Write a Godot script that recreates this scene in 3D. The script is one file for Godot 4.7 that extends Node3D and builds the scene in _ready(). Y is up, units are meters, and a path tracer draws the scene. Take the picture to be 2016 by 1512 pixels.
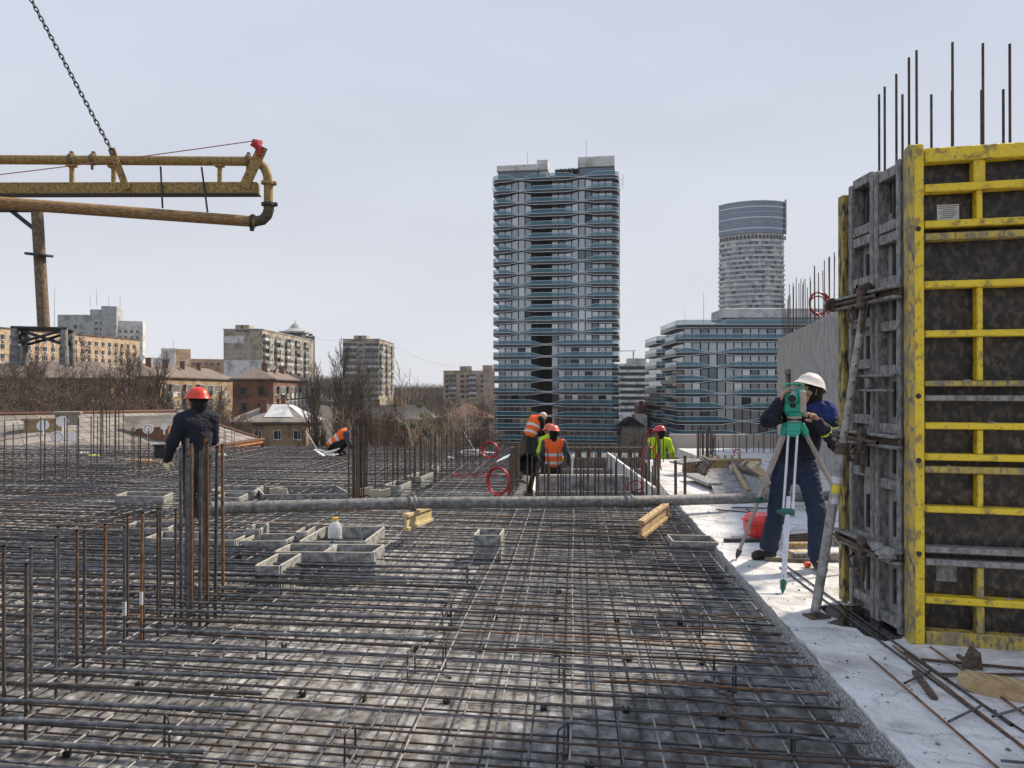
extends Node3D
# A building site seen from the deck of the storey under construction.
# World: y up, camera near the origin looking along -z; y = 0 is the top of the cast slab on the right.
const FOC := 1514.0
const EYE := 1.64
const HOR := 763.0
var mats := {}
var names := {}
var rng := RandomNumberGenerator.new()

class MB:
	# collects triangles with explicit normals
	var v := PackedVector3Array()
	var n := PackedVector3Array()
	var ix := PackedInt32Array()
	func quad(a: Vector3, b: Vector3, c: Vector3, d: Vector3) -> void:
		# counter-clockwise seen from outside
		var m := (c - a).cross(d - b)
		m = m.normalized() if m.length_squared() > 1e-16 else Vector3.UP
		var k := v.size()
		v.append_array(PackedVector3Array([a, b, c, d]))
		n.append_array(PackedVector3Array([m, m, m, m]))
		ix.append_array(PackedInt32Array([k, k + 2, k + 1, k, k + 3, k + 2]))
	func tri(a: Vector3, b: Vector3, c: Vector3) -> void:
		var m := (b - a).cross(c - a).normalized()
		var k := v.size()
		v.append_array(PackedVector3Array([a, b, c]))
		n.append_array(PackedVector3Array([m, m, m]))
		ix.append_array(PackedInt32Array([k, k + 2, k + 1]))
	func box(c: Vector3, s: Vector3, b := Basis.IDENTITY) -> void:
		var x := b.x * s.x * 0.5
		var y := b.y * s.y * 0.5
		var z := b.z * s.z * 0.5
		quad(c - x - y + z, c + x - y + z, c + x + y + z, c - x + y + z)
		quad(c + x - y - z, c - x - y - z, c - x + y - z, c + x + y - z)
		quad(c + x - y + z, c + x - y - z, c + x + y - z, c + x + y + z)
		quad(c - x - y - z, c - x - y + z, c - x + y + z, c - x + y - z)
		quad(c - x + y + z, c + x + y + z, c + x + y - z, c - x + y - z)
		quad(c - x - y - z, c + x - y - z, c + x - y + z, c - x - y + z)
	func bevel(c: Vector3, s: Vector3, e: float, b := Basis.IDENTITY) -> void:
		# box with chamfered edges
		var h := s * 0.5
		var f := func(x: float, y: float, z: float) -> Vector3: return c + b.x * x + b.y * y + b.z * z
		var i := h - Vector3(e, e, e)
		for q in [1.0, -1.0]:
			if q > 0:
				quad(f.call(-i.x, -i.y, h.z), f.call(i.x, -i.y, h.z), f.call(i.x, i.y, h.z), f.call(-i.x, i.y, h.z))
				quad(f.call(h.x, -i.y, i.z), f.call(h.x, -i.y, -i.z), f.call(h.x, i.y, -i.z), f.call(h.x, i.y, i.z))
				quad(f.call(-i.x, h.y, i.z), f.call(i.x, h.y, i.z), f.call(i.x, h.y, -i.z), f.call(-i.x, h.y, -i.z))
			else:
				quad(f.call(i.x, -i.y, -h.z), f.call(-i.x, -i.y, -h.z), f.call(-i.x, i.y, -h.z), f.call(i.x, i.y, -h.z))
				quad(f.call(-h.x, -i.y, -i.z), f.call(-h.x, -i.y, i.z), f.call(-h.x, i.y, i.z), f.call(-h.x, i.y, -i.z))
				quad(f.call(-i.x, -h.y, -i.z), f.call(i.x, -h.y, -i.z), f.call(i.x, -h.y, i.z), f.call(-i.x, -h.y, i.z))
		for sx in [-1.0, 1.0]:
			for sy in [-1.0, 1.0]:
				var a1: Vector3 = f.call(sx * h.x, sy * i.y, i.z)
				var a2: Vector3 = f.call(sx * h.x, sy * i.y, -i.z)
				var a3: Vector3 = f.call(sx * i.x, sy * h.y, -i.z)
				var a4: Vector3 = f.call(sx * i.x, sy * h.y, i.z)
				if sx * sy > 0: quad(a1, a2, a3, a4)
				else: quad(a4, a3, a2, a1)
				var b1: Vector3 = f.call(sx * h.x, i.y, sy * i.z)
				var b2: Vector3 = f.call(sx * h.x, -i.y, sy * i.z)
				var b3: Vector3 = f.call(sx * i.x, -i.y, sy * h.z)
				var b4: Vector3 = f.call(sx * i.x, i.y, sy * h.z)
				if sx * sy > 0: quad(b4, b3, b2, b1)
				else: quad(b1, b2, b3, b4)
				var c1: Vector3 = f.call(i.x, sx * h.y, sy * i.z)
				var c2: Vector3 = f.call(-i.x, sx * h.y, sy * i.z)
				var c3: Vector3 = f.call(-i.x, sx * i.y, sy * h.z)
				var c4: Vector3 = f.call(i.x, sx * i.y, sy * h.z)
				if sx * sy > 0: quad(c1, c2, c3, c4)
				else: quad(c4, c3, c2, c1)
				for sz in [-1.0, 1.0]:
					var t1: Vector3 = f.call(sx * h.x, sy * i.y, sz * i.z)
					var t2: Vector3 = f.call(sx * i.x, sy * h.y, sz * i.z)
					var t3: Vector3 = f.call(sx * i.x, sy * i.y, sz * h.z)
					if sx * sy * sz > 0: tri(t1, t2, t3)
					else: tri(t3, t2, t1)
	func ring(c: Vector3, ax: Vector3, ay: Vector3, sides: int) -> int:
		# adds a ring of vertices with radial normals, gives the index of the first
		var k := v.size()
		for j in sides:
			var t := TAU * j / sides
			var o := ax * cos(t) + ay * sin(t)
			v.append(c + o)
			n.append(o.normalized() if o.length_squared() > 1e-14 else ax)
		return k
	func join(k1: int, k2: int, sides: int) -> void:
		for j in sides:
			var j2 := (j + 1) % sides
			ix.append_array(PackedInt32Array([k1 + j, k2 + j, k1 + j2, k1 + j2, k2 + j, k2 + j2]))
	func cap(c: Vector3, k: int, sides: int, dir: Vector3) -> void:
		var m := v.size()
		v.append(c)
		n.append(dir)
		for j in sides:
			v.append(v[k + j])
			n.append(dir)
		for j in sides:
			ix.append_array(PackedInt32Array([m, m + 1 + (j + 1) % sides, m + 1 + j]))
	func cone(a: Vector3, ra: float, b: Vector3, rb: float, sides := 8, caps := true) -> void:
		var d := b - a
		if d.length_squared() < 1e-12: return
		d = d.normalized()
		var x := d.cross(Vector3.UP if absf(d.y) < 0.9 else Vector3.RIGHT).normalized()
		var y := d.cross(x)
		var k1 := ring(a, x * ra, y * ra, sides)
		var k2 := ring(b, x * rb, y * rb, sides)
		join(k1, k2, sides)
		if caps:
			cap(b, k2, sides, d)
			cap(a, k1, sides, -d)
	func tube(p: Array, r: float, sides := 8, closed := false) -> void:
		var m := p.size()
		var last := -1
		var first := -1
		var x := Vector3.ZERO
		for i in m:
			var q0: Vector3 = p[(i - 1 + m) % m] if closed or i > 0 else p[0]
			var q1: Vector3 = p[(i + 1) % m] if closed or i < m - 1 else p[m - 1]
			var d := (q1 - q0).normalized()
			if x == Vector3.ZERO:
				x = d.cross(Vector3.UP if absf(d.y) < 0.9 else Vector3.RIGHT).normalized()
			x = (x - d * x.dot(d)).normalized()
			var k := ring(p[i], x * r, d.cross(x) * r, sides)
			if last >= 0: join(last, k, sides)
			else:
				first = k
				if not closed: cap(p[i], k, sides, -d)
			last = k
			if i == m - 1:
				if closed: join(last, first, sides)
				else: cap(p[i], k, sides, d)
	func lathe(c: Vector3, prof: Array, sides := 16, up := Vector3.UP) -> void:
		# prof: [radius, height] pairs from the bottom up
		var x := up.cross(Vector3.RIGHT if absf(up.x) < 0.9 else Vector3.FORWARD).normalized()
		var y := up.cross(x)
		for i in prof.size() - 1:
			var k1 := ring(c + up * prof[i][1], x * maxf(prof[i][0], 1e-4), y * maxf(prof[i][0], 1e-4), sides)
			var k2 := ring(c + up * prof[i + 1][1], x * maxf(prof[i + 1][0], 1e-4), y * maxf(prof[i + 1][0], 1e-4), sides)
			join(k1, k2, sides)
			var dr: float = prof[i + 1][0] - prof[i][0]
			var dh: float = prof[i + 1][1] - prof[i][1]
			for j in sides:
				var t := TAU * j / sides
				var m := ((x * cos(t) + y * sin(t)) * dh - up * dr).normalized()
				n[k1 + j] = m
				n[k2 + j] = m
	func prism(poly: Array, o: Vector3, ex: Vector3, ey: Vector3, ez: Vector3) -> void:
		# poly: Vector2 points counter-clockwise in the ex, ey plane, pushed out along ez
		var m := poly.size()
		var pk := PackedVector2Array(poly)
		var tr := Geometry2D.triangulate_polygon(pk)
		for j in range(0, tr.size(), 3):
			var a := o + ex * pk[tr[j]].x + ey * pk[tr[j]].y
			var b := o + ex * pk[tr[j + 1]].x + ey * pk[tr[j + 1]].y
			var c := o + ex * pk[tr[j + 2]].x + ey * pk[tr[j + 2]].y
			if (b - a).cross(c - a).dot(ez) < 0:
				tri(a, b, c)
				tri(a + ez, c + ez, b + ez)
			else:
				tri(a, c, b)
				tri(a + ez, b + ez, c + ez)
		for i in m:
			var p: Vector2 = poly[i]
			var q: Vector2 = poly[(i + 1) % m]
			var a2 := o + ex * p.x + ey * p.y
			var b2 := o + ex * q.x + ey * q.y
			if ex.cross(ey).dot(ez) > 0: quad(a2, b2, b2 + ez, a2 + ez)
			else: quad(b2, a2, a2 + ez, b2 + ez)
	func grid(pts: Array, nu: int, smooth := true) -> void:
		# a sheet of rows of nu points
		var rows := pts.size() / nu
		if not smooth:
			for r in rows - 1:
				for c in nu - 1:
					quad(pts[r * nu + c], pts[r * nu + c + 1], pts[(r + 1) * nu + c + 1], pts[(r + 1) * nu + c])
			return
		var k := v.size()
		for r in rows:
			for c in nu:
				var du: Vector3 = pts[r * nu + mini(c + 1, nu - 1)] - pts[r * nu + maxi(c - 1, 0)]
				var dv: Vector3 = pts[mini(r + 1, rows - 1) * nu + c] - pts[maxi(r - 1, 0) * nu + c]
				v.append(pts[r * nu + c])
				n.append(du.cross(dv).normalized())
		for r in rows - 1:
			for c in nu - 1:
				var a := k + r * nu + c
				ix.append_array(PackedInt32Array([a, a + nu + 1, a + 1, a, a + nu, a + nu + 1]))
	func mesh(m: Material = null, into: ArrayMesh = null) -> ArrayMesh:
		var am := into if into else ArrayMesh.new()
		if v.is_empty(): return am
		var arr := []
		arr.resize(Mesh.ARRAY_MAX)
		arr[Mesh.ARRAY_VERTEX] = v
		arr[Mesh.ARRAY_NORMAL] = n
		arr[Mesh.ARRAY_INDEX] = ix
		am.add_surface_from_arrays(Mesh.PRIMITIVE_TRIANGLES, arr)
		if m: am.surface_set_material(am.get_surface_count() - 1, m)
		return am

func at(px: float, py: float, d: float) -> Vector3:
	return Vector3((px - 1008.0) / FOC * d, EYE - (py - HOR) / FOC * d, -d)
func on(px: float, py: float, y := 0.0) -> Vector3:
	return at(px, py, (EYE - y) * FOC / (py - HOR))
func edge_x(d: float) -> float:
	return 1.471 + 0.0793 * d   # the joint between the mat and the cast slab

func numbered(nm: String) -> String:
	var k: int = names.get(nm, 0)
	names[nm] = k + 1
	return nm if k == 0 else "%s_%03d" % [nm, k]
func thing(nm: String, label: String, cat: String, pos := Vector3.ZERO, group := "") -> Node3D:
	var o := Node3D.new()
	o.name = numbered(nm)
	add_child(o)
	o.position = pos
	o.set_meta("label", label)
	o.set_meta("category", cat)
	if group: o.set_meta("group", group)
	return o
func structure(nm: String, m: Mesh, mt: Material = null) -> MeshInstance3D:
	var o := MeshInstance3D.new()
	o.mesh = m
	if mt: o.material_override = mt
	o.name = numbered(nm)
	o.set_meta("kind", "structure")
	add_child(o)
	return o
func single(nm: String, label: String, cat: String, m: Mesh, mt: Material, pos := Vector3.ZERO, group := "") -> MeshInstance3D:
	var o := MeshInstance3D.new()
	o.mesh = m
	if mt: o.material_override = mt
	o.name = numbered(nm)
	add_child(o)
	o.position = pos
	o.set_meta("label", label)
	o.set_meta("category", cat)
	if group: o.set_meta("group", group)
	return o
func part(parent: Node3D, nm: String, m: Mesh, mt: Material = null, xf := Transform3D.IDENTITY) -> MeshInstance3D:
	var o := MeshInstance3D.new()
	o.mesh = m
	if mt: o.material_override = mt
	o.name = nm
	parent.add_child(o, true)
	o.transform = xf
	return o
func stuff(o: Node3D) -> Node3D:
	o.set_meta("kind", "stuff")
	return o

# ---------- materials ----------
func lin(r: float, g: float, b: float) -> Color:
	return Color(r, g, b).linear_to_srgb()
func ntex(sd: int, freq: float, cols: Array, offs: Array, size := 512, oct := 5, kind := FastNoiseLite.TYPE_SIMPLEX_SMOOTH, warp := 0.0) -> NoiseTexture2D:
	var f := FastNoiseLite.new()
	f.seed = sd
	f.frequency = freq
	f.noise_type = kind
	f.fractal_octaves = oct
	f.fractal_gain = 0.6
	if warp > 0.0:
		f.domain_warp_enabled = true
		f.domain_warp_amplitude = warp
		f.domain_warp_frequency = freq * 1.5
	var g := Gradient.new()
	var cc := PackedColorArray()
	for c in cols:
		var s: Color = lin(c[0], c[1], c[2])
		s.a = c[3] if c.size() > 3 else 1.0
		cc.append(s)
	g.offsets = PackedFloat32Array(offs)
	g.colors = cc
	var t := NoiseTexture2D.new()
	t.width = size
	t.height = size
	t.seamless = true
	t.noise = f
	t.color_ramp = g
	return t
func bump(sd: int, freq: float, strength := 6.0, oct := 4) -> NoiseTexture2D:
	var t := ntex(sd, freq, [[0, 0, 0], [1, 1, 1]], [0.0, 1.0], 512, oct)
	t.color_ramp = null
	t.as_normal_map = true
	t.bump_strength = strength
	return t
func smat(key: String, tex: Texture2D, scale: Vector3, rough: float, metal := 0.0, detail: Texture2D = null, dscale := Vector3.ONE, mix := false, nrm: Texture2D = null, nscale := 0.6) -> StandardMaterial3D:
	var m := StandardMaterial3D.new()
	m.albedo_texture = tex
	m.uv1_triplanar = true
	m.uv1_world_triplanar = true
	m.uv1_scale = scale
	m.roughness = rough
	m.metallic = metal
	if detail:
		m.detail_enabled = true
		m.detail_albedo = detail
		m.detail_blend_mode = BaseMaterial3D.BLEND_MODE_MIX if mix else BaseMaterial3D.BLEND_MODE_MUL
		m.detail_uv_layer = BaseMaterial3D.DETAIL_UV_2
		m.uv2_triplanar = true
		m.uv2_world_triplanar = true
		m.uv2_scale = dscale
	if nrm:
		m.normal_enabled = true
		m.normal_texture = nrm
		m.normal_scale = nscale
	mats[key] = m
	return m
func pmat(key: String, r: float, g: float, b: float, rough := 0.7, metal := 0.0) -> StandardMaterial3D:
	var m := StandardMaterial3D.new()
	m.albedo_color = lin(r, g, b)
	m.roughness = rough
	m.metallic = metal
	mats[key] = m
	return m
func nmat(key: String, c1: Array, c2: Array, freq: float, scale: float, rough := 0.8, metal := 0.0, sd := 1) -> StandardMaterial3D:
	# two tones of one colour, mottled
	return smat(key, ntex(sd, freq, [c1, c2], [0.25, 0.75], 256, 5), Vector3.ONE * scale, rough, metal)

func cracks() -> NoiseTexture2D:
	# hairline shrinkage cracks: thin borders between warped cells
	var t := ntex(12, 0.004, [[0.45, 0.44, 0.43], [0.96, 0.96, 0.955], [1, 1, 1]], [0.0, 0.016, 1.0], 1024, 1, FastNoiseLite.TYPE_CELLULAR, 60.0)
	var f := t.noise as FastNoiseLite
	f.cellular_return_type = FastNoiseLite.RETURN_DISTANCE2_SUB
	f.domain_warp_frequency = 0.02
	f.fractal_type = FastNoiseLite.FRACTAL_NONE
	return t

func materials() -> void:
	var V := Vector3.ONE
	var blotch := ntex(91, 0.006, [[0.55, 0.54, 0.52], [1.0, 1.0, 1.0]], [0.3, 0.62], 512, 5)
	var grime := ntex(92, 0.02, [[0.5, 0.48, 0.46], [0.85, 0.84, 0.83], [1, 1, 1]], [0.22, 0.42, 0.68], 512, 7)
	var fine_bump := bump(7, 0.03, 8.0)
	smat("slab", ntex(11, 0.006, [[0.4, 0.39, 0.378], [0.55, 0.542, 0.53], [0.63, 0.622, 0.61], [0.7, 0.693, 0.682]], [0.2, 0.4, 0.56, 0.82], 1024, 9), V * 0.27, 0.85, 0.0, cracks(), V * 0.31, false, bump(8, 0.05, 10.0, 5), 0.3)
	smat("old_concrete", ntex(13, 0.015, [[0.12, 0.118, 0.112], [0.19, 0.186, 0.178], [0.25, 0.245, 0.235]], [0.2, 0.5, 0.8], 512, 6), V * 0.6, 0.9, 0.0, grime, V * 0.17, false, fine_bump, 0.4)
	smat("joint_face", ntex(14, 0.05, [[0.14, 0.14, 0.137], [0.34, 0.34, 0.34], [0.6, 0.6, 0.6]], [0.3, 0.5, 0.72], 256, 6), V * 3.2, 0.95)
	smat("wall_concrete", ntex(15, 0.012, [[0.22, 0.215, 0.2], [0.3, 0.293, 0.275], [0.36, 0.35, 0.33]], [0.2, 0.5, 0.8], 512, 6), Vector3(0.5, 0.35, 0.5), 0.9)
	# shuttering plywood of the deck: five tones
	for i in 5:
		var t: float = [0.11, 0.17, 0.225, 0.29, 0.14][i]
		smat("deck_ply%d" % i, ntex(20 + i, 0.012, [[t * 0.5, t * 0.47, t * 0.43], [t, t * 0.96, t * 0.9], [t * 1.4, t * 1.37, t * 1.33], [minf(t * 2.8, 0.55), minf(t * 2.8, 0.55), minf(t * 2.8, 0.55)]], [0.22, 0.45, 0.66, 0.88], 1024, 7, FastNoiseLite.TYPE_SIMPLEX_SMOOTH, 30.0), Vector3(0.55, 0.55, 0.4), 0.62, 0.0, grime, V * 0.9)
	# bars
	smat("bar_grey", ntex(31, 0.02, [[0.06, 0.062, 0.068], [0.12, 0.123, 0.132], [0.18, 0.178, 0.178]], [0.25, 0.55, 0.8], 256, 4), V * 2.3, 0.5, 0.45)
	smat("bar_dark", ntex(32, 0.02, [[0.028, 0.026, 0.025], [0.065, 0.058, 0.054], [0.11, 0.092, 0.08]], [0.25, 0.55, 0.8], 256, 4), V * 1.7, 0.62, 0.3)
	smat("bar_brown", ntex(33, 0.02, [[0.05, 0.034, 0.026], [0.1, 0.063, 0.044], [0.15, 0.09, 0.058]], [0.25, 0.55, 0.85], 256, 4), V * 1.9, 0.8, 0.1)
	smat("bar_rust", ntex(34, 0.02, [[0.08, 0.04, 0.022], [0.18, 0.085, 0.035], [0.26, 0.13, 0.05]], [0.25, 0.55, 0.85], 256, 4), V * 2.1, 0.85, 0.0)
	smat("bar_pale", ntex(35, 0.02, [[0.14, 0.137, 0.133], [0.25, 0.246, 0.24], [0.33, 0.325, 0.315]], [0.25, 0.55, 0.8], 256, 4), V * 2.3, 0.5, 0.35)
	# timber and board
	smat("timber", ntex(41, 0.02, [[0.26, 0.17, 0.085], [0.4, 0.28, 0.145], [0.48, 0.35, 0.2]], [0.2, 0.5, 0.8], 256, 5), Vector3(3, 3, 0.5), 0.8)
	smat("timber_yellow", ntex(42, 0.02, [[0.4, 0.31, 0.15], [0.52, 0.42, 0.22], [0.58, 0.49, 0.3]], [0.2, 0.5, 0.8], 256, 5), Vector3(3, 3, 0.5), 0.75)
	smat("timber_pale", ntex(48, 0.02, [[0.28, 0.2, 0.12], [0.42, 0.31, 0.2], [0.5, 0.4, 0.28]], [0.2, 0.5, 0.8], 256, 6), Vector3(0.8, 4, 4), 0.85)
	smat("timber_old", ntex(43, 0.02, [[0.09, 0.072, 0.055], [0.17, 0.14, 0.105], [0.23, 0.19, 0.145]], [0.2, 0.5, 0.8], 256, 5), Vector3(3, 3, 0.6), 0.9, 0.0, grime, V * 0.8)
	smat("box_ply", ntex(44, 0.025, [[0.15, 0.152, 0.147], [0.27, 0.272, 0.262], [0.37, 0.37, 0.355]], [0.2, 0.5, 0.8], 256, 6), V * 1.4, 0.9, 0.0, ntex(45, 0.03, [[0.6, 0.6, 0.58], [1, 1, 1], [1, 1, 1]], [0.2, 0.45, 1.0], 512, 7), V * 1.3)
	smat("box_edge", ntex(46, 0.03, [[0.36, 0.32, 0.25], [0.5, 0.46, 0.38]], [0.3, 0.7], 128, 4), V * 2.0, 0.85)
	smat("ramp_ply", ntex(47, 0.02, [[0.16, 0.16, 0.165], [0.25, 0.25, 0.255], [0.33, 0.33, 0.335]], [0.2, 0.5, 0.8], 256, 6), V * 0.8, 0.85, 0.0, grime, V * 0.5)
	# steel formwork: chipped yellow, cement-grey, stained panel
	var chip := ntex(52, 0.035, [[0.11, 0.1, 0.09, 1.0], [0.2, 0.195, 0.18, 1.0], [0.2, 0.19, 0.17, 0.0], [0.2, 0.19, 0.17, 0.0]], [0.15, 0.215, 0.228, 1.0], 512, 6, FastNoiseLite.TYPE_SIMPLEX_SMOOTH, 12.0)
	smat("form_yellow", ntex(51, 0.014, [[0.17, 0.13, 0.075], [0.36, 0.25, 0.04], [0.68, 0.49, 0.022], [0.74, 0.55, 0.03]], [0.16, 0.26, 0.36, 0.8], 1024, 9), Vector3(0.5, 0.5, 0.5), 0.55, 0.0, chip, Vector3(1.3, 0.9, 1.3), true, fine_bump, 0.25)
	var chip2 := ntex(54, 0.03, [[0.1, 0.09, 0.075, 1.0], [0.2, 0.19, 0.165, 1.0], [0.2, 0.19, 0.17, 0.0], [0.2, 0.19, 0.17, 0.0]], [0.29, 0.375, 0.388, 1.0], 512, 6, FastNoiseLite.TYPE_SIMPLEX_SMOOTH, 12.0)
	smat("form_worn", ntex(55, 0.014, [[0.16, 0.14, 0.11], [0.24, 0.2, 0.12], [0.42, 0.3, 0.05], [0.54, 0.4, 0.06]], [0.24, 0.38, 0.48, 0.8], 1024, 9), Vector3(0.6, 0.3, 0.6), 0.6, 0.0, chip2, Vector3(1.6, 0.5, 1.6), true, fine_bump, 0.3)
	smat("form_grey", ntex(53, 0.02, [[0.09, 0.088, 0.084], [0.17, 0.167, 0.16], [0.26, 0.256, 0.245], [0.34, 0.335, 0.32]], [0.15, 0.38, 0.58, 0.85], 1024, 9), Vector3(1.0, 0.5, 1.0), 0.7, 0.15)
	smat("form_panel", ntex(56, 0.016, [[0.003, 0.0025, 0.002], [0.012, 0.009, 0.007], [0.05, 0.036, 0.024], [0.14, 0.108, 0.076]], [0.28, 0.45, 0.6, 0.85], 1024, 8, FastNoiseLite.TYPE_SIMPLEX_SMOOTH, 40.0), Vector3(1.0, 0.6, 1.0), 0.5, 0.0, grime, V * 0.7)
	smat("form_back", ntex(57, 0.015, [[0.022, 0.021, 0.02], [0.05, 0.048, 0.045], [0.09, 0.087, 0.081]], [0.2, 0.5, 0.85], 256, 6), V * 1.2, 0.85)
	smat("cement_crust", ntex(58, 0.05, [[0.2, 0.195, 0.185], [0.4, 0.39, 0.375]], [0.3, 0.7], 256, 5), V * 3.0, 0.95, 0.0, null, V, false, fine_bump, 1.0)
	smat("prop_steel", ntex(59, 0.02, [[0.24, 0.235, 0.215], [0.36, 0.355, 0.33], [0.44, 0.435, 0.41]], [0.2, 0.5, 0.8], 256, 5), V * 2.0, 0.55, 0.25, grime, V * 1.1)
	smat("rusty_steel", ntex(60, 0.03, [[0.05, 0.035, 0.025], [0.11, 0.075, 0.052], [0.16, 0.13, 0.11]], [0.2, 0.5, 0.8], 256, 5), V * 2.4, 0.8, 0.15)
	smat("pipe_grey", ntex(61, 0.025, [[0.11, 0.108, 0.104], [0.21, 0.208, 0.2], [0.32, 0.318, 0.31]], [0.2, 0.5, 0.82], 512, 6), V * 1.1, 0.7, 0.15, grime, V * 0.6)
	smat("boom_olive", ntex(62, 0.02, [[0.24, 0.155, 0.045], [0.33, 0.225, 0.07], [0.38, 0.27, 0.095]], [0.2, 0.5, 0.8], 256, 6), V * 1.9, 0.7, 0.0, grime, V * 1.7)
	smat("boom_rust", ntex(63, 0.03, [[0.07, 0.045, 0.028], [0.22, 0.125, 0.05], [0.4, 0.25, 0.1]], [0.25, 0.46, 0.72], 512, 7), Vector3(0.6, 3.0, 3.0), 0.75, 0.0)
	smat("boom_post", ntex(64, 0.02, [[0.08, 0.06, 0.045], [0.17, 0.125, 0.08], [0.26, 0.19, 0.1]], [0.25, 0.5, 0.8], 512, 7), Vector3(3, 1.2, 3), 0.8, 0.1)
	nmat("boom_dark", [0.025, 0.025, 0.027], [0.07, 0.07, 0.072], 0.03, 2.0, 0.6, 0.3, 65)
	pmat("chain", 0.05, 0.055, 0.065, 0.5, 0.5)
	pmat("cable_pink", 0.35, 0.12, 0.09, 0.6)
	pmat("cloth_red", 0.42, 0.035, 0.05, 0.8)
	pmat("hose_red", 0.36, 0.012, 0.022, 0.35)
	pmat("hose_pink", 0.55, 0.05, 0.09, 0.4)
	pmat("black_plastic", 0.012, 0.012, 0.013, 0.45)
	pmat("rubber", 0.008, 0.008, 0.008, 0.7)
	nmat("white_plastic", [0.62, 0.62, 0.61], [0.75, 0.75, 0.74], 0.02, 1.0, 0.6, 0.0, 66)
	pmat("case_red", 0.55, 0.03, 0.025, 0.4)
	pmat("ball_orange", 0.75, 0.1, 0.04, 0.5)
	pmat("cap_yellow", 0.7, 0.42, 0.02, 0.4)
	pmat("cap_blue", 0.02, 0.035, 0.2, 0.4)
	var gb := pmat("bottle", 0.75, 0.78, 0.8, 0.12)
	gb.albedo_color.a = 0.45
	gb.transparency = BaseMaterial3D.TRANSPARENCY_ALPHA
	var pd := pmat("puddle", 0.012, 0.012, 0.013, 0.03)
	pd.metallic_specular = 0.6
	nmat("aluminium", [0.5, 0.5, 0.51], [0.62, 0.62, 0.63], 0.03, 2.0, 0.35, 0.6, 67)
	nmat("leg_grey", [0.3, 0.28, 0.27], [0.42, 0.395, 0.385], 0.03, 2.0, 0.45, 0.4, 68)
	pmat("dark_green", 0.012, 0.11, 0.075, 0.4)
	pmat("instrument_green", 0.02, 0.33, 0.24, 0.38)
	pmat("instrument_beige", 0.42, 0.37, 0.33, 0.5)
	pmat("lens", 0.006, 0.006, 0.008, 0.08)
	pmat("sticker_white", 0.55, 0.55, 0.56, 0.5)
	pmat("sticker_yellow", 0.68, 0.56, 0.03, 0.5)
	pmat("print_grey", 0.2, 0.2, 0.2, 0.6)
	pmat("glove_pale", 0.5, 0.5, 0.15, 0.85)
	smat("form_dull", ntex(59, 0.018, [[0.03, 0.028, 0.024], [0.1, 0.085, 0.055], [0.3, 0.22, 0.06], [0.42, 0.32, 0.07]], [0.3, 0.42, 0.55, 0.8], 512, 7), Vector3(2.4, 0.7, 2.4), 0.7)
	nmat("boom_elbow", [0.03, 0.026, 0.022], [0.12, 0.09, 0.05], 0.03, 2.0, 0.7, 0.1, 69)

# ---------- camera, sky, sun ----------
func sky_image() -> Image:
	# thin even cloud: slightly bluer overhead, paler low down, brighter on the side where the sun stands behind it
	var w := 1024
	var h := 512
	var im := Image.create(w, h, false, Image.FORMAT_RGBF)
	var f := FastNoiseLite.new()
	f.seed = 5
	f.frequency = 1.1
	f.fractal_octaves = 4
	var sun := -sun_dir()
	for y in h:
		var el := PI * (0.5 - (y + 0.5) / h)
		for x in w:
			var az := TAU * ((x + 0.5) / w - 0.5)
			var d := Vector3(sin(az) * cos(el), sin(el), -cos(az) * cos(el))
			var t := clampf(sin(el), 0.0, 1.0)
			var c := Vector3(0.605, 0.617, 0.642).lerp(Vector3(0.34, 0.41, 0.57), pow(t, 0.75))
			var g := maxf(d.dot(sun), 0.0)
			c = c * (0.93 + 0.12 * g * g + 0.3 * pow(g, 12.0)) + Vector3(0.03, 0.025, 0.015) * pow(g, 3.0)
			var q := f.get_noise_3d(d.x * 1.6, d.y * 4.5, d.z * 1.6)
			c *= 1.0 + 0.075 * q
			if el < -0.02: c = Vector3(0.3, 0.29, 0.28)
			im.set_pixel(x, y, Color(c.x, c.y, c.z))
	return im

func sun_dir() -> Vector3:
	# from the right and from beyond the scene, read from the shadows of the tripod and the formwork
	var az := deg_to_rad(55.0)
	var el := deg_to_rad(43.0)
	return -Vector3(sin(az) * cos(el), sin(el), -cos(az) * cos(el))

func camera_and_light() -> void:
	var cam := Camera3D.new()
	cam.name = "camera"
	cam.fov = rad_to_deg(2.0 * atan(756.0 / FOC))
	cam.near = 0.05
	cam.far = 4000.0
	add_child(cam)
	cam.position = Vector3(0, EYE, 0)
	cam.rotation = Vector3(atan((HOR - 756.0) / FOC), 0, 0)
	cam.current = true
	var e := Environment.new()
	e.background_mode = Environment.BG_SKY
	var s := Sky.new()
	var p := PanoramaSkyMaterial.new()
	p.panorama = ImageTexture.create_from_image(sky_image())
	s.sky_material = p
	e.sky = s
	e.background_energy_multiplier = 1.0
	e.tonemap_mode = Environment.TONE_MAPPER_LINEAR
	e.tonemap_exposure = 1.4
	e.sdfgi_enabled = true
	e.ssao_enabled = true
	e.ssil_enabled = true
	e.fog_enabled = true
	e.fog_density = 0.00008
	e.fog_light_color = lin(0.72, 0.75, 0.8)
	var we := WorldEnvironment.new()
	we.environment = e
	add_child(we)
	var l := DirectionalLight3D.new()
	l.name = "sun"
	l.light_energy = 1.4
	l.light_color = Color(1.0, 0.94, 0.86)
	l.light_angular_distance = 4.0
	l.shadow_enabled = true
	add_child(l)
	l.look_at_from_position(Vector3.ZERO, sun_dir(), Vector3.UP)

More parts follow.
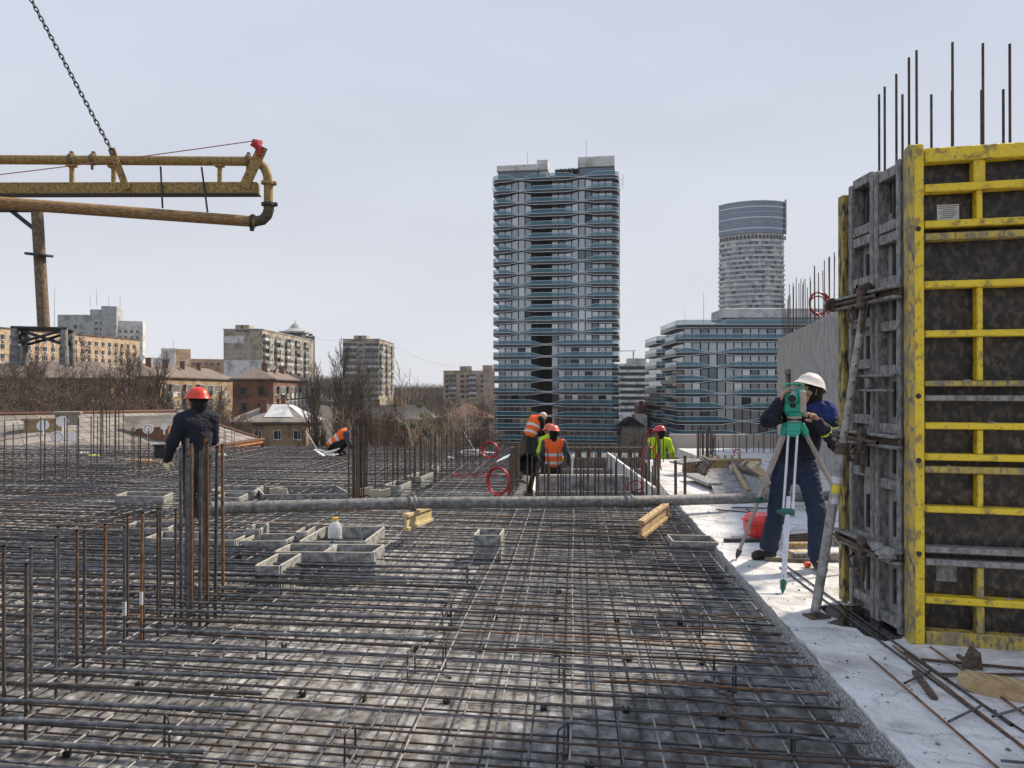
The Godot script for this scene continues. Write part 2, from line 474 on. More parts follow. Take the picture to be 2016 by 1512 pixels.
func ground_y(x: float, z: float) -> float:
	# valley floor, a hillside rising to the left and far behind
	var d := -z
	var a := smoothstep(90.0, 330.0, d) * smoothstep(20.0, -150.0, x) * 22.0
	var b := smoothstep(260.0, 620.0, d) * smoothstep(60.0, -60.0, x) * 16.0
	return -21.0 + maxf(a, b) + 0.4 * sin(x * 0.07) * cos(z * 0.05)

# ---------- the deck, the slab, the mats ----------
const PIT := [0.12, 2.22, 12.15, 19.6]   # x at 12 m, x right, near depth, far depth
func pit_l(d: float) -> float: return PIT[0] + 0.06 * (d - 12.0)
func pit_r(d: float) -> float: return PIT[1] + 0.03 * (d - 12.0)
func far_d(x: float) -> float: return 22.0 - 0.06 * x

func setting() -> void:
	# terrain to the horizon
	var g := MB.new()
	var pts := []
	var xs := [-3000.0, -1500.0, -800.0, -500.0]
	for i in 33: xs.append(-400.0 + 25.0 * i)
	xs.append_array([500.0, 800.0, 1500.0, 3000.0])
	var zs := [400.0, 100.0, 0.0]
	for i in 28: zs.append(-25.0 * (i + 1))
	zs.append_array([-800.0, -1000.0, -1500.0, -3500.0])
	for z in zs:
		for x in xs: pts.append(Vector3(x, ground_y(x, z), z))
	g.grid(pts, xs.size())
	structure("ground", g.mesh(), smat("ground", ntex(71, 0.02, [[0.035, 0.03, 0.022], [0.07, 0.06, 0.045], [0.1, 0.09, 0.075]], [0.2, 0.5, 0.8], 512, 6), Vector3.ONE * 0.05, 0.95))
	# the storeys already built below the deck
	var b := MB.new()
	var pl := [Vector2(-17, -1.0), Vector2(7.9, -1.0), Vector2(7.9, 22.3), Vector2(-17, 23.0)]
	b.prism(pl, Vector3(0, -21.5, 0), Vector3(1, 0, 0), Vector3(0, 0, -1), Vector3(0, 20.2, 0))
	structure("building_below", b.mesh(), mats.old_concrete)
	# cast slab on the right: top y = 0
	var s := MB.new()
	var near := -0.8
	var ys := [0.0, -0.26]
	var poly := [Vector2(7.9, near), Vector2(7.9, 22.2), Vector2(4.5, 22.2), Vector2(4.42, 17.7), Vector2(2.95, 17.5)]
	rng.seed = 13
	var ed := 11.9
	while ed > near:
		# the broken edge left by the stop end
		poly.append(Vector2(edge_x(ed) + 0.02 * pow(rng.randf(), 2.0) + (0.03 * rng.randf() if rng.randf() < 0.07 else 0.0), ed))
		ed -= rng.randf_range(0.03, 0.11)
	poly.append(Vector2(edge_x(near), near))
	s.prism(poly, Vector3(0, ys[1], 0), Vector3(1, 0, 0), Vector3(0, 0, -1), Vector3(0, -ys[1], 0))
	var sl := structure("cast_slab", s.mesh(), mats.slab)
	# torn mortar along the joint: lumps clinging to the slab's edge
	var jm := MB.new()
	rng.seed = 12
	var d := 1.4
	while d < 12.0:
		var ex := edge_x(d)
		var w := 0.008 + 0.03 * pow(rng.randf(), 3.0)
		var c := Vector3(ex - w * 0.4, rng.randf_range(-0.2, -0.05), -d)
		jm.lathe(c, [[0.0, -w * rng.randf_range(0.3, 1.2)], [w * rng.randf_range(0.5, 1.4), -w * 0.3], [w * rng.randf_range(0.4, 1.0), w * 0.4], [0.0, w * rng.randf_range(0.3, 1.1)]], 5, Vector3(rng.randf_range(-1, 0), rng.randf_range(-1, 1), rng.randf_range(-0.6, 0.6)).normalized())
		d += rng.randf_range(0.015, 0.07)
	stuff(part(sl, "mortar_crumbs", jm.mesh(), mats.joint_face))
	var cr := MB.new()
	for i in 900:
		# grit and crumbs of mortar lying on the slab
		var dd := 1.6 + 12.0 * pow(rng.randf(), 1.6)
		var xx := edge_x(dd) + 0.02 + (4.5 * rng.randf() if rng.randf() < 0.6 else 0.5 * rng.randf())
		var w := 0.0025 + 0.009 * pow(rng.randf(), 4.0)
		cr.lathe(Vector3(xx, w * 0.3, -dd), [[0.0, -w * 0.4], [w * rng.randf_range(0.7, 1.5), 0.0], [w * 0.6, w * 0.6], [0.0, w * 0.8]], 5, Vector3(rng.randf_range(-0.4, 0.4), 1, rng.randf_range(-0.4, 0.4)).normalized())
	stuff(part(sl, "grit", cr.mesh(), mats.old_concrete))
	var jf := MB.new()
	jf.quad(Vector3(edge_x(-0.5) - 0.004, -0.24, 0.5), Vector3(edge_x(12) - 0.004, -0.24, -12), Vector3(edge_x(12) - 0.004, -0.012, -12), Vector3(edge_x(-0.5) - 0.004, -0.012, 0.5))
	part(sl, "joint_face", jf.mesh(), mats.joint_face)
	# shuttering deck of plywood sheets
	var base := MB.new()
	var dy := -0.25
	for q in [[-17.0, 0.0, 11.95, 0], [-17.0, 11.95, 23.2, 1]]:
		if q[3] == 0:
			base.prism([Vector2(-17, -0.9), Vector2(edge_x(-0.9) - 0.01, -0.9), Vector2(edge_x(12.0) - 0.01, 12.0), Vector2(-17, 12.0)], Vector3(0, dy - 0.06, 0), Vector3(1, 0, 0), Vector3(0, 0, -1), Vector3(0, 0.06, 0))
		else:
			base.prism([Vector2(-17, 12.0), Vector2(pit_l(12.0), 12.0), Vector2(pit_l(20), 20.0), Vector2(edge_x(20) + 0.6, 20.0), Vector2(edge_x(22.2) + 0.7, 22.2), Vector2(-17, 23.0)], Vector3(0, dy - 0.06, 0), Vector3(1, 0, 0), Vector3(0, 0, -1), Vector3(0, 0.06, 0))
	var deck := structure("shuttering_deck", base.mesh(), mats.deck_ply0)
	var sheet := MB.new()
	sheet.box(Vector3.ZERO, Vector3(1.207, 0.018, 2.427))
	var sm := sheet.mesh()
	rng.seed = 21
	var turn := Basis(Vector3.UP, -atan(0.0793))
	for i in 16:
		for j in 10:
			var s0 := 0.62 + 1.22 * i
			var dd := 0.9 + 2.44 * j + (0.9 if i % 2 else 0.0)
			var x := edge_x(dd) - s0
			if x < -16.4 or dd > 21.4: continue
			if dd > 10.9 and x > pit_l(dd) - 0.65: continue
			part(deck, "plywood_sheet", sm, mats["deck_ply%d" % rng.randi_range(0, 4)], Transform3D(turn, Vector3(x, dy + 0.012 + rng.randf_range(0, 0.003), -dd)))

var rods := []
func rod_meshes() -> void:
	# unit bars along y (length 1, radius 1): straight, gently bent, and ribbed
	for k in 7:
		var m := MB.new()
		var p := []
		var a := 0.0 if k == 0 else 1.1
		rng.seed = 300 + k
		var ph := rng.randf_range(0, TAU)
		var fq := rng.randf_range(2.0, 6.0)
		for i in 11:
			var t := i / 10.0
			p.append(Vector3(a * sin(ph + fq * t * TAU / 2.0) + (rng.randf_range(-0.25, 0.25) if k else 0.0), t - 0.5, a * cos(ph * 2.0 + fq * t * 2.0) + (rng.randf_range(-0.25, 0.25) if k else 0.0)))
		var last := -1
		for i in p.size():
			var r := m.ring(p[i], Vector3.RIGHT, Vector3.BACK, 7)
			for j in 7: m.n[r + j] = Vector3(m.n[r + j].x, 0, m.n[r + j].z)
			if last >= 0: m.join(r, last, 7)
			last = r
		m.cap(p[10], last, 7, Vector3.UP)
		rods.append(m.mesh())
func bar(parent: Node3D, a: Vector3, b: Vector3, r: float, mt: Material, bent := -1) -> MeshInstance3D:
	var d := b - a
	var l := d.length()
	d /= l
	var x := d.cross(Vector3.UP if absf(d.y) < 0.9 else Vector3.RIGHT).normalized()
	var z := x.cross(d)
	var k := 0 if bent == 0 else 1 + (rng.randi() % 6)
	return part(parent, "steel_bar", rods[k], mt, Transform3D(Basis(x * r, d * l, z * r), (a + b) * 0.5))
var ribbed_cache := {}
func ribbed(l: float, r: float) -> ArrayMesh:
	# a deformed bar along y from 0 to l with raised ribs
	var key := "%.2f_%.4f" % [l, r]
	if ribbed_cache.has(key): return ribbed_cache[key]
	var m := MB.new()
	var y := 0.0
	var last := -1
	var sides := 8
	var pitch := 0.016
	while y < l:
		for q in [[0.0, 0.93], [0.42, 0.93], [0.58, 1.1], [0.8, 1.1]]:
			var k := m.ring(Vector3(0, minf(y + q[0] * pitch, l), 0), Vector3.RIGHT * r * q[1], Vector3.BACK * r * q[1], sides)
			for j in sides: m.v[k + j].y += 0.35 * pitch * cos(TAU * j / sides)
			if last >= 0: m.join(k, last, sides)
			last = k
		y += pitch
	m.cap(Vector3(0, l, 0), last, sides, Vector3.UP)
	ribbed_cache[key] = m.mesh()
	return ribbed_cache[key]
func rib_bar(parent: Node3D, a: Vector3, b: Vector3, r: float, mt: Material) -> void:
	var d := (b - a).normalized()
	var x := d.cross(Vector3.UP if absf(d.y) < 0.9 else Vector3.RIGHT).normalized()
	part(parent, "steel_bar", ribbed(snappedf(a.distance_to(b), 0.05), r), mt, Transform3D(Basis(x, d, x.cross(d)), a))

func bar_mat(w: Array) -> Material:
	# a random bar finish, by weights for grey, dark, brown, rust, pale
	var t := rng.randf()
	var ks := ["bar_grey", "bar_dark", "bar_brown", "bar_rust", "bar_pale"]
	for i in 5:
		t -= w[i]
		if t < 0: return mats[ks[i]]
	return mats.bar_dark
const SLANT := 0.155
var near_long := []
var near_cross := []
func cross_mat(nm: String, label: String, y: float, r: float, off: float, wl: Array, wt: Array) -> Node3D:
	var o := thing(nm, label, "rebar mat")
	# long bars run away from the camera, parallel to the joint
	var k := 0
	while true:
		var s := 0.06 + off + 0.2 * k
		k += 1
		if s > 17.6: break
		var sj := s + rng.randf_range(-0.018, 0.018)
		var d0 := 1.1
		if edge_x(12.0) - s < -4.0: d0 = 2.2
		if edge_x(12.0) - s < -9.0: d0 = 7.0
		var x_end := edge_x(22.0) - sj
		var d1 := far_d(x_end) - 0.3
		var skew := rng.randf_range(-0.02, 0.02)
		if edge_x(12.0) - s > pit_l(12.0) - 0.1: d1 = 11.95
		elif edge_x(19.6) - s > pit_l(19.6) - 0.1: d1 = 13.0
		near_long.append([edge_x(d0) - sj - skew, d0, edge_x(d1) - sj + skew, d1])
		bar(o, Vector3(edge_x(d0) - sj - skew, y + rng.randf_range(-0.004, 0.004), -d0), Vector3(edge_x(d1) - sj + skew, y + rng.randf_range(-0.004, 0.004), -d1), r, bar_mat(wl))
	k = 0
	while true:
		# cross bars lie on them, turned a few degrees towards the camera on the right
		var c := 1.7 + off * 0.5 + 0.2 * k + rng.randf_range(-0.03, 0.03)
		k += 1
		if c > 24.4: break
		var sl := SLANT + rng.randf_range(-0.006, 0.006)
		# d = c - sl * x
		var xl := maxf(-16.6, -0.72 * (c + 2.5) - 2.0) + rng.randf_range(-0.3, 0.3)
		var xr := (1.471 + 0.0793 * c) / (1.0 + 0.0793 * sl) - 0.02
		var dr := c - sl * xr
		if dr > 11.9:
			# stop at the shaft opening
			xr = (PIT[0] - 0.72 + 0.06 * c) / (1.0 + 0.06 * sl) - 0.1
			dr = c - sl * xr
		else:
			xr -= absf(rng.randfn(0.0, 0.05))
			dr = c - sl * xr
		if far_d(xl) - 0.2 < c - sl * xl: xl = (c - far_d(0.0) + 0.2) / (sl - 0.06)
		if xl > xr - 0.5: continue
		var yy := y + r * 2.0
		near_cross.append([xl, c - sl * xl, xr, dr])
		if y > -0.1 and dr < 6.2 and rng.randf() < 0.7:
			var a := Vector3(xr, yy, -dr)
			var b := Vector3(xl, yy, -(c - sl * xl))
			var ln := 6.5 if dr < 4.0 else 9.0
			rib_bar(o, a, a + (b - a).normalized() * ln, r * rng.randf_range(0.95, 1.1), bar_mat(wt))
			continue
		bar(o, Vector3(xl, yy + rng.randf_range(-0.004, 0.004), -(c - sl * xl)), Vector3(xr, yy + rng.randf_range(-0.006, 0.006), -dr), r * rng.randf_range(0.9, 1.15), bar_mat(wt))
	return o

func mats_of_steel() -> void:
	rng.seed = 77
	cross_mat("bottom_rebar_mat", "lower layer of tied reinforcement bars lying just above the plywood deck", -0.212, 0.0058, 0.07, [0.3, 0.42, 0.18, 0.05, 0.05], [0.3, 0.45, 0.2, 0.05, 0.0])
	near_long.clear()
	near_cross.clear()
	var top := cross_mat("top_rebar_mat", "upper grid of tied reinforcement bars covering the whole deck", -0.052, 0.0064, 0.0, [0.32, 0.08, 0.0, 0.0, 0.6], [0.56, 0.3, 0.12, 0.02, 0.0])
	# wire ties where near bars cross
	var tie := MB.new()
	for l in near_long:
		for c in near_cross:
			if c[3] > 7.5 or c[3] < 1.9: continue
			var t := inverse_lerp(l[1], l[3], c[3])
			var x0 := lerpf(l[0], l[2], t)
			var s := inverse_lerp(c[0], c[2], x0)
			if s < 0.0 or s > 1.0: continue
			var d := lerpf(c[1], c[3], s)
			if d > 7.5 or rng.randf() < 0.35: continue
			x0 = lerpf(l[0], l[2], inverse_lerp(l[1], l[3], d))
			var p := Vector3(x0, -0.043, -d)
			var q := Vector3(rng.randf_range(0.6, 1.0), 0, rng.randf_range(0.6, 1.0)).normalized() * 0.011
			tie.cone(p - q + Vector3(0, -0.008, 0), 0.0016, p + q + Vector3(0, 0.012, 0), 0.0016, 4, false)
			tie.cone(p + q + Vector3(0, 0.01, 0), 0.0016, p + q * 1.6 + Vector3(0, rng.randf_range(0.012, 0.03), 0), 0.0012, 4, false)
			tie.cone(p - q + Vector3(0, 0.01, 0), 0.0016, p + q + Vector3(0, 0.008, 0), 0.0016, 4, false)
	stuff(part(top, "tie_wire", tie.mesh(), mats.bar_dark))
	# extra short bars doubled in on the right beside the joint
	for i in 34:
		var c := 3.2 + 0.2 * i + rng.randf_range(-0.05, 0.05)
		var xr := edge_x(c) - 0.03 - absf(rng.randfn(0, 0.06))
		var xl := xr - rng.randf_range(0.5, 2.2)
		bar(top, Vector3(xl, -0.028, -(c - SLANT * (xl - xr))), Vector3(xr, -0.028, -c), 0.0065, bar_mat([0.3, 0.4, 0.24, 0.06, 0.0]))
	# closely set bars over the hidden beams farther back and to the left
	var o := thing("beam_rebar_bundle", "dense band of dark bars across the mat at the left behind the starter bars", "rebar mat")
	for i in 46:
		var c := 6.6 + 0.2 * i + rng.randf_range(-0.06, 0.06)
		var xl := -0.72 * c - 1.0
		var xr := -2.9 - rng.randf_range(0.0, 0.6) - 0.12 * i
		if xr - xl < 0.6 or c - SLANT * xl > 21.8: continue
		bar(o, Vector3(xl, -0.026, -(c - SLANT * xl)), Vector3(xr, -0.024, -(c - SLANT * xr)), 0.007, bar_mat([0.25, 0.5, 0.2, 0.05, 0.0]))
	# heavy ribbed bars that end in a staggered row left of the middle
	var hv := thing("heavy_rebar_row", "row of thick ribbed grey bars ending in a staggered line at lower left", "rebar row")
	for i in 19:
		var d := 3.05 + 0.222 * i
		var xe := edge_x(d) - 3.14 + rng.randf_range(-0.02, 0.02)
		if d > 5.0: xe += 0.75 + rng.randf_range(-0.15, 0.15)
		var dir := Vector3(-1, 0, -0.1).normalized()
		var a := Vector3(xe, -0.012, -d)
		rib_bar(hv, a, a + dir * (2.9 if d < 5 else 5.2), 0.0125, mats.bar_grey if i % 5 else mats.bar_dark)
	var h2 := thing("heavy_rebar_row", "row of dark bars crossing behind the column bars toward the plywood boxes", "rebar row")
	for i in 13:
		var d := 6.5 + 0.16 * i
		var a := Vector3(-0.9 - 0.1 * (i % 4) - 0.06 * i, -0.02, -d)
		bar(h2, a, a + Vector3(-4.2, 0, -0.5), 0.011, mats.bar_grey if i % 3 else mats.bar_dark)

# ---------- starter bars ----------
func starters(label: String, spots: Array, h0: float, h1: float, r: float, w: Array, ribs := false, group := "starter bar groups", y0 := -0.24) -> Node3D:
	# spots: Vector2(x, depth) of each bar's foot
	var o := thing("starter_bars", label, "starter bars", Vector3.ZERO, group)
	for s in spots:
		var h := rng.randf_range(h0, h1)
		var lean := Vector3(rng.randf_range(-0.012, 0.012), 0, rng.randf_range(-0.012, 0.012)) * h
		var a := Vector3(s.x, y0, -s.y)
		var b := Vector3(s.x, h, -s.y) + lean
		if ribs: rib_bar(o, a, b, r, bar_mat(w))
		else: bar(o, a, b, r * rng.randf_range(0.9, 1.1), bar_mat(w), 0)
	return o
func row(x0: float, d0: float, x1: float, d1: float, k: int, jit := 0.04) -> Array:
	var a := []
	for i in k:
		var t := (i + 0.5) / k
		a.append(Vector2(lerpf(x0, x1, t) + rng.randf_range(-jit, jit), lerpf(d0, d1, t) + rng.randf_range(-jit, jit)))
	return a

func starter_groups() -> void:
	rng.seed = 404
	# front left wall line, two staggered rows of rusty bars
	var spots := []
	for p in [[10, 1355], [53, 1385], [63, 1332], [112, 1322], [117, 1255], [153, 1297], [166, 1272], [206, 1275], [246, 1255], [252, 1215], [279, 1232], [284, 1208], [312, 1215], [316, 1190], [345, 1192]]:
		var q := on(p[0], p[1], -0.03)
		spots.append(Vector2(q.x, -q.z))
	var f := starters("two rows of short rusty starter bars standing at the lower left", spots, 0.69, 0.76, 0.0095, [0.12, 0.18, 0.4, 0.3, 0.0], true)
	# paper tags tied round two of them
	for k in [8, 10]:
		var tg := MB.new()
		var s: Vector2 = spots[k]
		tg.cone(Vector3(s.x, 0.12, -s.y), 0.0128, Vector3(s.x, 0.21, -s.y), 0.0128, 8)
		part(f, "white_tape", tg.mesh(), mats.sticker_white)
	# column bars the worker stands behind
	spots = []
	for p in [[358, 6.02], [371, 5.9], [377, 6.02], [380, 6.35], [394, 5.95], [409, 6.0], [424, 6.22], [440, 6.45], [366, 6.6], [402, 6.62]]:
		spots.append(Vector2((p[0] - 1008.0) / FOC * p[1], p[1]))
	starters("tall cluster of ribbed column bars in front of the worker in navy", spots, 1.12, 1.2, 0.0135, [0.35, 0.15, 0.25, 0.25, 0.0], true)
	starters("long row of dark starter bars at the left edge of the picture", row(-9.3, 13.1, -7.85, 14.6, 19, 0.1), 1.0, 1.12, 0.01, [0.3, 0.4, 0.3, 0.0, 0.0])
	starters("tall narrow cluster of bars against the grey tin roof on the left", row(-10.5, 19.3, -9.8, 19.5, 10, 0.06), 1.05, 1.3, 0.012, [0.1, 0.4, 0.4, 0.1, 0.0])
	starters("small brown cluster of bars right of the rusty satellite dish", row(-8.1, 16.3, -7.72, 16.4, 8, 0.07), 0.7, 0.82, 0.01, [0.05, 0.3, 0.5, 0.15, 0.0])
	starters("thin low bars spaced out left of the worker in navy", row(-8.2, 18.2, -6.9, 18.0, 8, 0.08), 0.5, 0.7, 0.009, [0.1, 0.4, 0.4, 0.1, 0.0])
	starters("thin far bars behind the shoulder of the worker in navy", row(-8.5, 21.5, -7.6, 21.2, 7, 0.05), 0.4, 0.62, 0.009, [0.1, 0.4, 0.4, 0.1, 0.0])
	starters("dense tall column bars beside the crouching worker", row(-2.5, 11.8, -2.24, 11.75, 6, 0.02) + row(-2.52, 12.1, -2.24, 12.05, 6, 0.02), 1.02, 1.08, 0.012, [0.05, 0.4, 0.45, 0.1, 0.0])
	starters("long fence of thin starter bars running back from the middle", row(-2.2, 12.4, -0.72, 18.8, 30, 0.05) + row(-2.0, 12.6, -0.5, 19.0, 26, 0.05), 0.6, 0.78, 0.0095, [0.1, 0.5, 0.35, 0.05, 0.0])
	starters("far row of thin bars at the back edge of the deck", row(-3.4, 20.6, -0.2, 20.4, 26, 0.08), 0.35, 0.62, 0.009, [0.1, 0.5, 0.35, 0.05, 0.0])
	# round the lift shaft
	starters("front row of bars along the lift shaft opening", row(0.14, 12.0, 2.3, 11.95, 25, 0.05) + row(0.2, 12.16, 2.2, 12.1, 13, 0.06), 0.4, 0.72, 0.011, [0.1, 0.5, 0.35, 0.05, 0.0])
	starters("dense left row of bars along the lift shaft opening", row(-0.05, 12.1, 0.3, 17.6, 21, 0.02), 0.52, 0.6, 0.012, [0.05, 0.4, 0.45, 0.1, 0.0])
	starters("right row of bars along the lift shaft opening", row(2.44, 12.6, 2.9, 17.2, 18, 0.04), 0.4, 0.66, 0.011, [0.1, 0.5, 0.35, 0.05, 0.0], false, "starter bar groups", -0.3)
	starters("back row of bars beyond the lift shaft opening", row(0.6, 18.7, 3.6, 18.5, 26, 0.05), 0.2, 0.55, 0.01, [0.1, 0.5, 0.35, 0.05, 0.0], false, "starter bar groups", -1.0)
	starters("pair of thick dark bars right of the lift shaft behind the pipe", [Vector2(2.36, 11.1), Vector2(2.55, 11.35)], 0.58, 0.64, 0.021, [0.0, 0.6, 0.4, 0.0, 0.0], false, "starter bar groups", -0.2)
	starters("dark crowd of bars in front of the yellow jacket", row(3.0, 15.8, 3.3, 17.0, 13, 0.06), 0.3, 0.62, 0.012, [0.0, 0.6, 0.4, 0.0, 0.0], false, "starter bar groups", -0.2)
	starters("tall dark mesh of bars between the yellow jacket and the plywood ramp", row(4.1, 17.2, 4.7, 18.6, 15, 0.06) + row(4.3, 17.2, 4.9, 18.6, 13, 0.06), 0.5, 0.75, 0.011, [0.05, 0.6, 0.35, 0.0, 0.0], false, "starter bar groups", -0.2)
	starters("far thin bars behind the plywood ramp on the right", row(5.0, 19.6, 7.3, 19.4, 24, 0.08), 0.3, 0.62, 0.009, [0.1, 0.55, 0.35, 0.0, 0.0], false, "starter bar groups", -0.2)

# ---------- shaft opening and what lies round it ----------
func shaft() -> void:
	var o := thing("shaft_box_form", "large grey plywood box form of the lift shaft opening behind the pipe", "formwork box")
	var m := MB.new()
	var l := func(a: Vector3, b: Vector3, y0: float, y1: float, w: float, mt: Material, nm: String) -> void:
		var q := MB.new()
		var d := (b - a)
		var len := d.length()
		var x := d.normalized()
		q.bevel((a + b) * 0.5 + Vector3(0, (y0 + y1) * 0.5, 0), Vector3(len, y1 - y0, w), 0.004, Basis(x, Vector3.UP, x.cross(Vector3.UP)))
		part(o, nm, q.mesh(), mt)
	l.call(Vector3(0.36, 0, -12.3), Vector3(2.12, 0, -12.28), -0.55, -0.02, 0.03, mats.box_ply, "side_board")
	l.call(Vector3(0.46, 0, -14.2), Vector3(2.16, 0, -14.18), -0.55, -0.005, 0.03, mats.ramp_ply, "side_board")
	l.call(Vector3(0.34, 0, -12.32), Vector3(0.44, 0, -14.2), -0.55, 0.0, 0.03, mats.white_plastic, "side_board")
	l.call(Vector3(2.26, 0, -12.2), Vector3(2.34, 0, -18.8), -1.1, 0.06, 0.06, mats.slab, "side_board")
	l.call(Vector3(0.5, 0.012, -14.24), Vector3(2.1, 0.012, -14.22), -0.02, 0.02, 0.07, mats.box_edge, "batten")
	var fl := MB.new()
	fl.box(Vector3(2.15, -1.05, -17.0), Vector3(4.5, 0.06, 6.4))
	structure("shaft_platform", fl.mesh(), mats.timber_old)
	# beam forms behind the pit: a ledge, a timber rail on stubs with dark gaps
	var b := thing("beam_form", "long dark beam form with regular gaps behind the lift shaft", "formwork")
	var q1 := MB.new()
	q1.bevel(Vector3(1.9, -0.42, -19.9), Vector3(3.9, 0.5, 0.1), 0.01)
	part(b, "side_panel", q1.mesh(), mats.old_concrete)
	var q2 := MB.new()
	q2.bevel(Vector3(1.9, 0.06, -20.0), Vector3(3.9, 0.07, 0.1), 0.008)
	part(b, "top_rail", q2.mesh(), mats.timber_old)
	var st := MB.new()
	st.bevel(Vector3.ZERO, Vector3(0.1, 0.2, 0.1), 0.006)
	var stm := st.mesh()
	for i in 14: part(b, "stub", stm, mats.rusty_steel, Transform3D(Basis(), Vector3(0.1 + 0.27 * i, -0.07, -20.0)))
	var lg := MB.new()
	lg.bevel(Vector3(0.55, -0.44, -19.0), Vector3(0.7, 0.12, 1.3), 0.01)
	lg.box(Vector3(0.55, -0.85, -19.0), Vector3(0.5, 0.7, 1.0))
	single("timber_platform", "low timber platform under the feet of the man bending over", "platform", lg.mesh(), mats.timber_old)
	var br := MB.new()
	br.bevel(Vector3(2.25, -0.3, -17.6), Vector3(3.0, 0.16, 0.12), 0.008)
	br.bevel(Vector3(2.25, -0.62, -17.6), Vector3(3.0, 0.16, 0.12), 0.008)
	single("cross_beam", "grey double cross beam spanning the lift shaft", "beam", br.mesh(), mats.form_grey)
	# black rubber tub tipped on its side by the man bending over
	var tb := MB.new()
	tb.lathe(Vector3.ZERO, [[0.0, 0.0], [0.16, 0.0], [0.21, 0.32], [0.235, 0.33], [0.235, 0.345], [0.2, 0.34], [0.15, 0.02], [0.0, 0.02]], 18)
	var t := single("rubber_tub", "black rubber tub tipped up beside the dark trousers at the shaft", "tub", tb.mesh(), mats.rubber, Vector3(0.3, 0.02, -15.6))
	t.rotation = Vector3(1.25, 0.35, 0.25)
	# small white-handled float standing in the shaft
	var fh := MB.new()
	fh.cone(Vector3(0, 0, 0), 0.012, Vector3(0.01, 0.36, 0), 0.014, 8)
	fh.lathe(Vector3(0.01, 0.34, 0), [[0.0, 0.0], [0.026, 0.02], [0.026, 0.08], [0.0, 0.1]], 8)
	single("tool_handle", "thin white tool handle standing at the back of the shaft form", "tool", fh.mesh(), mats.white_plastic, Vector3(1.11, -0.04, -14.24))

func hose(nm: String, label: String, coils: Array, tail: Array, r: float, mt: Material) -> void:
	# coils: [centre, x axis, y axis, turns]; tail: points
	var o := thing(nm, label, "hose", Vector3.ZERO, "red plastic hoses")
	for c in coils:
		var p := []
		var k: int = int(24 * c[3])
		for i in k + 1:
			var t: float = TAU * i / 24.0
			var w := 1.0 + 0.05 * sin(2.3 * t + c[3]) + 0.035 * floorf(i / 24.0)
			var zz: Vector3 = c[1].cross(c[2]).normalized() * (0.022 * floorf(i / 24.0) + 0.012 * sin(t * 1.7))
			p.append(c[0] + c[1] * cos(t) * w + c[2] * sin(t) * w + zz)
		var m := MB.new()
		m.tube(p, r, 6)
		part(o, "coil", m.mesh(), mt)
	for tl in tail:
		var cv := Curve3D.new()
		for i in tl.size():
			var a: Vector3 = tl[maxi(i - 1, 0)]
			var b: Vector3 = tl[mini(i + 1, tl.size() - 1)]
			cv.add_point(tl[i], (a - b) * 0.18, (b - a) * 0.18)
		cv.bake_interval = 0.06
		var m2 := MB.new()
		m2.tube(Array(cv.get_baked_points()), r, 6)
		part(o, "hose_end", m2.mesh(), mt)

func hoses() -> void:
	var c := at(982, 946, 11.9)
	hose("hose_coil", "large red hose coil standing at the left corner of the lift shaft", [[c, Vector3(0.16, 0, 0.04), Vector3(0, 0.19, 0), 4.0]], [[c + Vector3(0.15, -0.1, 0), c + Vector3(0.14, -0.24, 0.03), c + Vector3(0.16, -0.32, 0.05)]], 0.011, mats.hose_red)
	c = at(965, 885, 15.2)
	hose("hose_coil", "smaller red hose coil farther back by the white timber scraps", [[c, Vector3(0.15, 0, 0.03), Vector3(0, 0.14, 0), 4.0]], [[c + Vector3(0.1, -0.1, 0), c + Vector3(0.13, -0.2, 0.03), c + Vector3(0.05, -0.3, 0.1)]], 0.012, mats.hose_red)
	c = on(925, 934, -0.02)
	hose("hose_coil", "loose thin red hose lying flat on the mat left of the large coil", [[c, Vector3(0.3, 0, 0), Vector3(0, 0, 0.3), 1.6]], [[c + Vector3(0.3, 0, 0), c + Vector3(0.5, 0.01, 0.2), c + Vector3(0.8, 0.01, -0.1)]], 0.006, mats.hose_red)
	# hose sticking up at the right corner of the shaft
	var p := []
	for q in [[1266, 976], [1263, 940], [1264, 905], [1268, 886], [1278, 880], [1288, 888], [1296, 905], [1302, 925]]: p.append(at(q[0], q[1], 12.2))
	var k := []
	for q in [[1262, 975], [1262, 950], [1252, 946], [1240, 950], [1234, 960], [1240, 969], [1254, 965], [1268, 958]]: k.append(at(q[0], q[1], 12.1))
	hose("hose_loop", "bent red hose rising above the right corner of the lift shaft", [], [p, k], 0.012, mats.hose_red)
	c = at(1283, 864, 18.9)
	hose("hose_coil", "red hose coil hanging beside the man in the yellow jacket", [[c, Vector3(0.1, 0, 0.08), Vector3(0, 0.24, 0), 3.0]], [], 0.012, mats.hose_red)
	c = at(1611, 597, 17.6)
	hose("hose_coil", "red hose coil hung on the bars above the concrete wall", [[c, Vector3(0.23, 0, -0.06), Vector3(0, 0.24, 0), 3.2], [c + Vector3(0, -0.06, 0), Vector3(0.22, 0, -0.1), Vector3(0.0, 0.23, 0.02), 1.0]], [[c + Vector3(0.2, -0.15, 0.0), c + Vector3(0.22, -0.3, 0.0), c + Vector3(0.14, -0.45, 0.0), c + Vector3(0.12, -0.62, 0.0)]], 0.016, mats.hose_red)
	c = at(1451, 892, 18.6)
	hose("hose_coil", "small pink hose bundle above the timber stack right of the ramp", [[c, Vector3(0.07, 0, 0.02), Vector3(0, 0.09, 0), 2.0]], [[c, c + Vector3(0.1, -0.1, 0), c + Vector3(0.05, -0.22, 0)]], 0.014, mats.hose_pink)

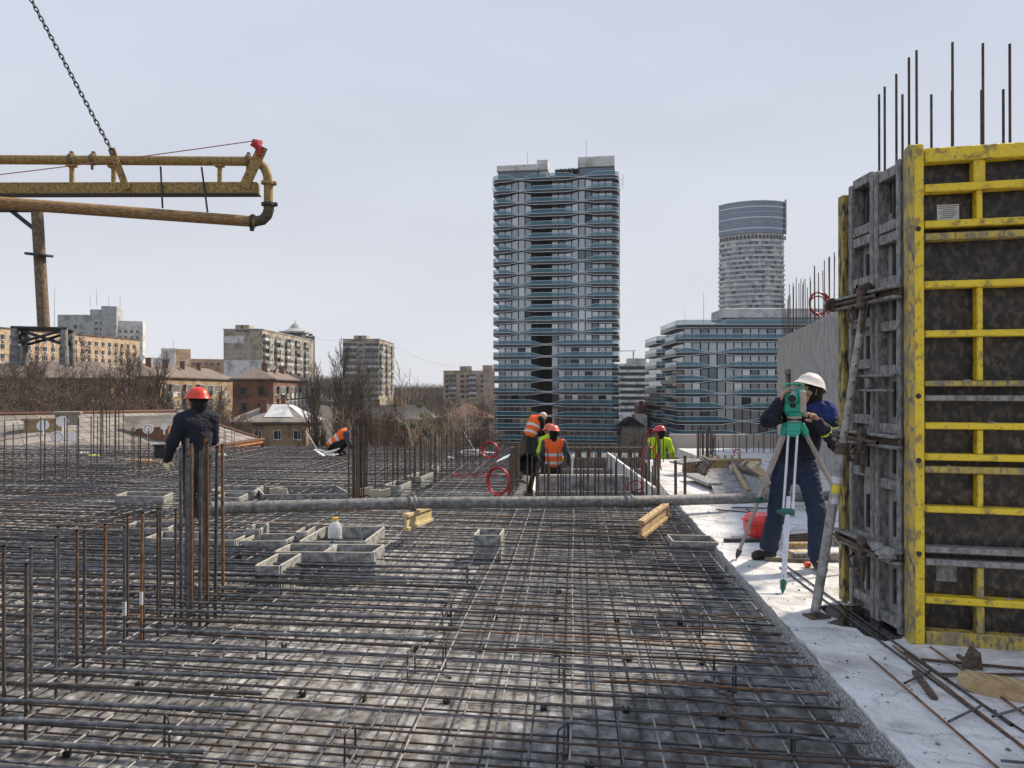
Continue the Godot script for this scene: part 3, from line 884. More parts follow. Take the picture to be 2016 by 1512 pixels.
# ---------- box-outs ----------
func box_out(label: String, a: Vector3, u: Vector3, w: Vector3, h: float, div := -1.0) -> void:
	# open-topped box of boards: a is the near left corner at the top, u along the front, w going back
	var o := thing("box_out", label, "formwork box", a, "plywood box-outs in the mat")
	var t := 0.021
	var low := -h
	var f := func(p: Vector3, q: Vector3, nm: String, mt: Material) -> void:
		var d := q - p
		var x := d.normalized()
		var m := MB.new()
		m.bevel((p + q) * 0.5 + Vector3(0, low * 0.5, 0), Vector3(d.length(), h, t), 0.003, Basis(x, Vector3.UP, x.cross(Vector3.UP)))
		var b := part(o, nm, m.mesh(), mt)
		var e := MB.new()
		e.box((p + q) * 0.5 + Vector3(0, 0.0025, 0), Vector3(d.length() - 0.006, 0.005, t - 0.006), Basis(x, Vector3.UP, x.cross(Vector3.UP)))
		part(b, "board_edge", e.mesh(), mats.box_edge)
	var un := u.normalized() * t
	var wn := w.normalized() * t
	f.call(Vector3.ZERO, u, "board", mats.box_ply)
	f.call(w, u + w, "board", mats.box_ply)
	f.call(wn * 0.6, w - wn * 0.6, "board", mats.box_ply)
	f.call(u + wn * 0.6, u + w - wn * 0.6, "board", mats.box_ply)
	if div > 0.0: f.call(u * div + wn * 0.6, u * div + w - wn * 0.6, "divider", mats.box_ply)

func box_outs() -> void:
	var b := func(label: String, p1: Array, p2: Array, p3: Array, h := 0.26, y := 0.02, div := -1.0) -> void:
		# near left, near right, far left corners of the rim in the picture
		var a := on(p1[0], p1[1], y)
		var q := on(p2[0], p2[1], y)
		var c := on(p3[0], p3[1], y)
		box_out(label, a, q - a, c - a, h, div)
	b.call("largest plywood box-out, with the big water bottle in it", [590, 1066], [718, 1066], [641, 1037], 0.28, 0.06)
	b.call("long plywood box-out with a divider in front of the water bottle", [541, 1086], [733, 1088], [573, 1071], 0.28, 0.05, 0.5)
	b.call("small open plywood box-out nearest the camera among the boxes", [503, 1114], [551, 1114], [548, 1090], 0.28, 0.05)
	b.call("flat plywood box-out left of the bottle box", [476, 1065], [561, 1065], [507, 1051], 0.26, 0.02)
	b.call("small brownish box-out behind the flat box", [485, 1042], [512, 1042], [503, 1031], 0.3, 0.08)
	b.call("narrow box-out touching the left back of the bottle box", [583, 1048], [602, 1048], [610, 1032], 0.26, 0.06)
	b.call("long low box-out at the feet of the worker in navy", [287, 1059], [462, 1064], [322, 1046], 0.26, 0.02)
	b.call("low box-out just behind the short rusty bars", [238, 1040], [330, 1040], [270, 1026], 0.24, 0.0)
	b.call("low wide box-out on the mat left of the worker in navy", [229, 976], [322, 978], [251, 968], 0.2, 0.06)
	b.call("single tall box-out in the middle of the mat", [934, 1054], [984, 1054], [944, 1041], 0.3, 0.06)
	b.call("box-out at the joint in front of the timber beam on the right", [1325, 1066], [1413, 1068], [1314, 1053], 0.26, 0.03)
	b.call("wide shallow box-out behind the left end of the pipe", [520, 974], [690, 972], [505, 958], 0.3, 0.0)
	b.call("small box-out between the worker in navy and the pipe", [424, 978], [470, 980], [444, 970], 0.2, 0.02)
	b.call("box-out behind the pipe at its left end", [418, 966], [500, 967], [440, 956], 0.24, 0.02)
	b.call("small box-out beyond the pipe beside the fence of bars", [757, 955], [787, 957], [780, 946], 0.2, 0.04)
	b.call("farther narrow box-out beside the fence of bars", [800, 938], [828, 939], [826, 929], 0.2, 0.04)
	b.call("farthest tiny box-out beside the fence of bars", [845, 922], [860, 922], [852, 917], 0.16, 0.04)
	# leaning offcuts beside the dense column bars
	var k := 0
	for q in [[722, 966, 0.5], [742, 970, -0.4], [757, 970, 0.7], [545, 966, 0.5], [560, 968, -0.6]]:
		var m := MB.new()
		m.bevel(Vector3(0, 0.06, 0), Vector3(0.2, 0.12, 0.02), 0.003)
		var o := single("board_offcut", ["upright pale board offcut right of the dense column bars", "tilted board offcut next to the dense column bars", "third small board offcut right of the dense column bars", "upright board offcut inside the wide shallow box", "leaning board offcut inside the wide shallow box"][k], "board", m.mesh(), mats.box_edge, on(q[0], q[1] + 8, -0.03), "small board offcuts")
		o.rotation = Vector3(0.2, q[2], 0.1)
		k += 1
	# bottles
	var bo := on(660, 1064, -0.06)
	var t := thing("water_bottle", "big clear water bottle with a yellow cap in the largest box", "bottle", bo)
	var m1 := MB.new()
	m1.lathe(Vector3.ZERO, [[0.0, 0.0], [0.07, 0.0], [0.078, 0.015], [0.078, 0.05], [0.074, 0.056], [0.078, 0.062], [0.078, 0.1], [0.074, 0.106], [0.078, 0.112], [0.074, 0.15], [0.058, 0.19], [0.03, 0.215], [0.026, 0.225], [0.026, 0.235]], 20)
	part(t, "body", m1.mesh(), mats.bottle)
	var m2 := MB.new()
	m2.lathe(Vector3(0, 0.225, 0), [[0.0, 0.0], [0.031, 0.0], [0.032, 0.03], [0.02, 0.034], [0.0, 0.034]], 16)
	part(t, "cap", m2.mesh(), mats.cap_yellow)
	var t2 := thing("water_bottle", "small clear bottle with a blue cap behind the divider of the long box", "bottle", on(654, 1094, -0.04))
	var m3 := MB.new()
	m3.lathe(Vector3.ZERO, [[0.0, 0.0], [0.034, 0.0], [0.037, 0.01], [0.037, 0.07], [0.03, 0.1], [0.014, 0.122], [0.013, 0.13]], 16)
	part(t2, "body", m3.mesh(), mats.bottle)
	var m4 := MB.new()
	m4.lathe(Vector3(0, 0.125, 0), [[0.0, 0.0], [0.017, 0.0], [0.017, 0.022], [0.0, 0.024]], 12)
	part(t2, "cap", m4.mesh(), mats.cap_blue)
	for bt in [t, t2]:
		# a bearer board under each bottle, nailed across the box
		var m5 := MB.new()
		m5.box(Vector3(0, -0.012, 0), Vector3(0.2, 0.02, 0.1))
		part(bt, "base_ring", m5.mesh(), mats.box_ply)

func spacers() -> void:
	# black plastic spacers on the deck and bent steel chairs between the mats
	rng.seed = 9
	var m := MB.new()
	m.box(Vector3(0, 0.011, 0), Vector3(0.036, 0.022, 0.034))
	m.box(Vector3(-0.014, 0.03, 0), Vector3(0.008, 0.018, 0.034))
	m.box(Vector3(0.014, 0.03, 0), Vector3(0.008, 0.018, 0.034))
	var sm := m.mesh()
	var spots := [[134, 1474], [275, 1341], [443, 1350], [597, 1356], [820, 1266], [948, 1268], [1095, 1277], [1238, 1285], [1382, 1293], [880, 1370], [1070, 1383], [1232, 1388], [1420, 1400], [537, 1505], [1160, 1500], [884, 1200], [975, 1205], [1095, 1208], [1214, 1212], [1338, 1216], [1208, 1158], [1100, 1155], [1420, 1430], [715, 1365], [425, 1255], [560, 1262]]
	for p in spots:
		var o := single("bar_spacer", "small black plastic bar spacer on the plywood under the mat", "spacer", sm, mats.black_plastic, on(p[0], p[1] + 14, -0.229), "black bar spacers under the mat")
		o.rotation.y = rng.randf_range(-0.3, 0.3)
	var cm := MB.new()
	cm.tube([Vector3(-0.1, 0.0, 0.06), Vector3(-0.06, 0.006, 0), Vector3(-0.055, 0.17, 0), Vector3(-0.04, 0.185, 0), Vector3(0.04, 0.185, 0), Vector3(0.055, 0.17, 0), Vector3(0.06, 0.006, 0), Vector3(0.1, 0.0, -0.06)], 0.006, 6)
	var chm := cm.mesh()
	for p in [[875, 1310], [1105, 1340], [1108, 1490], [810, 1320], [1405, 1340], [1445, 1360], [330, 1470], [525, 1290], [880, 1225], [1380, 1245], [690, 1495], [920, 1140], [1560, 1500]]:
		var o2 := single("steel_chair", "bent steel bar chair holding the upper mat off the deck", "bar chair", chm, mats.bar_dark, on(p[0], p[1] + 12, -0.222), "bent bar chairs between the mats")
		o2.rotation.y = rng.randf_range(0.9, 2.2)

# ---------- the delivery pipe and the timbers it rests on ----------
func h_beam(label: String, a: Vector3, b: Vector3, mt: Material) -> void:
	var o := thing("timber_beam", label, "timber beam")
	var d := b - a
	var x := d.normalized()
	var s := Basis(x, Vector3.UP, x.cross(Vector3.UP))
	var c := (a + b) * 0.5
	var l := d.length()
	for q in [["lower_flange", 0.02], ["upper_flange", 0.18]]:
		var m := MB.new()
		m.bevel(c + Vector3(0, q[1], 0), Vector3(l, 0.04, 0.08), 0.004, s)
		part(o, q[0], m.mesh(), mt)
	var m2 := MB.new()
	m2.bevel(c + Vector3(0, 0.1, 0), Vector3(l - 0.01, 0.12, 0.027), 0.002, s)
	part(o, "web", m2.mesh(), mt)

func pipe() -> void:
	var o := thing("concrete_pipe", "long grey concrete delivery pipe lying across the mat on timbers", "pipe")
	var pts := [Vector3(-3.3, 0.3, -8.55), at(812, 990, 9.2), at(1238, 987, 9.65), Vector3(4.7, 0.1, -10.95)]
	for i in 3:
		var m := MB.new()
		m.cone(pts[i], 0.07, pts[i + 1], 0.07, 20)
		part(o, "pipe_length", m.mesh(), mats.pipe_grey)
	for i in 3:
		var d: Vector3 = (pts[maxi(i, 1)] - pts[maxi(i, 1) - 1]).normalized()
		var m := MB.new()
		m.lathe(pts[i] - d * 0.045, [[0.06, 0.0], [0.086, 0.0], [0.09, 0.02], [0.08, 0.045], [0.09, 0.07], [0.086, 0.09], [0.06, 0.09]], 20, d)
		m.bevel(pts[i] + Vector3(0, 0.1, 0), Vector3(0.05, 0.045, 0.04), 0.006)
		part(o, "coupling", m.mesh(), mats.pipe_grey)
	h_beam("short yellow timber beam propping the pipe left of the middle", Vector3(-1.24, -0.03, -8.95), Vector3(-1.02, -0.03, -9.65), mats.timber_yellow)
	h_beam("yellow timber beam propping the pipe on the right near the joint", Vector3(1.42, -0.03, -8.5), Vector3(2.02, -0.03, -9.95), mats.timber)

# ---------- left: scraps on the mat ----------
func scraps() -> void:
	rng.seed = 55
	var k := 0
	var lab := ["bundle of white plastic strips by the crouching worker", "white painted timber scraps beside the small hose coil", "yellow glove dropped at the far left of the deck", "pink rag on the far left of the deck", "pale board lying at the foot of the small brown bar cluster", "white scrap right of the column bars", "white sheet of plastic by the left shaft bars", "white scrap at the far fence of bars"]
	for q in [[632, 899, 0], [940, 897, 0], [186, 898, 1], [166, 893, 2], [273, 910, 3], [437, 897, 4], [992, 912, 5], [885, 903, 4]]:
		var m := MB.new()
		var mt: Material = mats.white_plastic
		match q[2]:
			0:
				for i in 7:
					var a := rng.randf_range(-0.5, 0.5)
					m.bevel(Vector3(rng.randf_range(-0.28, 0.28), 0.03 + 0.03 * i * 0.6, rng.randf_range(-0.1, 0.1)), Vector3(0.42, 0.02, 0.07), 0.004, Basis(Vector3.UP, a * 2.0) * Basis(Vector3.BACK, rng.randf_range(-0.35, 0.35)))
				m.cone(Vector3(-0.05, 0.1, 0), 0.012, Vector3(-0.35, 0.62, 0.05), 0.01, 6)
			1, 2:
				for i in 6: m.lathe(Vector3(rng.randf_range(-0.1, 0.1), 0.0, rng.randf_range(-0.05, 0.05)), [[0.0, -0.01], [0.03, 0.0], [0.035, 0.02], [0.015, 0.045], [0.0, 0.05]], 7)
				mt = mats.glove_pale if q[2] == 1 else mats.instrument_beige
			3:
				m.bevel(Vector3(0, 0.05, 0), Vector3(0.55, 0.04, 0.14), 0.005)
				m.bevel(Vector3(0.3, 0.02, 0.1), Vector3(0.5, 0.06, 0.05), 0.005)
				mt = mats.timber
			4:
				m.bevel(Vector3(0, 0.03, 0), Vector3(0.16, 0.06, 0.02), 0.004, Basis(Vector3.UP, 0.4))
				m.bevel(Vector3(0.06, 0.02, 0.04), Vector3(0.1, 0.03, 0.06), 0.004)
			5:
				var pts := []
				for i in 5:
					for j in 5: pts.append(Vector3(0.1 * j - 0.2, 0.02 + 0.055 * j + 0.02 * sin(i * 2.0 + j), 0.08 * i))
				m.grid(pts, 5)
		single("scrap", lab[k], "scrap", m.mesh(), mt, on(q[0], q[1], -0.02))
		k += 1
	# dark crate on the far left
	var cr := MB.new()
	cr.bevel(Vector3(0, 0.14, 0), Vector3(0.36, 0.28, 0.24), 0.02)
	cr.bevel(Vector3(0, 0.29, 0), Vector3(0.4, 0.04, 0.28), 0.01)
	single("plastic_crate", "small black crate on the deck far left of the worker in navy", "crate", cr.mesh(), mats.black_plastic, on(322, 900, -0.03))

# ---------- right: formwork, prop, wall, loose things on the slab ----------
const FO := Vector3(2.545, 0.0, -4.95)
func fu() -> Vector3: return Vector3(cos(0.235), 0, sin(0.235))
func fv() -> Vector3: return Vector3(-0.03, 0, -1.0).normalized()
func formwork() -> void:
	var o := thing("wall_formwork", "tall steel wall formwork with chipped yellow frames and dark panels", "formwork")
	var u := fu()
	var v := fv()
	var nrm := Vector3(-u.z, 0, u.x) * -1.0   # outward, towards the camera
	if nrm.z < 0: nrm = -nrm
	var B := Basis(u, Vector3.UP, nrm)
	var H := 3.2
	var bx := func(nm: String, cu: float, cy: float, cn: float, s: Vector3, mt: Material, bev := 0.006) -> MeshInstance3D:
		var m := MB.new()
		m.bevel(FO + u * cu + Vector3(0, cy, 0) + nrm * cn, s, bev, B)
		return part(o, nm, m.mesh(), mt)
	# front: stained panel, stiles, rails, ribs
	var W := 1.8
	for k in 2:
		bx.call("panel_sheet", 0.45 + 0.9 * k, H * 0.5, -0.105, Vector3(0.9 - 0.004, H - 0.02, 0.02), mats.form_panel, 0.002)
	for k in 3:
		bx.call("frame_stile", 0.05 + 0.9 * k - (0.0 if k == 0 else 0.05), H * 0.5, -0.045, Vector3(0.09, H, 0.13), mats.form_yellow)
	bx.call("stile_edge", 0.0215, H * 0.5, -0.042, Vector3(0.038, H - 0.006, 0.13), mats.form_worn, 0.003)
	var y_of := func(py: float) -> float: return EYE - (py - HOR) * 0.003217
	var rails := [[300, 0.09, 0], [366, 0.05, 0], [438, 0.045, 0], [463, 0.045, 1], [558, 0.045, 0], [656, 0.042, 0], [755, 0.036, 1], [784, 0.036, 2], [839, 0.042, 0], [901, 0.042, 0], [926, 0.042, 1], [1005, 0.04, 0], [1085, 0.04, 2], [1110, 0.04, 2], [1185, 0.045, 0], [1262, 0.1, 1]]
	for k in 2:
		for r in rails:
			var mt: Material = [mats.form_yellow, mats.form_worn, mats.form_grey][r[2]]
			bx.call("rail", 0.5 + 0.9 * k - 0.025 * k, y_of.call(r[0]), -0.045, Vector3(0.795, r[1], 0.1), mt)
		for g in [[315, 358, 0.07], [375, 430, 0.035], [566, 650, 0.035], [664, 748, 0.035], [848, 893, 0.035], [935, 998, 0.035], [1118, 1176, 0.04], [1195, 1245, 0.045]]:
			var y1: float = y_of.call(g[0])
			var y0: float = y_of.call(g[1])
			bx.call("rib", 0.425 + 0.9 * k, (y0 + y1) * 0.5, -0.055, Vector3(g[2], y1 - y0 + 0.012, 0.085), mats.form_yellow if g[0] < 1100 else mats.form_worn)
	# dried grout on rails, paper labels on the panel
	rng.seed = 61
	for i in 9:
		var m := MB.new()
		var rr: Array = rails[rng.randi_range(2, 15)]
		var c: Vector3 = FO + u * rng.randf_range(0.12, 0.8) + Vector3(0, y_of.call(rr[0]) + rr[1] * 0.5, 0) + nrm * -0.05
		m.lathe(c, [[0.0, -0.02], [rng.randf_range(0.015, 0.04), -0.005], [rng.randf_range(0.01, 0.03), 0.005], [0.0, 0.009]], 5, Vector3(rng.randf_range(-0.2, 0.2), 1, rng.randf_range(-0.2, 0.2)).normalized())
		part(o, "grout_lump", m.mesh(), mats.cement_crust)
	var card := bx.call("label_card", 0.265, y_of.call(410), -0.09, Vector3(0.13, 0.1, 0.004), mats.sticker_white, 0.001) as MeshInstance3D
	for i in 7:
		var pm := MB.new()
		pm.box(FO + u * (0.265 + rng.randf_range(-0.008, 0.008)) + Vector3(0, y_of.call(410) + 0.04 - 0.0125 * i, 0) + nrm * -0.0865, Vector3(rng.randf_range(0.07, 0.11), 0.005, 0.002), B)
		part(card, "printed_line", pm.mesh(), mats.print_grey)
	bx.call("label_card", 0.25, y_of.call(1137), -0.09, Vector3(0.12, 0.1, 0.004), mats.form_grey, 0.001)
	# holes in the left stile
	for py in [447, 780, 908, 1093]:
		var m := MB.new()
		m.cone(FO + u * 0.06 + Vector3(0, y_of.call(py), 0) + nrm * 0.014, 0.017, FO + u * 0.06 + Vector3(0, y_of.call(py), 0) + nrm * 0.0225, 0.017, 12)
		part(o, "tie_hole", m.mesh(), mats.black_plastic)
	# left side: two grey panels between the yellow stile and the far yellow stile
	var S := Basis(v, Vector3.UP, v.cross(Vector3.UP))
	var sl := v.cross(Vector3.UP)
	if sl.x > 0: sl = -sl
	var so := FO + nrm * -0.11
	var sb := func(nm: String, cv: float, cy: float, cn: float, s: Vector3, mt: Material, bev := 0.006) -> MeshInstance3D:
		var m := MB.new()
		m.bevel(so + v * cv + Vector3(0, cy, 0) + sl * cn, s, bev, S)
		return part(o, nm, m.mesh(), mt)
	sb.call("side_sheet", 0.42, H * 0.5, -0.1, Vector3(0.78, H - 0.03, 0.02), mats.form_back, 0.002)
	for c in [0.045, 0.335, 0.4, 0.72]:
		sb.call("side_stile", c, H * 0.5 - 0.02, -0.04, Vector3(0.05, H - 0.05, 0.1), mats.form_grey)
	for k in 2:
		var c0: float = [0.19, 0.56][k]
		var w0: float = [0.24, 0.27][k]
		for y in [0.06, 0.5, 0.98, 1.36, 1.76, 2.06, 2.36, 2.66, 2.74, 3.1]:
			sb.call("side_rail", c0, y + (0.05 if k else 0.0), -0.045, Vector3(w0 - 0.004, 0.07, 0.09), mats.form_grey)
		for y in [0.28, 0.74, 1.17, 1.56, 1.9, 2.2, 2.5, 2.92]:
			sb.call("stiffener", c0 + 0.02, y, -0.07, Vector3(0.03, 0.24, 0.05), mats.form_back)
			sb.call("tie_plate", c0 - 0.05, y - 0.03, -0.075, Vector3(0.1, 0.07, 0.04), mats.form_back)
	sb.call("back_stile", 0.84, H * 0.5 - 0.04, -0.005, Vector3(0.09, H - 0.1, 0.06), mats.form_dull)
	sb.call("back_stile", 0.775, H * 0.5 - 0.04, -0.05, Vector3(0.045, H - 0.1, 0.06), mats.boom_dark)
	# walers, clamps and tie rods
	for y in [2.27, 1.28, 0.52]:
		for q in [0.035, -0.035]:
			sb.call("waler", 0.42, y + q, 0.05, Vector3(0.9, 0.022, 0.07), mats.form_grey)
		sb.call("waler_web", 0.42, y, 0.03, Vector3(0.9, 0.05, 0.012), mats.rusty_steel)
		var m := MB.new()
		m.cone(so + v * 0.1 + Vector3(0, y - 0.01, 0) + sl * 0.12, 0.012, so + v * (0.93 if y > 2.0 else 0.9) + Vector3(0, y + 0.0, 0) + sl * 0.08, 0.012, 8)
		m.lathe(so + v * (0.8 if y > 2.0 else 0.74) + Vector3(0, y, 0) + sl * (0.1 if y > 2.0 else 0.05), [[0.0, 0.0], [0.05, 0.0], [0.055, 0.02], [0.03, 0.04], [0.03, 0.1], [0.0, 0.1]], 10, v)
		part(o, "tie_rod", m.mesh(), mats.rusty_steel)
		var c := MB.new()
		c.bevel(so + v * 0.34 + Vector3(0, y, 0) + sl * 0.11, Vector3(0.06, 0.16, 0.05), 0.012, S)
		c.bevel(so + v * 0.34 + Vector3(0, y - 0.13, 0) + sl * 0.1, Vector3(0.035, 0.22, 0.03), 0.008, S * Basis(Vector3.BACK, 0.15))
		c.tube([so + v * 0.42 + Vector3(0, y - 0.06, 0) + sl * 0.13, so + v * 0.47 + Vector3(0, y - 0.1, 0) + sl * 0.15, so + v * 0.46 + Vector3(0, y - 0.16, 0) + sl * 0.13, so + v * 0.38 + Vector3(0, y - 0.17, 0) + sl * 0.11], 0.012, 6)
		part(o, "clamp", c.mesh(), mats.rusty_steel)
	# the large wedge clamp half way up
	var wc := MB.new()
	for q in [0.05, -0.05]:
		wc.bevel(so + v * 0.22 + Vector3(0, 1.67 + q, 0) + sl * 0.08, Vector3(0.42, 0.018, 0.06), 0.006, S)
	wc.lathe(so + v * 0.44 + Vector3(0, 1.67, 0) + sl * 0.08, [[0.0, 0.0], [0.055, 0.0], [0.05, 0.05], [0.03, 0.08], [0.0, 0.09]], 12, v)
	wc.bevel(so + v * 0.3 + Vector3(0, 1.67, 0) + sl * 0.075, Vector3(0.05, 0.08, 0.05), 0.01, S)
	part(o, "wedge_clamp", wc.mesh(), mats.form_grey)
	# cement crusted on the low waler
	var cr := MB.new()
	for i in 9:
		cr.lathe(so + v * rng.randf_range(0.02, 0.26) + Vector3(0, 0.555 + rng.randf_range(-0.06, 0.01), 0) + sl * rng.randf_range(0.05, 0.11), [[0.0, -0.03], [0.05, -0.01], [0.045, 0.015], [0.0, 0.03]], 7, Vector3(rng.randf_range(-0.4, 0.4), 1, rng.randf_range(-0.4, 0.4)).normalized())
	part(o, "cement_crust", cr.mesh(), mats.cement_crust)
	# inside: the wall already poured up to below the rim, and the far face of the form
	var core := MB.new()
	core.prism([Vector2(0.1, 0.13), Vector2(1.8, 0.13), Vector2(1.8, 0.8), Vector2(0.1, 0.8)], FO, u, v, Vector3(0, 2.85, 0))
	part(o, "poured_wall", core.mesh(), mats.wall_concrete)
	# bars rising out of it
	rng.seed = 62
	var st := thing("starter_bars", "tall dark bars rising from the top of the yellow formwork against the sky", "starter bars", Vector3.ZERO, "starter bar groups")
	for q in [[1732, 185, 5.65], [1743, 170, 5.6], [1766, 145, 5.4], [1778, 185, 5.3], [1791, 112, 5.25], [1806, 98, 5.2], [1835, 185, 5.25], [1877, 82, 5.05], [1876, 178, 5.1], [1937, 84, 5.0], [1934, 176, 5.05], [1990, 85, 4.95], [1977, 175, 5.0], [2040, 90, 4.95]]:
		var b := at(q[0], q[1], q[2])
		var a := Vector3(b.x, 2.8, b.z)
		bar(st, a, b, 0.0085, mats.bar_dark if q[1] > 120 else mats.bar_brown, 0)

func prop() -> void:
	var a := on(1604, 1214)
	var b := at(1704, 590, 5.42)
	var o := thing("push_pull_prop", "grey telescopic steel prop leaning from the slab up to the formwork", "prop")
	var mid := a.lerp(b, 0.53)
	var m := MB.new()
	m.cone(a + Vector3(0, 0.03, 0), 0.033, mid, 0.033, 16)
	part(o, "outer_tube", m.mesh(), mats.prop_steel)
	var m2 := MB.new()
	m2.cone(mid, 0.026, b, 0.026, 16)
	part(o, "inner_tube", m2.mesh(), mats.prop_steel)
	var d := (b - a).normalized()
	var m3 := MB.new()
	m3.lathe(mid - d * 0.03, [[0.03, 0.0], [0.045, 0.0], [0.047, 0.025], [0.038, 0.03], [0.038, 0.05], [0.047, 0.055], [0.045, 0.08], [0.03, 0.08]], 16, d)
	m3.tube([mid + Vector3(0.03, 0, 0.05), mid + Vector3(0.07, 0.02, 0.06), mid + Vector3(0.09, -0.02, 0.02), mid + Vector3(0.05, -0.03, -0.03)], 0.007, 6)
	part(o, "collar", m3.mesh(), mats.rusty_steel)
	for i in 7:
		var p := mid.lerp(b, 0.12 + 0.11 * i)
		var h := MB.new()
		h.cone(p + Vector3(-0.004, 0, 0.021), 0.0075, p + Vector3(-0.005, 0, 0.0285), 0.0075, 8)
		part(o, "pin_hole", h.mesh(), mats.black_plastic)
	for q in [[0.29, 0.025, "sticker_white"], [0.335, 0.05, "sticker_yellow"], [0.385, 0.04, "sticker_white"]]:
		var p0 := mid.lerp(a, q[0] - 0.13)
		var s := MB.new()
		s.cone(p0, 0.0338, p0 - d * q[1] * 1.9, 0.0338, 16, false)
		part(o, "sticker", s.mesh(), mats[q[2]])
	var ft := MB.new()
	ft.bevel(a + Vector3(0.01, 0.008, 0), Vector3(0.16, 0.012, 0.12), 0.004, Basis(Vector3.UP, 0.2))
	ft.bevel(a + Vector3(0, 0.03, 0), Vector3(0.05, 0.05, 0.07), 0.01)
	part(o, "foot_plate", ft.mesh(), mats.rusty_steel)
	var hd := MB.new()
	hd.bevel(b + Vector3(0.01, 0.04, 0), Vector3(0.05, 0.16, 0.05), 0.01, Basis(Vector3.BACK, -0.1))
	hd.cone(b + Vector3(-0.06, 0.09, 0.0), 0.014, b + Vector3(0.09, 0.09, -0.02), 0.014, 8)
	part(o, "head_fork", hd.mesh(), mats.rusty_steel)
	# puddle at the foot of the form
	var poly := []
	for q in [[1612, 1195], [1640, 1190], [1690, 1194], [1730, 1208], [1770, 1240], [1775, 1256], [1740, 1262], [1700, 1250], [1685, 1236], [1655, 1232], [1628, 1226], [1650, 1218], [1630, 1212]]:
		var w := on(q[0], q[1])
		poly.append(Vector2(w.x, -w.z))
	poly.reverse()
	var pm := MB.new()
	pm.prism(poly, Vector3(0, 0.001, 0), Vector3(1, 0, 0), Vector3(0, 0, -1), Vector3(0, 0.003, 0))
	var pu := structure("puddle", pm.mesh(), mats.puddle)
	pu.set_meta("label", "black puddle on the slab under the formwork")

func wall_behind() -> void:
	# cast wall on the right edge: from far left corner to behind the formwork
	var a := Vector3(7.62, 0, -21.7)
	var b := Vector3(4.95, 0, -9.2)
	var o := thing("concrete_wall", "grey cast concrete wall with board joints behind the surveyor", "wall")
	var d := (b - a)
	var L := d.length()
	var x := d.normalized()
	var nx := Vector3(x.z, 0, -x.x)
	if nx.x > 0: nx = -nx
	var S := Basis(x, Vector3.UP, x.cross(Vector3.UP))
	# panels with a recessed joint between them; one bay holds a boarded opening
	var n := 9
	for i in n:
		var t0 := L * i / n
		var w := L / n - 0.025
		var c := a + x * (t0 + w * 0.5)
		var m := MB.new()
		if i == 1:
			m.bevel(c + Vector3(0, 2.55, 0), Vector3(w, 0.9, 0.25), 0.006, S)
			m.bevel(c + Vector3(0, 1.05, 0) - x * (w * 0.5 - 0.1), Vector3(0.2, 2.1, 0.25), 0.006, S)
			m.bevel(c + Vector3(0, 1.05, 0) + x * (w * 0.5 - 0.1), Vector3(0.2, 2.1, 0.25), 0.006, S)
		else:
			m.bevel(c + Vector3(0, 1.5, 0), Vector3(w, 3.0, 0.25), 0.006, S)
		part(o, "cast_panel", m.mesh(), mats.wall_concrete)
		if i == 1:
			var bm := MB.new()
			bm.bevel(c + Vector3(0, 2.04, 0), Vector3(w - 0.44, 0.1, 0.3), 0.006, S)
			bm.bevel(c + Vector3(0, 1.0, 0) - x * 0.25, Vector3(0.1, 2.0, 0.2), 0.006, S)
			part(o, "opening_frame", bm.mesh(), mats.timber_old)
			var bm2 := MB.new()
			bm2.bevel(c + Vector3(0, 1.0, 0), Vector3(w - 0.42, 2.0, 0.06), 0.006, S)
			part(o, "opening_board", bm2.mesh(), mats.timber)
		if i > 0:
			var jm := MB.new()
			jm.box(a + x * (t0 - 0.0125) + Vector3(0, 1.49, 0), Vector3(0.022, 2.98, 0.2), S)
			part(o, "joint_strip", jm.mesh(), mats.form_back)
		for yy in [0.6, 1.5, 2.5]:
			if i == 1: continue
			var tm := MB.new()
			tm.cone(c + x * (w * 0.5 - 0.1) + Vector3(0, yy, 0) + nx * 0.12, 0.018, c + x * (w * 0.5 - 0.1) + Vector3(0, yy, 0) + nx * 0.127, 0.018, 10)
			part(o, "tie_hole", tm.mesh(), mats.black_plastic)
	rng.seed = 63
	var st := thing("starter_bars", "thin rusty bars along the top of the concrete wall", "starter bars", Vector3.ZERO, "starter bar groups")
	for i in 44:
		var t := 0.2 + i * 0.26 + rng.randf_range(-0.1, 0.1)
		var p := a + x * t + nx * (0.07 if i % 2 else -0.07)
		var dd := -p.z
		bar(st, p + Vector3(0, 2.9, 0), p + Vector3(rng.randf_range(-0.02, 0.02), 3.0 + rng.randf_range(0.95, 1.35), 0), 0.009, bar_mat([0.05, 0.4, 0.5, 0.05, 0.0]), 0)

func plank(nm: String, label: String, a: Vector3, b: Vector3, w: float, h: float, mt: Material, group := "") -> void:
	var m := MB.new()
	var d := b - a
	var x := d.normalized()
	var z := x.cross(Vector3.UP).normalized()
	m.bevel((a + b) * 0.5, Vector3(d.length(), h, w), minf(h, w) * 0.08, Basis(x, z.cross(x), z))
	single(nm, label, "timber", m.mesh(), mt, Vector3.ZERO, group)

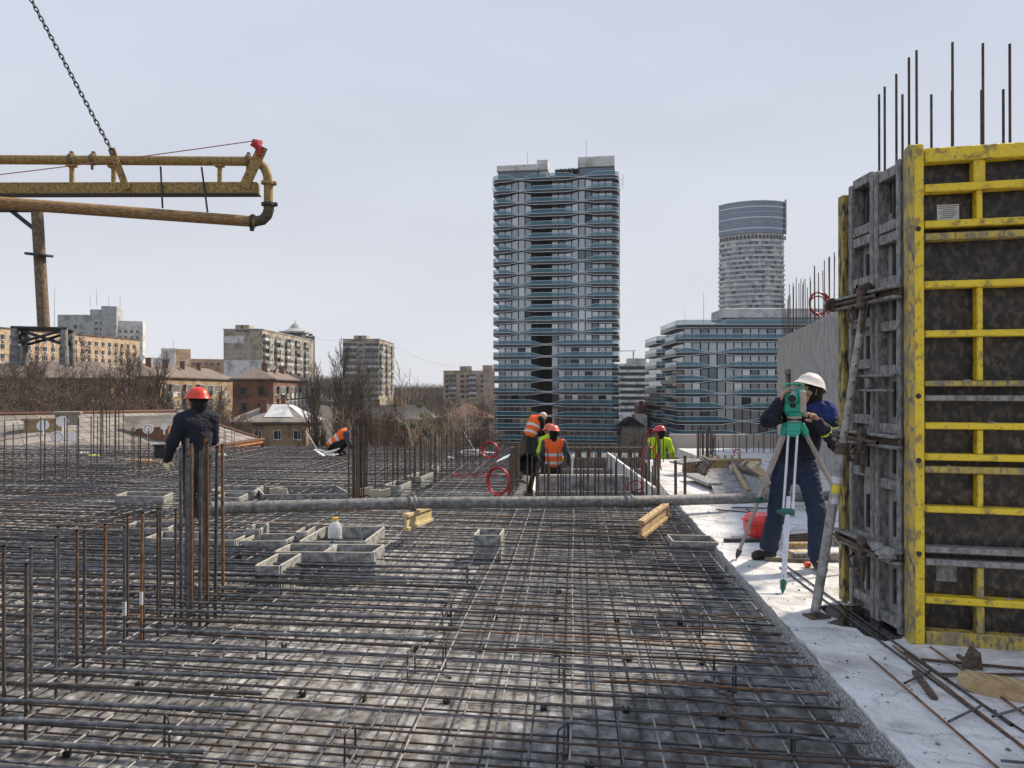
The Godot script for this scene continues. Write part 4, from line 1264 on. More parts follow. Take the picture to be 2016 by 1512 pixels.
func slab_things() -> void:
	# ramp of plywood and the heap of boards beyond the pipe
	var p := [on(1408, 978, 0.02), on(1520, 978, 0.02), at(1470, 924, 14.1), at(1388, 924, 14.1)]
	var r := MB.new()
	var up := Vector3(0, 0.02, 0)
	r.quad(p[0] + up, p[1] + up, p[2] + up, p[3] + up)
	r.quad(p[3], p[2], p[1], p[0])
	for i in 4: r.quad(p[i], p[(i + 1) % 4], p[(i + 1) % 4] + up, p[i] + up)
	single("plywood_ramp", "large grey plywood sheet sloping up beyond the pipe", "plywood sheet", r.mesh(), mats.ramp_ply)
	var p2 := [on(1480, 979, 0.015), on(1600, 985, 0.015), at(1540, 932, 13.6), at(1462, 930, 13.6)]
	var r2 := MB.new()
	r2.quad(p2[0] + up, p2[1] + up, p2[2] + up, p2[3] + up)
	r2.quad(p2[3], p2[2], p2[1], p2[0])
	for i in 4: r2.quad(p2[i], p2[(i + 1) % 4], p2[(i + 1) % 4] + up, p2[i] + up)
	single("plywood_ramp", "darker plywood sheet lying right of the ramp behind the tripod", "plywood sheet", r2.mesh(), mats.box_ply)
	plank("timber_batten", "brown square batten lying down the ramp's right edge", at(1442, 920, 14.0) + Vector3(0, 0.04, 0), at(1472, 974, 11.7) + Vector3(0, 0.06, 0), 0.06, 0.06, mats.timber)
	plank("timber_beam", "yellow plank tilted across the top of the ramp", at(1453, 930, 13.7), at(1483, 910, 15.1), 0.32, 0.05, mats.timber_yellow)
	plank("timber_batten", "pale batten beside the tilted yellow plank", at(1449, 926, 13.8), at(1470, 908, 15.0), 0.07, 0.06, mats.timber)
	plank("timber_board", "long pale board sloping behind the tripod leg", at(1485, 919, 14.4), at(1520, 955, 12.1), 0.2, 0.04, mats.timber)
	for i in 7:
		plank("timber_board", ["lowest dark board of the heap right of the ramp", "second dark board of the heap right of the ramp", "third dark board of the heap right of the ramp", "fourth dark board of the heap right of the ramp", "fifth dark board of the heap right of the ramp", "sixth dark board of the heap right of the ramp", "topmost dark board of the heap right of the ramp"][i], at(1427 + 5 * i, 905 + i, 15.6 - 0.1 * i), at(1470 + 6 * i, 928 + 3 * i, 13.3 - 0.08 * i), 0.08, 0.05, mats.timber_old, "dark boards heaped by the ramp")
	for i in 6:
		plank("timber_board", ["lowest board of the fan of battens left of the ramp", "second board of the fan of battens left of the ramp", "third board of the fan of battens left of the ramp", "fourth board of the fan of battens left of the ramp", "fifth board of the fan of battens left of the ramp", "topmost board of the fan of battens left of the ramp"][i], at(1358 + 5 * i, 905 - i, 15.4), at(1386 + 3 * i, 938 - 6 * i, 13.5), 0.06, 0.05, mats.timber_old if i % 3 else mats.rusty_steel, "battens fanned left of the ramp")
	# low timber form wall with a plywood sheet lying over it
	var f := MB.new()
	f.bevel(Vector3(3.75, 0.1, -14.9), Vector3(0.9, 0.24, 0.06), 0.006)
	f.bevel(Vector3(3.75, 0.23, -14.9), Vector3(0.9, 0.05, 0.1), 0.006)
	single("timber_upstand", "low timber form wall left of the plywood ramp", "formwork", f.mesh(), mats.timber)
	plank("timber_board", "grey plank stack slanting over the low timber form wall", at(1358, 934, 13.6), at(1408, 954, 12.3), 0.25, 0.05, mats.box_ply)
	plank("plywood_offcut", "pale sheet offcut lying on the low timber form wall", at(1330, 924, 14.4) + Vector3(0, 0.12, 0), at(1372, 918, 14.6) + Vector3(0, 0.12, 0), 0.4, 0.03, mats.ramp_ply)
	var tw := MB.new()
	tw.bevel(at(1420, 910, 16.4), Vector3(1.7, 0.16, 0.06), 0.006)
	for i in 6: tw.bevel(at(1384 + 14 * i, 909, 16.4) + Vector3(0, 0.0, 0.05), Vector3(0.05, 0.3, 0.05), 0.005)
	single("timber_upstand", "long low timber guard wall at the far right edge of the slab", "formwork", tw.mesh(), mats.timber)
	# parapet stub of pale blocks behind
	var pb := MB.new()
	pb.bevel(Vector3(6.0, 0.12, -21.0), Vector3(3.4, 0.5, 0.12), 0.01)
	single("parapet", "pale low parapet panel at the far right edge of the slab", "parapet", pb.mesh(), mats.instrument_beige)
	# red case behind the surveyor
	var c := thing("instrument_case", "red plastic instrument case lying behind the surveyor's leg", "case", on(1500, 1062))
	var cb := MB.new()
	cb.bevel(Vector3(0.02, 0.13, -0.12), Vector3(0.3, 0.25, 0.36), 0.05)
	part(c, "shell", cb.mesh(), mats.case_red)
	var cl := MB.new()
	for i in 3: cl.bevel(Vector3(0.02 + 0.07 * (i - 1), 0.12, 0.062), Vector3(0.035, 0.16, 0.02), 0.006)
	cl.bevel(Vector3(0.02, 0.17, -0.12), Vector3(0.312, 0.018, 0.372), 0.006)
	part(c, "ribs", cl.mesh(), mats.case_red)
	var ch := MB.new()
	ch.tube([Vector3(-0.13, 0.2, -0.2), Vector3(-0.165, 0.2, -0.19), Vector3(-0.165, 0.2, -0.05), Vector3(-0.13, 0.2, -0.04)], 0.011, 6)
	part(c, "handle", ch.mesh(), mats.case_red)
	# orange ball by the boot
	var ob := thing("marker_cap", "orange plastic marker cap by the surveyor's boot nearest the prop", "marker", on(1589, 1117))
	var om := MB.new()
	om.lathe(Vector3.ZERO, [[0.0, 0.0], [0.024, 0.004], [0.034, 0.025], [0.028, 0.048], [0.0, 0.058]], 14)
	part(ob, "cap", om.mesh(), mats.ball_orange)
	# timbers between and behind the surveyor's feet
	plank("timber_batten", "short yellow batten on the slab between the surveyor's boots", on(1552, 1098) + Vector3(0, 0.035, 0), on(1600, 1098) + Vector3(0, 0.035, 0), 0.1, 0.07, mats.timber_yellow)
	plank("timber_batten", "upper short batten lying on the one between the boots", on(1550, 1092) + Vector3(0, 0.095, -0.02), on(1595, 1092) + Vector3(0, 0.095, -0.02), 0.08, 0.045, mats.timber)
	for i in 5:
		plank("timber_batten", ["lowest rusty batten of the bundle between the surveyor's legs", "second rusty batten of the bundle between the surveyor's legs", "third rusty batten of the bundle between the surveyor's legs", "fourth rusty batten of the bundle between the surveyor's legs", "top rusty batten of the bundle between the surveyor's legs"][i], on(1548, 1072 + 2 * i) + Vector3(0, 0.09 - 0.015 * i, 0), on(1590, 1066 + 3 * i) + Vector3(0, 0.08 - 0.012 * i, 0), 0.03, 0.025, mats.rusty_steel, "rusty battens behind the surveyor")
	plank("steel_channel", "dark steel channel lying on the slab behind the red case", on(1425, 1067) + Vector3(0, 0.02, 0), on(1510, 1067) + Vector3(0, 0.02, 0), 0.05, 0.035, mats.form_back)
	plank("steel_channel", "nearer long grey channel on the slab behind the prop", on(1560, 1104) + Vector3(0, 0.04, 0), on(1660, 1104) + Vector3(0, 0.04, 0), 0.08, 0.08, mats.form_grey)
	plank("steel_channel", "farther long grey channel on the slab behind the prop", on(1600, 1072) + Vector3(0, 0.05, 0), on(1700, 1074) + Vector3(0, 0.05, 0), 0.1, 0.1, mats.form_grey)
	plank("timber_batten", "thin round stick on the slab behind the left boot", on(1505, 1104) + Vector3(0, 0.02, 0), on(1600, 1108) + Vector3(0, 0.02, 0), 0.035, 0.035, mats.timber_old)
	# loose bars on the slab
	rng.seed = 64
	var k := 0
	for q in [[1535, 1118, 2090, 1530, 0.007, "bar_dark", "long dark bar running from the tripod foot past the puddle"], [1548, 1116, 1990, 1430, 0.007, "bar_dark", "second long dark bar beside the one from the tripod foot"], [1711, 1296, 1985, 1535, 0.006, "bar_rust", "left rusty rail bar of the loose mesh strip"], [1757, 1274, 2090, 1535, 0.006, "bar_rust", "middle rusty rail bar of the loose mesh strip"], [1779, 1285, 2100, 1500, 0.006, "bar_brown", "brown bar lying against the middle rail bar"], [1830, 1275, 2060, 1440, 0.006, "bar_rust", "right rusty rail bar of the loose mesh strip"], [1812, 1301, 2040, 1322, 0.008, "bar_brown", "short thick bar lying crosswise by the timber block"], [1848, 1331, 2040, 1332, 0.008, "bar_brown", "second crosswise bar behind the timber block"], [1410, 1004, 1540, 1016, 0.008, "bar_dark", "thin bar on the slab just in front of the pipe"], [1440, 1000, 1560, 1003, 0.008, "bar_dark", "bar on the slab right under the pipe"], [1470, 1003, 1480, 1012, 0.008, "bar_dark", "short bar end in front of the pipe"], [1560, 1056, 1680, 1060, 0.01, "bar_dark", "dark bar on the slab behind the surveyor's knees"]]:
		var a := on(q[0], q[1]) + Vector3(0, 0.008 + 0.002 * (k % 4), 0)
		var b := on(q[2], q[3]) + Vector3(0, 0.008 + 0.002 * (k % 4), 0)
		var o := thing("loose_bar", q[6], "steel bar", Vector3.ZERO, "loose bars on the slab")
		bar(o, a, b, q[4], mats[q[5]], 0)
		k += 1
	for q in [[1779, 1352, 1834, 1326, "short cross bar of the mesh strip nearest the formwork"], [1856, 1341, 1918, 1325, "short cross bar beside the timber block"], [1866, 1428, 1928, 1398, "short cross bar in the middle of the mesh strip"], [1952, 1418, 2030, 1395, "short cross bar at the right end of the mesh strip"], [1969, 1506, 2040, 1512, "short cross bar at the bottom right corner"]]:
		var o := thing("loose_bar", q[4], "steel bar", Vector3.ZERO, "loose bars on the slab")
		bar(o, on(q[0], q[1]) + Vector3(0, 0.022, 0), on(q[2], q[3]) + Vector3(0, 0.022, 0), 0.0065, mats.bar_grey, 0)
	# steel wedge, timber block, clamp
	plank("steel_wedge", "small flat steel wedge among the loose bars", on(1800, 1326) + Vector3(0, 0.012, 0), on(1838, 1378) + Vector3(0, 0.012, 0), 0.035, 0.02, mats.rusty_steel)
	var tb := MB.new()
	var ta := on(1890, 1360)
	var te := on(2075, 1396)
	var td := (te - ta)
	td.y = 0
	var tx := td.normalized()
	var tz := Vector3(-tx.z, 0, tx.x)
	if tz.z > 0: tz = -tz
	tb.prism([Vector2(0.0, 0.03), Vector2(0.07, 0.0), Vector2(td.length(), 0.0), Vector2(td.length(), 0.085), Vector2(0.02, 0.085), Vector2(-0.02, 0.06)], ta, tx, Vector3.UP, tz * 0.12)
	single("timber_block", "thick pale timber block lying at the right edge below the formwork", "timber", tb.mesh(), mats.timber)
	var w2 := MB.new()
	w2.prism([Vector2(-0.05, 0.0), Vector2(0.05, 0.0), Vector2(0.04, 0.1), Vector2(0.0, 0.13), Vector2(-0.03, 0.06)], on(1915, 1318), Vector3(0.98, 0, 0.2), Vector3.UP, Vector3(0.01, 0, -0.05))
	w2.tube([on(1885, 1300) + Vector3(0, 0.03, 0), on(1898, 1310) + Vector3(0, 0.035, 0), on(1912, 1312) + Vector3(0, 0.05, 0)], 0.014, 7)
	single("wing_nut_clamp", "rusty clamp piece standing on the slab behind the timber block", "clamp", w2.mesh(), mats.rusty_steel)

# ---------- placing boom hung from a chain ----------
func boom() -> void:
	var D := 11.0
	var o := thing("placing_boom", "yellow concrete placing boom with pipes and post hanging at the left", "placing boom")
	var p := func(x: float, y: float, d := 11.0) -> Vector3: return at(x, y, d)
	var m := MB.new()
	m.cone(p.call(-420, 311), 0.066, p.call(497, 317), 0.066, 18)
	var tp := part(o, "upper_pipe", m.mesh(), mats.boom_olive)
	for x in [-60.0, 140.0, 183.0, 489.0]:
		var c: Vector3 = p.call(x, 312.0 + 0.0065 * x)
		var q := MB.new()
		q.lathe(c - Vector3(0.03, 0, 0), [[0.06, 0.0], [0.08, 0.0], [0.085, 0.02], [0.085, 0.045], [0.08, 0.06], [0.06, 0.06]], 16, Vector3.RIGHT)
		q.bevel(c + Vector3(0, 0.09, 0), Vector3(0.05, 0.05, 0.05), 0.01)
		q.bevel(c - Vector3(0.02, 0.11, 0), Vector3(0.035, 0.08, 0.03), 0.008)
		part(tp, "coupling", q.mesh(), mats.boom_post)
	# box girder with bottom flange
	var a: Vector3 = p.call(-420, 373)
	var b: Vector3 = p.call(508, 371)
	var x := (b - a).normalized()
	var S := Basis(x, Vector3.BACK.cross(x).normalized(), Vector3.BACK)
	var g := MB.new()
	g.bevel((a + b) * 0.5, Vector3(a.distance_to(b), 0.165, 0.14), 0.008, S)
	part(o, "girder", g.mesh(), mats.boom_olive)
	var g2 := MB.new()
	g2.bevel((a + b) * 0.5 - Vector3(0, 0.092, 0), Vector3(a.distance_to(b) + 0.04, 0.016, 0.17), 0.004, S)
	part(o, "bottom_flange", g2.mesh(), mats.boom_dark)
	# lower pipe
	var l := MB.new()
	l.cone(p.call(-420, 368, 9.0), 0.078, p.call(500, 436), 0.078, 18)
	part(o, "lower_pipe", l.mesh(), mats.boom_rust)
	# bends joining both pipes
	var e1 := []
	for q in [[497, 317], [510, 320], [520, 330], [526, 345], [528, 362], [528, 402]]: e1.append(p.call(q[0], q[1]))
	var m1 := MB.new()
	m1.tube(e1, 0.064, 16)
	part(o, "upper_bend", m1.mesh(), mats.boom_olive)
	var e2 := []
	for q in [[528, 402], [529, 412], [525, 424], [516, 433], [500, 436]]: e2.append(p.call(q[0], q[1]))
	var m2 := MB.new()
	m2.tube(e2, 0.074, 16)
	part(o, "lower_bend", m2.mesh(), mats.boom_elbow)
	for q in [[527, 360, 0.095, Vector3(0.05, 1, 0)], [528, 402, 0.1, Vector3(0, 1, 0)], [497, 436, 0.105, Vector3(1, -0.1, 0)]]:
		var f := MB.new()
		var dn: Vector3 = q[3].normalized()
		f.lathe(p.call(q[0], q[1]) - dn * 0.02, [[0.05, 0.0], [q[2], 0.0], [q[2], 0.04], [0.05, 0.04]], 16, dn)
		f.bevel(p.call(q[0], q[1]) + dn.cross(Vector3.BACK) * q[2], Vector3(0.06, 0.06, 0.05), 0.01)
		part(o, "flange", f.mesh(), mats.boom_dark if q[1] > 380 else mats.boom_olive)
	# bracket at the tip and the hanger bar the chain is hooked into
	var br := MB.new()
	var ba: Vector3 = p.call(484, 372) + Vector3(0, 0, 0.09)
	var bb: Vector3 = p.call(521, 292) + Vector3(0, 0, 0.09)
	var bd := (bb - ba).normalized()
	br.bevel((ba + bb) * 0.5, Vector3(ba.distance_to(bb), 0.15, 0.025), 0.006, Basis(bd, Vector3.BACK.cross(bd), Vector3.BACK))
	part(o, "tip_bracket", br.mesh(), mats.boom_olive)
	var hb := MB.new()
	var ha: Vector3 = p.call(225, 296) + Vector3(0, 0, 0.1)
	var hc: Vector3 = p.call(256, 376) + Vector3(0, 0, 0.1)
	var hd := (hc - ha).normalized()
	hb.bevel((ha + hc) * 0.5, Vector3(ha.distance_to(hc), 0.1, 0.02), 0.005, Basis(hd, Vector3.BACK.cross(hd), Vector3.BACK))
	hb.bevel((ha + hc) * 0.5 + Vector3(0.01, 0.02, 0.015), Vector3(0.3, 0.03, 0.02), 0.005, Basis(hd, Vector3.BACK.cross(hd), Vector3.BACK))
	part(o, "hanger_bar", hb.mesh(), mats.boom_olive)
	for q in [[140, 326, 141, 360], [222, 328, 224, 360], [431, 326, 433, 360]]:
		var s := MB.new()
		var sa: Vector3 = p.call(q[0], q[1])
		var sb: Vector3 = p.call(q[2], q[3])
		s.bevel((sa + sb) * 0.5, Vector3(0.055, sa.distance_to(sb), 0.05), 0.005)
		s.bevel(sa, Vector3(0.13, 0.03, 0.1), 0.006)
		part(o, "pipe_saddle", s.mesh(), mats.boom_olive)
	for q in [[321, 331, 325, 412], [401, 332, 413, 420]]:
		var s := MB.new()
		s.cone(p.call(q[0], q[1]) + Vector3(0, 0, 0.09), 0.014, p.call(q[2], q[3]) + Vector3(0, 0, 0.09), 0.014, 8)
		part(o, "guide_rod", s.mesh(), mats.boom_dark)
	# post, brace, flange, foot with four padded legs
	var po := MB.new()
	po.cone(p.call(72, 415, 10.6), 0.075, p.call(86, 646, 10.6), 0.078, 16)
	part(o, "post", po.mesh(), mats.boom_post)
	var bc := MB.new()
	var q0: Vector3 = p.call(18, 412, 10.6)
	var q1: Vector3 = p.call(66, 450, 10.6)
	var qd := (q1 - q0).normalized()
	bc.bevel((q0 + q1) * 0.5, Vector3(q0.distance_to(q1), 0.05, 0.05), 0.005, Basis(qd, Vector3.BACK.cross(qd), Vector3.BACK))
	bc.bevel(p.call(10, 413, 10.6), Vector3(1.0, 0.035, 0.16), 0.005)
	part(o, "brace", bc.mesh(), mats.boom_dark)
	var fl := MB.new()
	fl.lathe(p.call(76, 501, 10.6) - Vector3(0, 0.02, 0), [[0.07, 0.0], [0.17, 0.0], [0.175, 0.02], [0.17, 0.035], [0.07, 0.035]], 20, Vector3(0.12, 1, 0.12).normalized())
	part(o, "post_flange", fl.mesh(), mats.boom_dark)
	var ft := p.call(86, 648, 10.6) as Vector3
	var pl := MB.new()
	pl.bevel(ft, Vector3(0.66, 0.03, 0.6), 0.006, Basis(Vector3.UP, 0.35))
	part(o, "foot_plate", pl.mesh(), mats.boom_dark)
	var B := Basis(Vector3.UP, 0.35)
	var cs := [B * Vector3(-0.29, 0, 0.25), B * Vector3(0.29, 0, 0.25), B * Vector3(0.29, 0, -0.25), B * Vector3(-0.29, 0, -0.25)]
	for c in cs:
		var lg := MB.new()
		lg.cone(ft + c, 0.045, ft + c - Vector3(0, 0.26, 0), 0.047, 12)
		var leg := part(o, "leg", lg.mesh(), mats.form_grey)
		var pd := MB.new()
		pd.cone(ft + c - Vector3(0, 0.24, 0), 0.056, ft + c - Vector3(0, 0.5, 0), 0.06, 12)
		part(leg, "pad_sleeve", pd.mesh(), mats.pipe_grey)
	for i in 4:
		var c0: Vector3 = ft + cs[i]
		var c1: Vector3 = ft + cs[(i + 1) % 4]
		for s in [0, 1]:
			var w := MB.new()
			w.cone((c0 if s == 0 else c1) - Vector3(0, 0.02, 0), 0.02, (c1 if s == 0 else c0) - Vector3(0, 0.22, 0), 0.02, 6)
			part(o, "leg_brace", w.mesh(), mats.boom_dark)
	# chain
	var top: Vector3 = p.call(-20, -150)
	var low: Vector3 = p.call(228, 302) + Vector3(0, 0, 0.12)
	var ch := thing("lifting_chain", "steel lifting chain running up out of the picture from the boom", "chain", low)
	var lk := MB.new()
	var lp := []
	for i in 16:
		var t := TAU * i / 16.0
		lp.append(Vector3(0.024 * cos(t), 0.034 * sin(t) + 0.014 * signf(sin(t)), 0))
	lk.tube(lp, 0.0095, 6, true)
	var lm := lk.mesh()
	var dr := (top - low)
	var n := int(dr.length() / 0.078)
	var up := dr.normalized()
	var sx := up.cross(Vector3.BACK).normalized()
	for i in n:
		var f := Basis(sx, up, sx.cross(up))
		part(ch, "chain_link", lm, mats.chain, Transform3D(f * Basis(Vector3.UP, PI * 0.25 + (PI * 0.5 if i % 2 else 0.0)), up * (0.078 * i)))
	# pink cable along the boom, and the rag tied at its tip
	var cb := MB.new()
	var cp := []
	for i in 13:
		var t := i / 12.0
		cp.append(at(lerpf(-300, 512, t), lerpf(386, 285, t) + 9.0 * sin(PI * t) * 0.5, 11.0) + Vector3(0, 0, 0.2))
	cb.tube(cp, 0.007, 6)
	single("cable", "thin pink cable stretched along the boom to its tip", "cable", cb.mesh(), mats.cable_pink)
	var rg := MB.new()
	var pts := []
	for i in 9:
		for j in 7:
			var w := 0.05 + 0.028 * sin(j * 0.9)
			var an := TAU * i / 8.0
			pts.append(p.call(508 + 1.5 * j, 281 + 5.0 * j) + Vector3(cos(an) * w * (1.0 + 0.3 * sin(j * 2.0 + i)), 0, sin(an) * w + 0.13))
	rg.grid(pts, 7)
	rg.lathe(p.call(516, 284) + Vector3(0, 0, 0.1), [[0.0, -0.03], [0.03, -0.02], [0.035, 0.02], [0.0, 0.04]], 8, Vector3(1, 0.2, 0).normalized())
	single("red_rag", "dark red rag tied over the tip bracket of the boom", "rag", rg.mesh(), mats.cloth_red)

# ---------- tripod and total station ----------
func tripod() -> void:
	var hd := Vector3(2.56, 1.3, -6.98)
	var o := thing("survey_tripod", "aluminium survey tripod with green clamps carrying the green instrument", "tripod")
	var h := MB.new()
	h.lathe(hd, [[0.0, -0.03], [0.075, -0.03], [0.08, -0.02], [0.08, 0.02], [0.07, 0.028], [0.0, 0.028]], 18)
	part(o, "tripod_head", h.mesh(), mats.instrument_green)
	var k := 0
	for f in [on(1540, 1169), on(1449, 1100), Vector3(3.27, 0, -6.9)]:
		var out := Vector3(f.x - hd.x, 0, f.z - hd.z).normalized()
		var side := out.cross(Vector3.UP)
		var top: Vector3 = hd + out * 0.075 + Vector3(0, -0.03, 0)
		var d: Vector3 = (f - top).normalized()
		var l := top.distance_to(f)
		var B := Basis(side, d, side.cross(d))
		var mt: Material = mats.aluminium if k == 0 else mats.leg_grey
		var hg := MB.new()
		hg.bevel(top, Vector3(0.12, 0.1, 0.055), 0.012, B)
		hg.bevel(top + d * 0.05, Vector3(0.1, 0.06, 0.04), 0.01, B)
		part(o, "hinge", hg.mesh(), mats.instrument_green)
		for s in [-1.0, 1.0]:
			var r := MB.new()
			r.bevel(top + d * (l * 0.275) + side * 0.037 * s, Vector3(0.02, l * 0.52, 0.026), 0.006, B)
			part(o, "leg_rod", r.mesh(), mt)
		var lo := MB.new()
		lo.bevel(top + d * (l * 0.69), Vector3(0.042, l * 0.5, 0.024), 0.006, B)
		var lw := part(o, "lower_leg", lo.mesh(), mt)
		if k == 0:
			for q in [0.905, 0.925]:
				var hl := MB.new()
				hl.cone(top + d * (l * q) + B.z * 0.01, 0.006, top + d * (l * q) + B.z * 0.0135, 0.006, 8)
				part(lw, "rivet", hl.mesh(), mats.black_plastic)
		var cl := MB.new()
		cl.bevel(top + d * (l * 0.535), Vector3(0.112, 0.055, 0.046), 0.008, B)
		cl.cone(top + d * (l * 0.535), 0.012, top + d * (l * 0.535) + side * 0.09, 0.016, 8)
		part(o, "clamp", cl.mesh(), mats.dark_green)
		var sh := MB.new()
		sh.cone(top + d * (l * 0.93), 0.027, top + d * (l * 0.968), 0.022, 10)
		sh.cone(top + d * (l * 0.968), 0.022, f, 0.003, 10)
		part(o, "shoe", sh.mesh(), mats.dark_green if k == 0 else mats.boom_dark)
		k += 1
	# strap hanging behind
	var t := thing("total_station", "green and beige total station on top of the tripod", "survey instrument", hd + Vector3(0.0, 0.028, 0))
	t.rotation.y = -0.28
	var g: Material = mats.instrument_green
	var q := MB.new()
	q.lathe(Vector3.ZERO, [[0.0, 0.0], [0.062, 0.0], [0.062, 0.012], [0.03, 0.014], [0.03, 0.03], [0.066, 0.032], [0.066, 0.052], [0.0, 0.052]], 18)
	part(t, "tribrach", q.mesh(), mats.instrument_beige)
	for i in 3:
		var an := TAU * i / 3.0 + 0.5
		var s := MB.new()
		s.cone(Vector3(cos(an) * 0.05, 0.012, sin(an) * 0.05), 0.013, Vector3(cos(an) * 0.05, 0.034, sin(an) * 0.05), 0.013, 10)
		part(t, "foot_screw", s.mesh(), mats.black_plastic)
	var bs := MB.new()
	bs.lathe(Vector3(0, 0.052, 0), [[0.0, 0.0], [0.068, 0.0], [0.085, 0.02], [0.088, 0.035], [0.0, 0.035]], 18)
	part(t, "base", bs.mesh(), g)
	var lw := MB.new()
	lw.bevel(Vector3(-0.012, 0.13, 0), Vector3(0.165, 0.1, 0.13), 0.018)
	part(t, "lower_housing", lw.mesh(), g)
	var ls := MB.new()
	ls.bevel(Vector3(-0.07, 0.2, 0), Vector3(0.045, 0.17, 0.1), 0.014)
	part(t, "standard", ls.mesh(), g)
	var rs := MB.new()
	rs.bevel(Vector3(0.062, 0.185, 0), Vector3(0.075, 0.22, 0.115), 0.016)
	var st := part(t, "standard", rs.mesh(), g)
	var fc := MB.new()
	fc.bevel(Vector3(0.07, 0.185, 0.058), Vector3(0.056, 0.2, 0.02), 0.01)
	part(st, "battery_cover", fc.mesh(), mats.instrument_beige)
	var pr := MB.new()
	pr.box(Vector3(0.072, 0.175, 0.0686), Vector3(0.012, 0.008, 0.001))
	part(st, "printed_mark", pr.mesh(), mats.print_grey)
	var tl := MB.new()
	tl.bevel(Vector3(-0.01, 0.215, 0.02), Vector3(0.07, 0.085, 0.15), 0.018)
	tl.cone(Vector3(-0.022, 0.215, 0.08), 0.04, Vector3(-0.026, 0.213, 0.125), 0.04, 20)
	var ts := part(t, "telescope", tl.mesh(), g)
	var ln := MB.new()
	ln.cone(Vector3(-0.026, 0.213, 0.12), 0.034, Vector3(-0.0265, 0.213, 0.1275), 0.034, 20)
	part(ts, "objective_lens", ln.mesh(), mats.lens)
	var ep := MB.new()
	ep.cone(Vector3(-0.005, 0.215, -0.05), 0.018, Vector3(0.0, 0.215, -0.13), 0.015, 12)
	part(ts, "eyepiece", ep.mesh(), mats.black_plastic)
	var kp := MB.new()
	kp.bevel(Vector3(-0.015, 0.15, 0.0685), Vector3(0.05, 0.035, 0.012), 0.005)
	part(t, "display", kp.mesh(), mats.black_plastic)
	var hn := MB.new()
	for s in [-1.0, 1.0]: hn.bevel(Vector3(0.075 * s, 0.315, 0), Vector3(0.02, 0.06, 0.03), 0.006, Basis(Vector3.BACK, 0.25 * s))
	hn.bevel(Vector3(0.0, 0.345, 0), Vector3(0.15, 0.016, 0.032), 0.006)
	hn.bevel(Vector3(0.03, 0.318, 0), Vector3(0.012, 0.05, 0.026), 0.004)
	hn.bevel(Vector3(0.0, 0.292, 0), Vector3(0.17, 0.016, 0.05), 0.006)
	part(t, "carrying_handle", hn.mesh(), g)

# ---------- buildings behind ----------
func far_materials() -> void:
	var V := Vector3.ONE
	var dirt := ntex(95, 0.01, [[0.55, 0.53, 0.5], [0.95, 0.95, 0.95], [1, 1, 1]], [0.25, 0.5, 0.8], 512, 6)
	var wm := func(key: String, c: Array, s := 0.25, sd := 1) -> void:
		smat(key, ntex(sd, 0.02, [[c[0] * 0.75, c[1] * 0.74, c[2] * 0.72], c, [c[0] * 1.15, c[1] * 1.15, c[2] * 1.15]], [0.2, 0.5, 0.85], 256, 5), V * s, 0.9, 0.0, dirt, V * 0.035)
	wm.call("peach_wall", [0.58, 0.42, 0.28], 0.25, 201)
	wm.call("white_wall", [0.66, 0.66, 0.64], 0.25, 202)
	wm.call("grey_wall", [0.4, 0.41, 0.41], 0.25, 203)
	wm.call("tan_wall", [0.4, 0.35, 0.275], 0.25, 204)
	wm.call("ochre_brick", [0.33, 0.235, 0.135], 0.4, 205)
	wm.call("red_brick", [0.19, 0.095, 0.06], 0.4, 206)
	wm.call("pink_wall", [0.42, 0.33, 0.25], 0.3, 207)
	wm.call("orange_brick", [0.42, 0.19, 0.085], 0.5, 208)
	wm.call("slate_roof", [0.25, 0.225, 0.195], 0.3, 209)
	wm.call("slate_roof1", [0.29, 0.26, 0.225], 0.3, 210)
	wm.call("slate_roof2", [0.21, 0.19, 0.165], 0.3, 211)
	wm.call("brown_roof", [0.19, 0.15, 0.125], 0.3, 212)
	wm.call("red_roof", [0.2, 0.1, 0.065], 0.3, 213)
	wm.call("zinc_roof", [0.62, 0.63, 0.65], 0.3, 214)
	wm.call("panel_white", [0.6, 0.6, 0.59], 0.3, 215)
	wm.call("panel_green", [0.2, 0.24, 0.2], 0.3, 216)
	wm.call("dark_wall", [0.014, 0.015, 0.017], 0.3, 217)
	wm.call("bark", [0.14, 0.108, 0.085], 0.8, 218)
	wm.call("bark_pale", [0.33, 0.275, 0.21], 0.8, 219)
	wm.call("bark_red", [0.165, 0.105, 0.078], 0.8, 220)
	pmat("win_dark", 0.03, 0.035, 0.042, 0.08)
	pmat("win_frame", 0.6, 0.6, 0.58, 0.6)
	pmat("win_brown", 0.1, 0.075, 0.06, 0.7)
	pmat("trim_light", 0.6, 0.63, 0.66, 0.5)
	pmat("slab_dark", 0.006, 0.016, 0.021, 0.25)
	var i := 0
	for c in [[0.29, 0.315, 0.345], [0.23, 0.255, 0.285], [0.39, 0.415, 0.445], [0.1, 0.125, 0.15], [0.025, 0.034, 0.046]]:
		pmat("pane%d" % i, c[0], c[1], c[2], 0.06, 0.75)
		i += 1
	var rail := pmat("rail_glass", 0.02, 0.16, 0.22, 0.05, 0.2)
	rail.albedo_color.a = 0.55
	rail.transparency = BaseMaterial3D.TRANSPARENCY_ALPHA
	pmat("conifer", 0.02, 0.035, 0.018, 0.9)
	pmat("mistletoe", 0.05, 0.075, 0.02, 0.9)
	pmat("dish_white", 0.66, 0.66, 0.65, 0.5)
	pmat("dish_rust", 0.36, 0.17, 0.06, 0.7)
	pmat("far_blue_glass", 0.14, 0.165, 0.22, 0.1, 0.6)

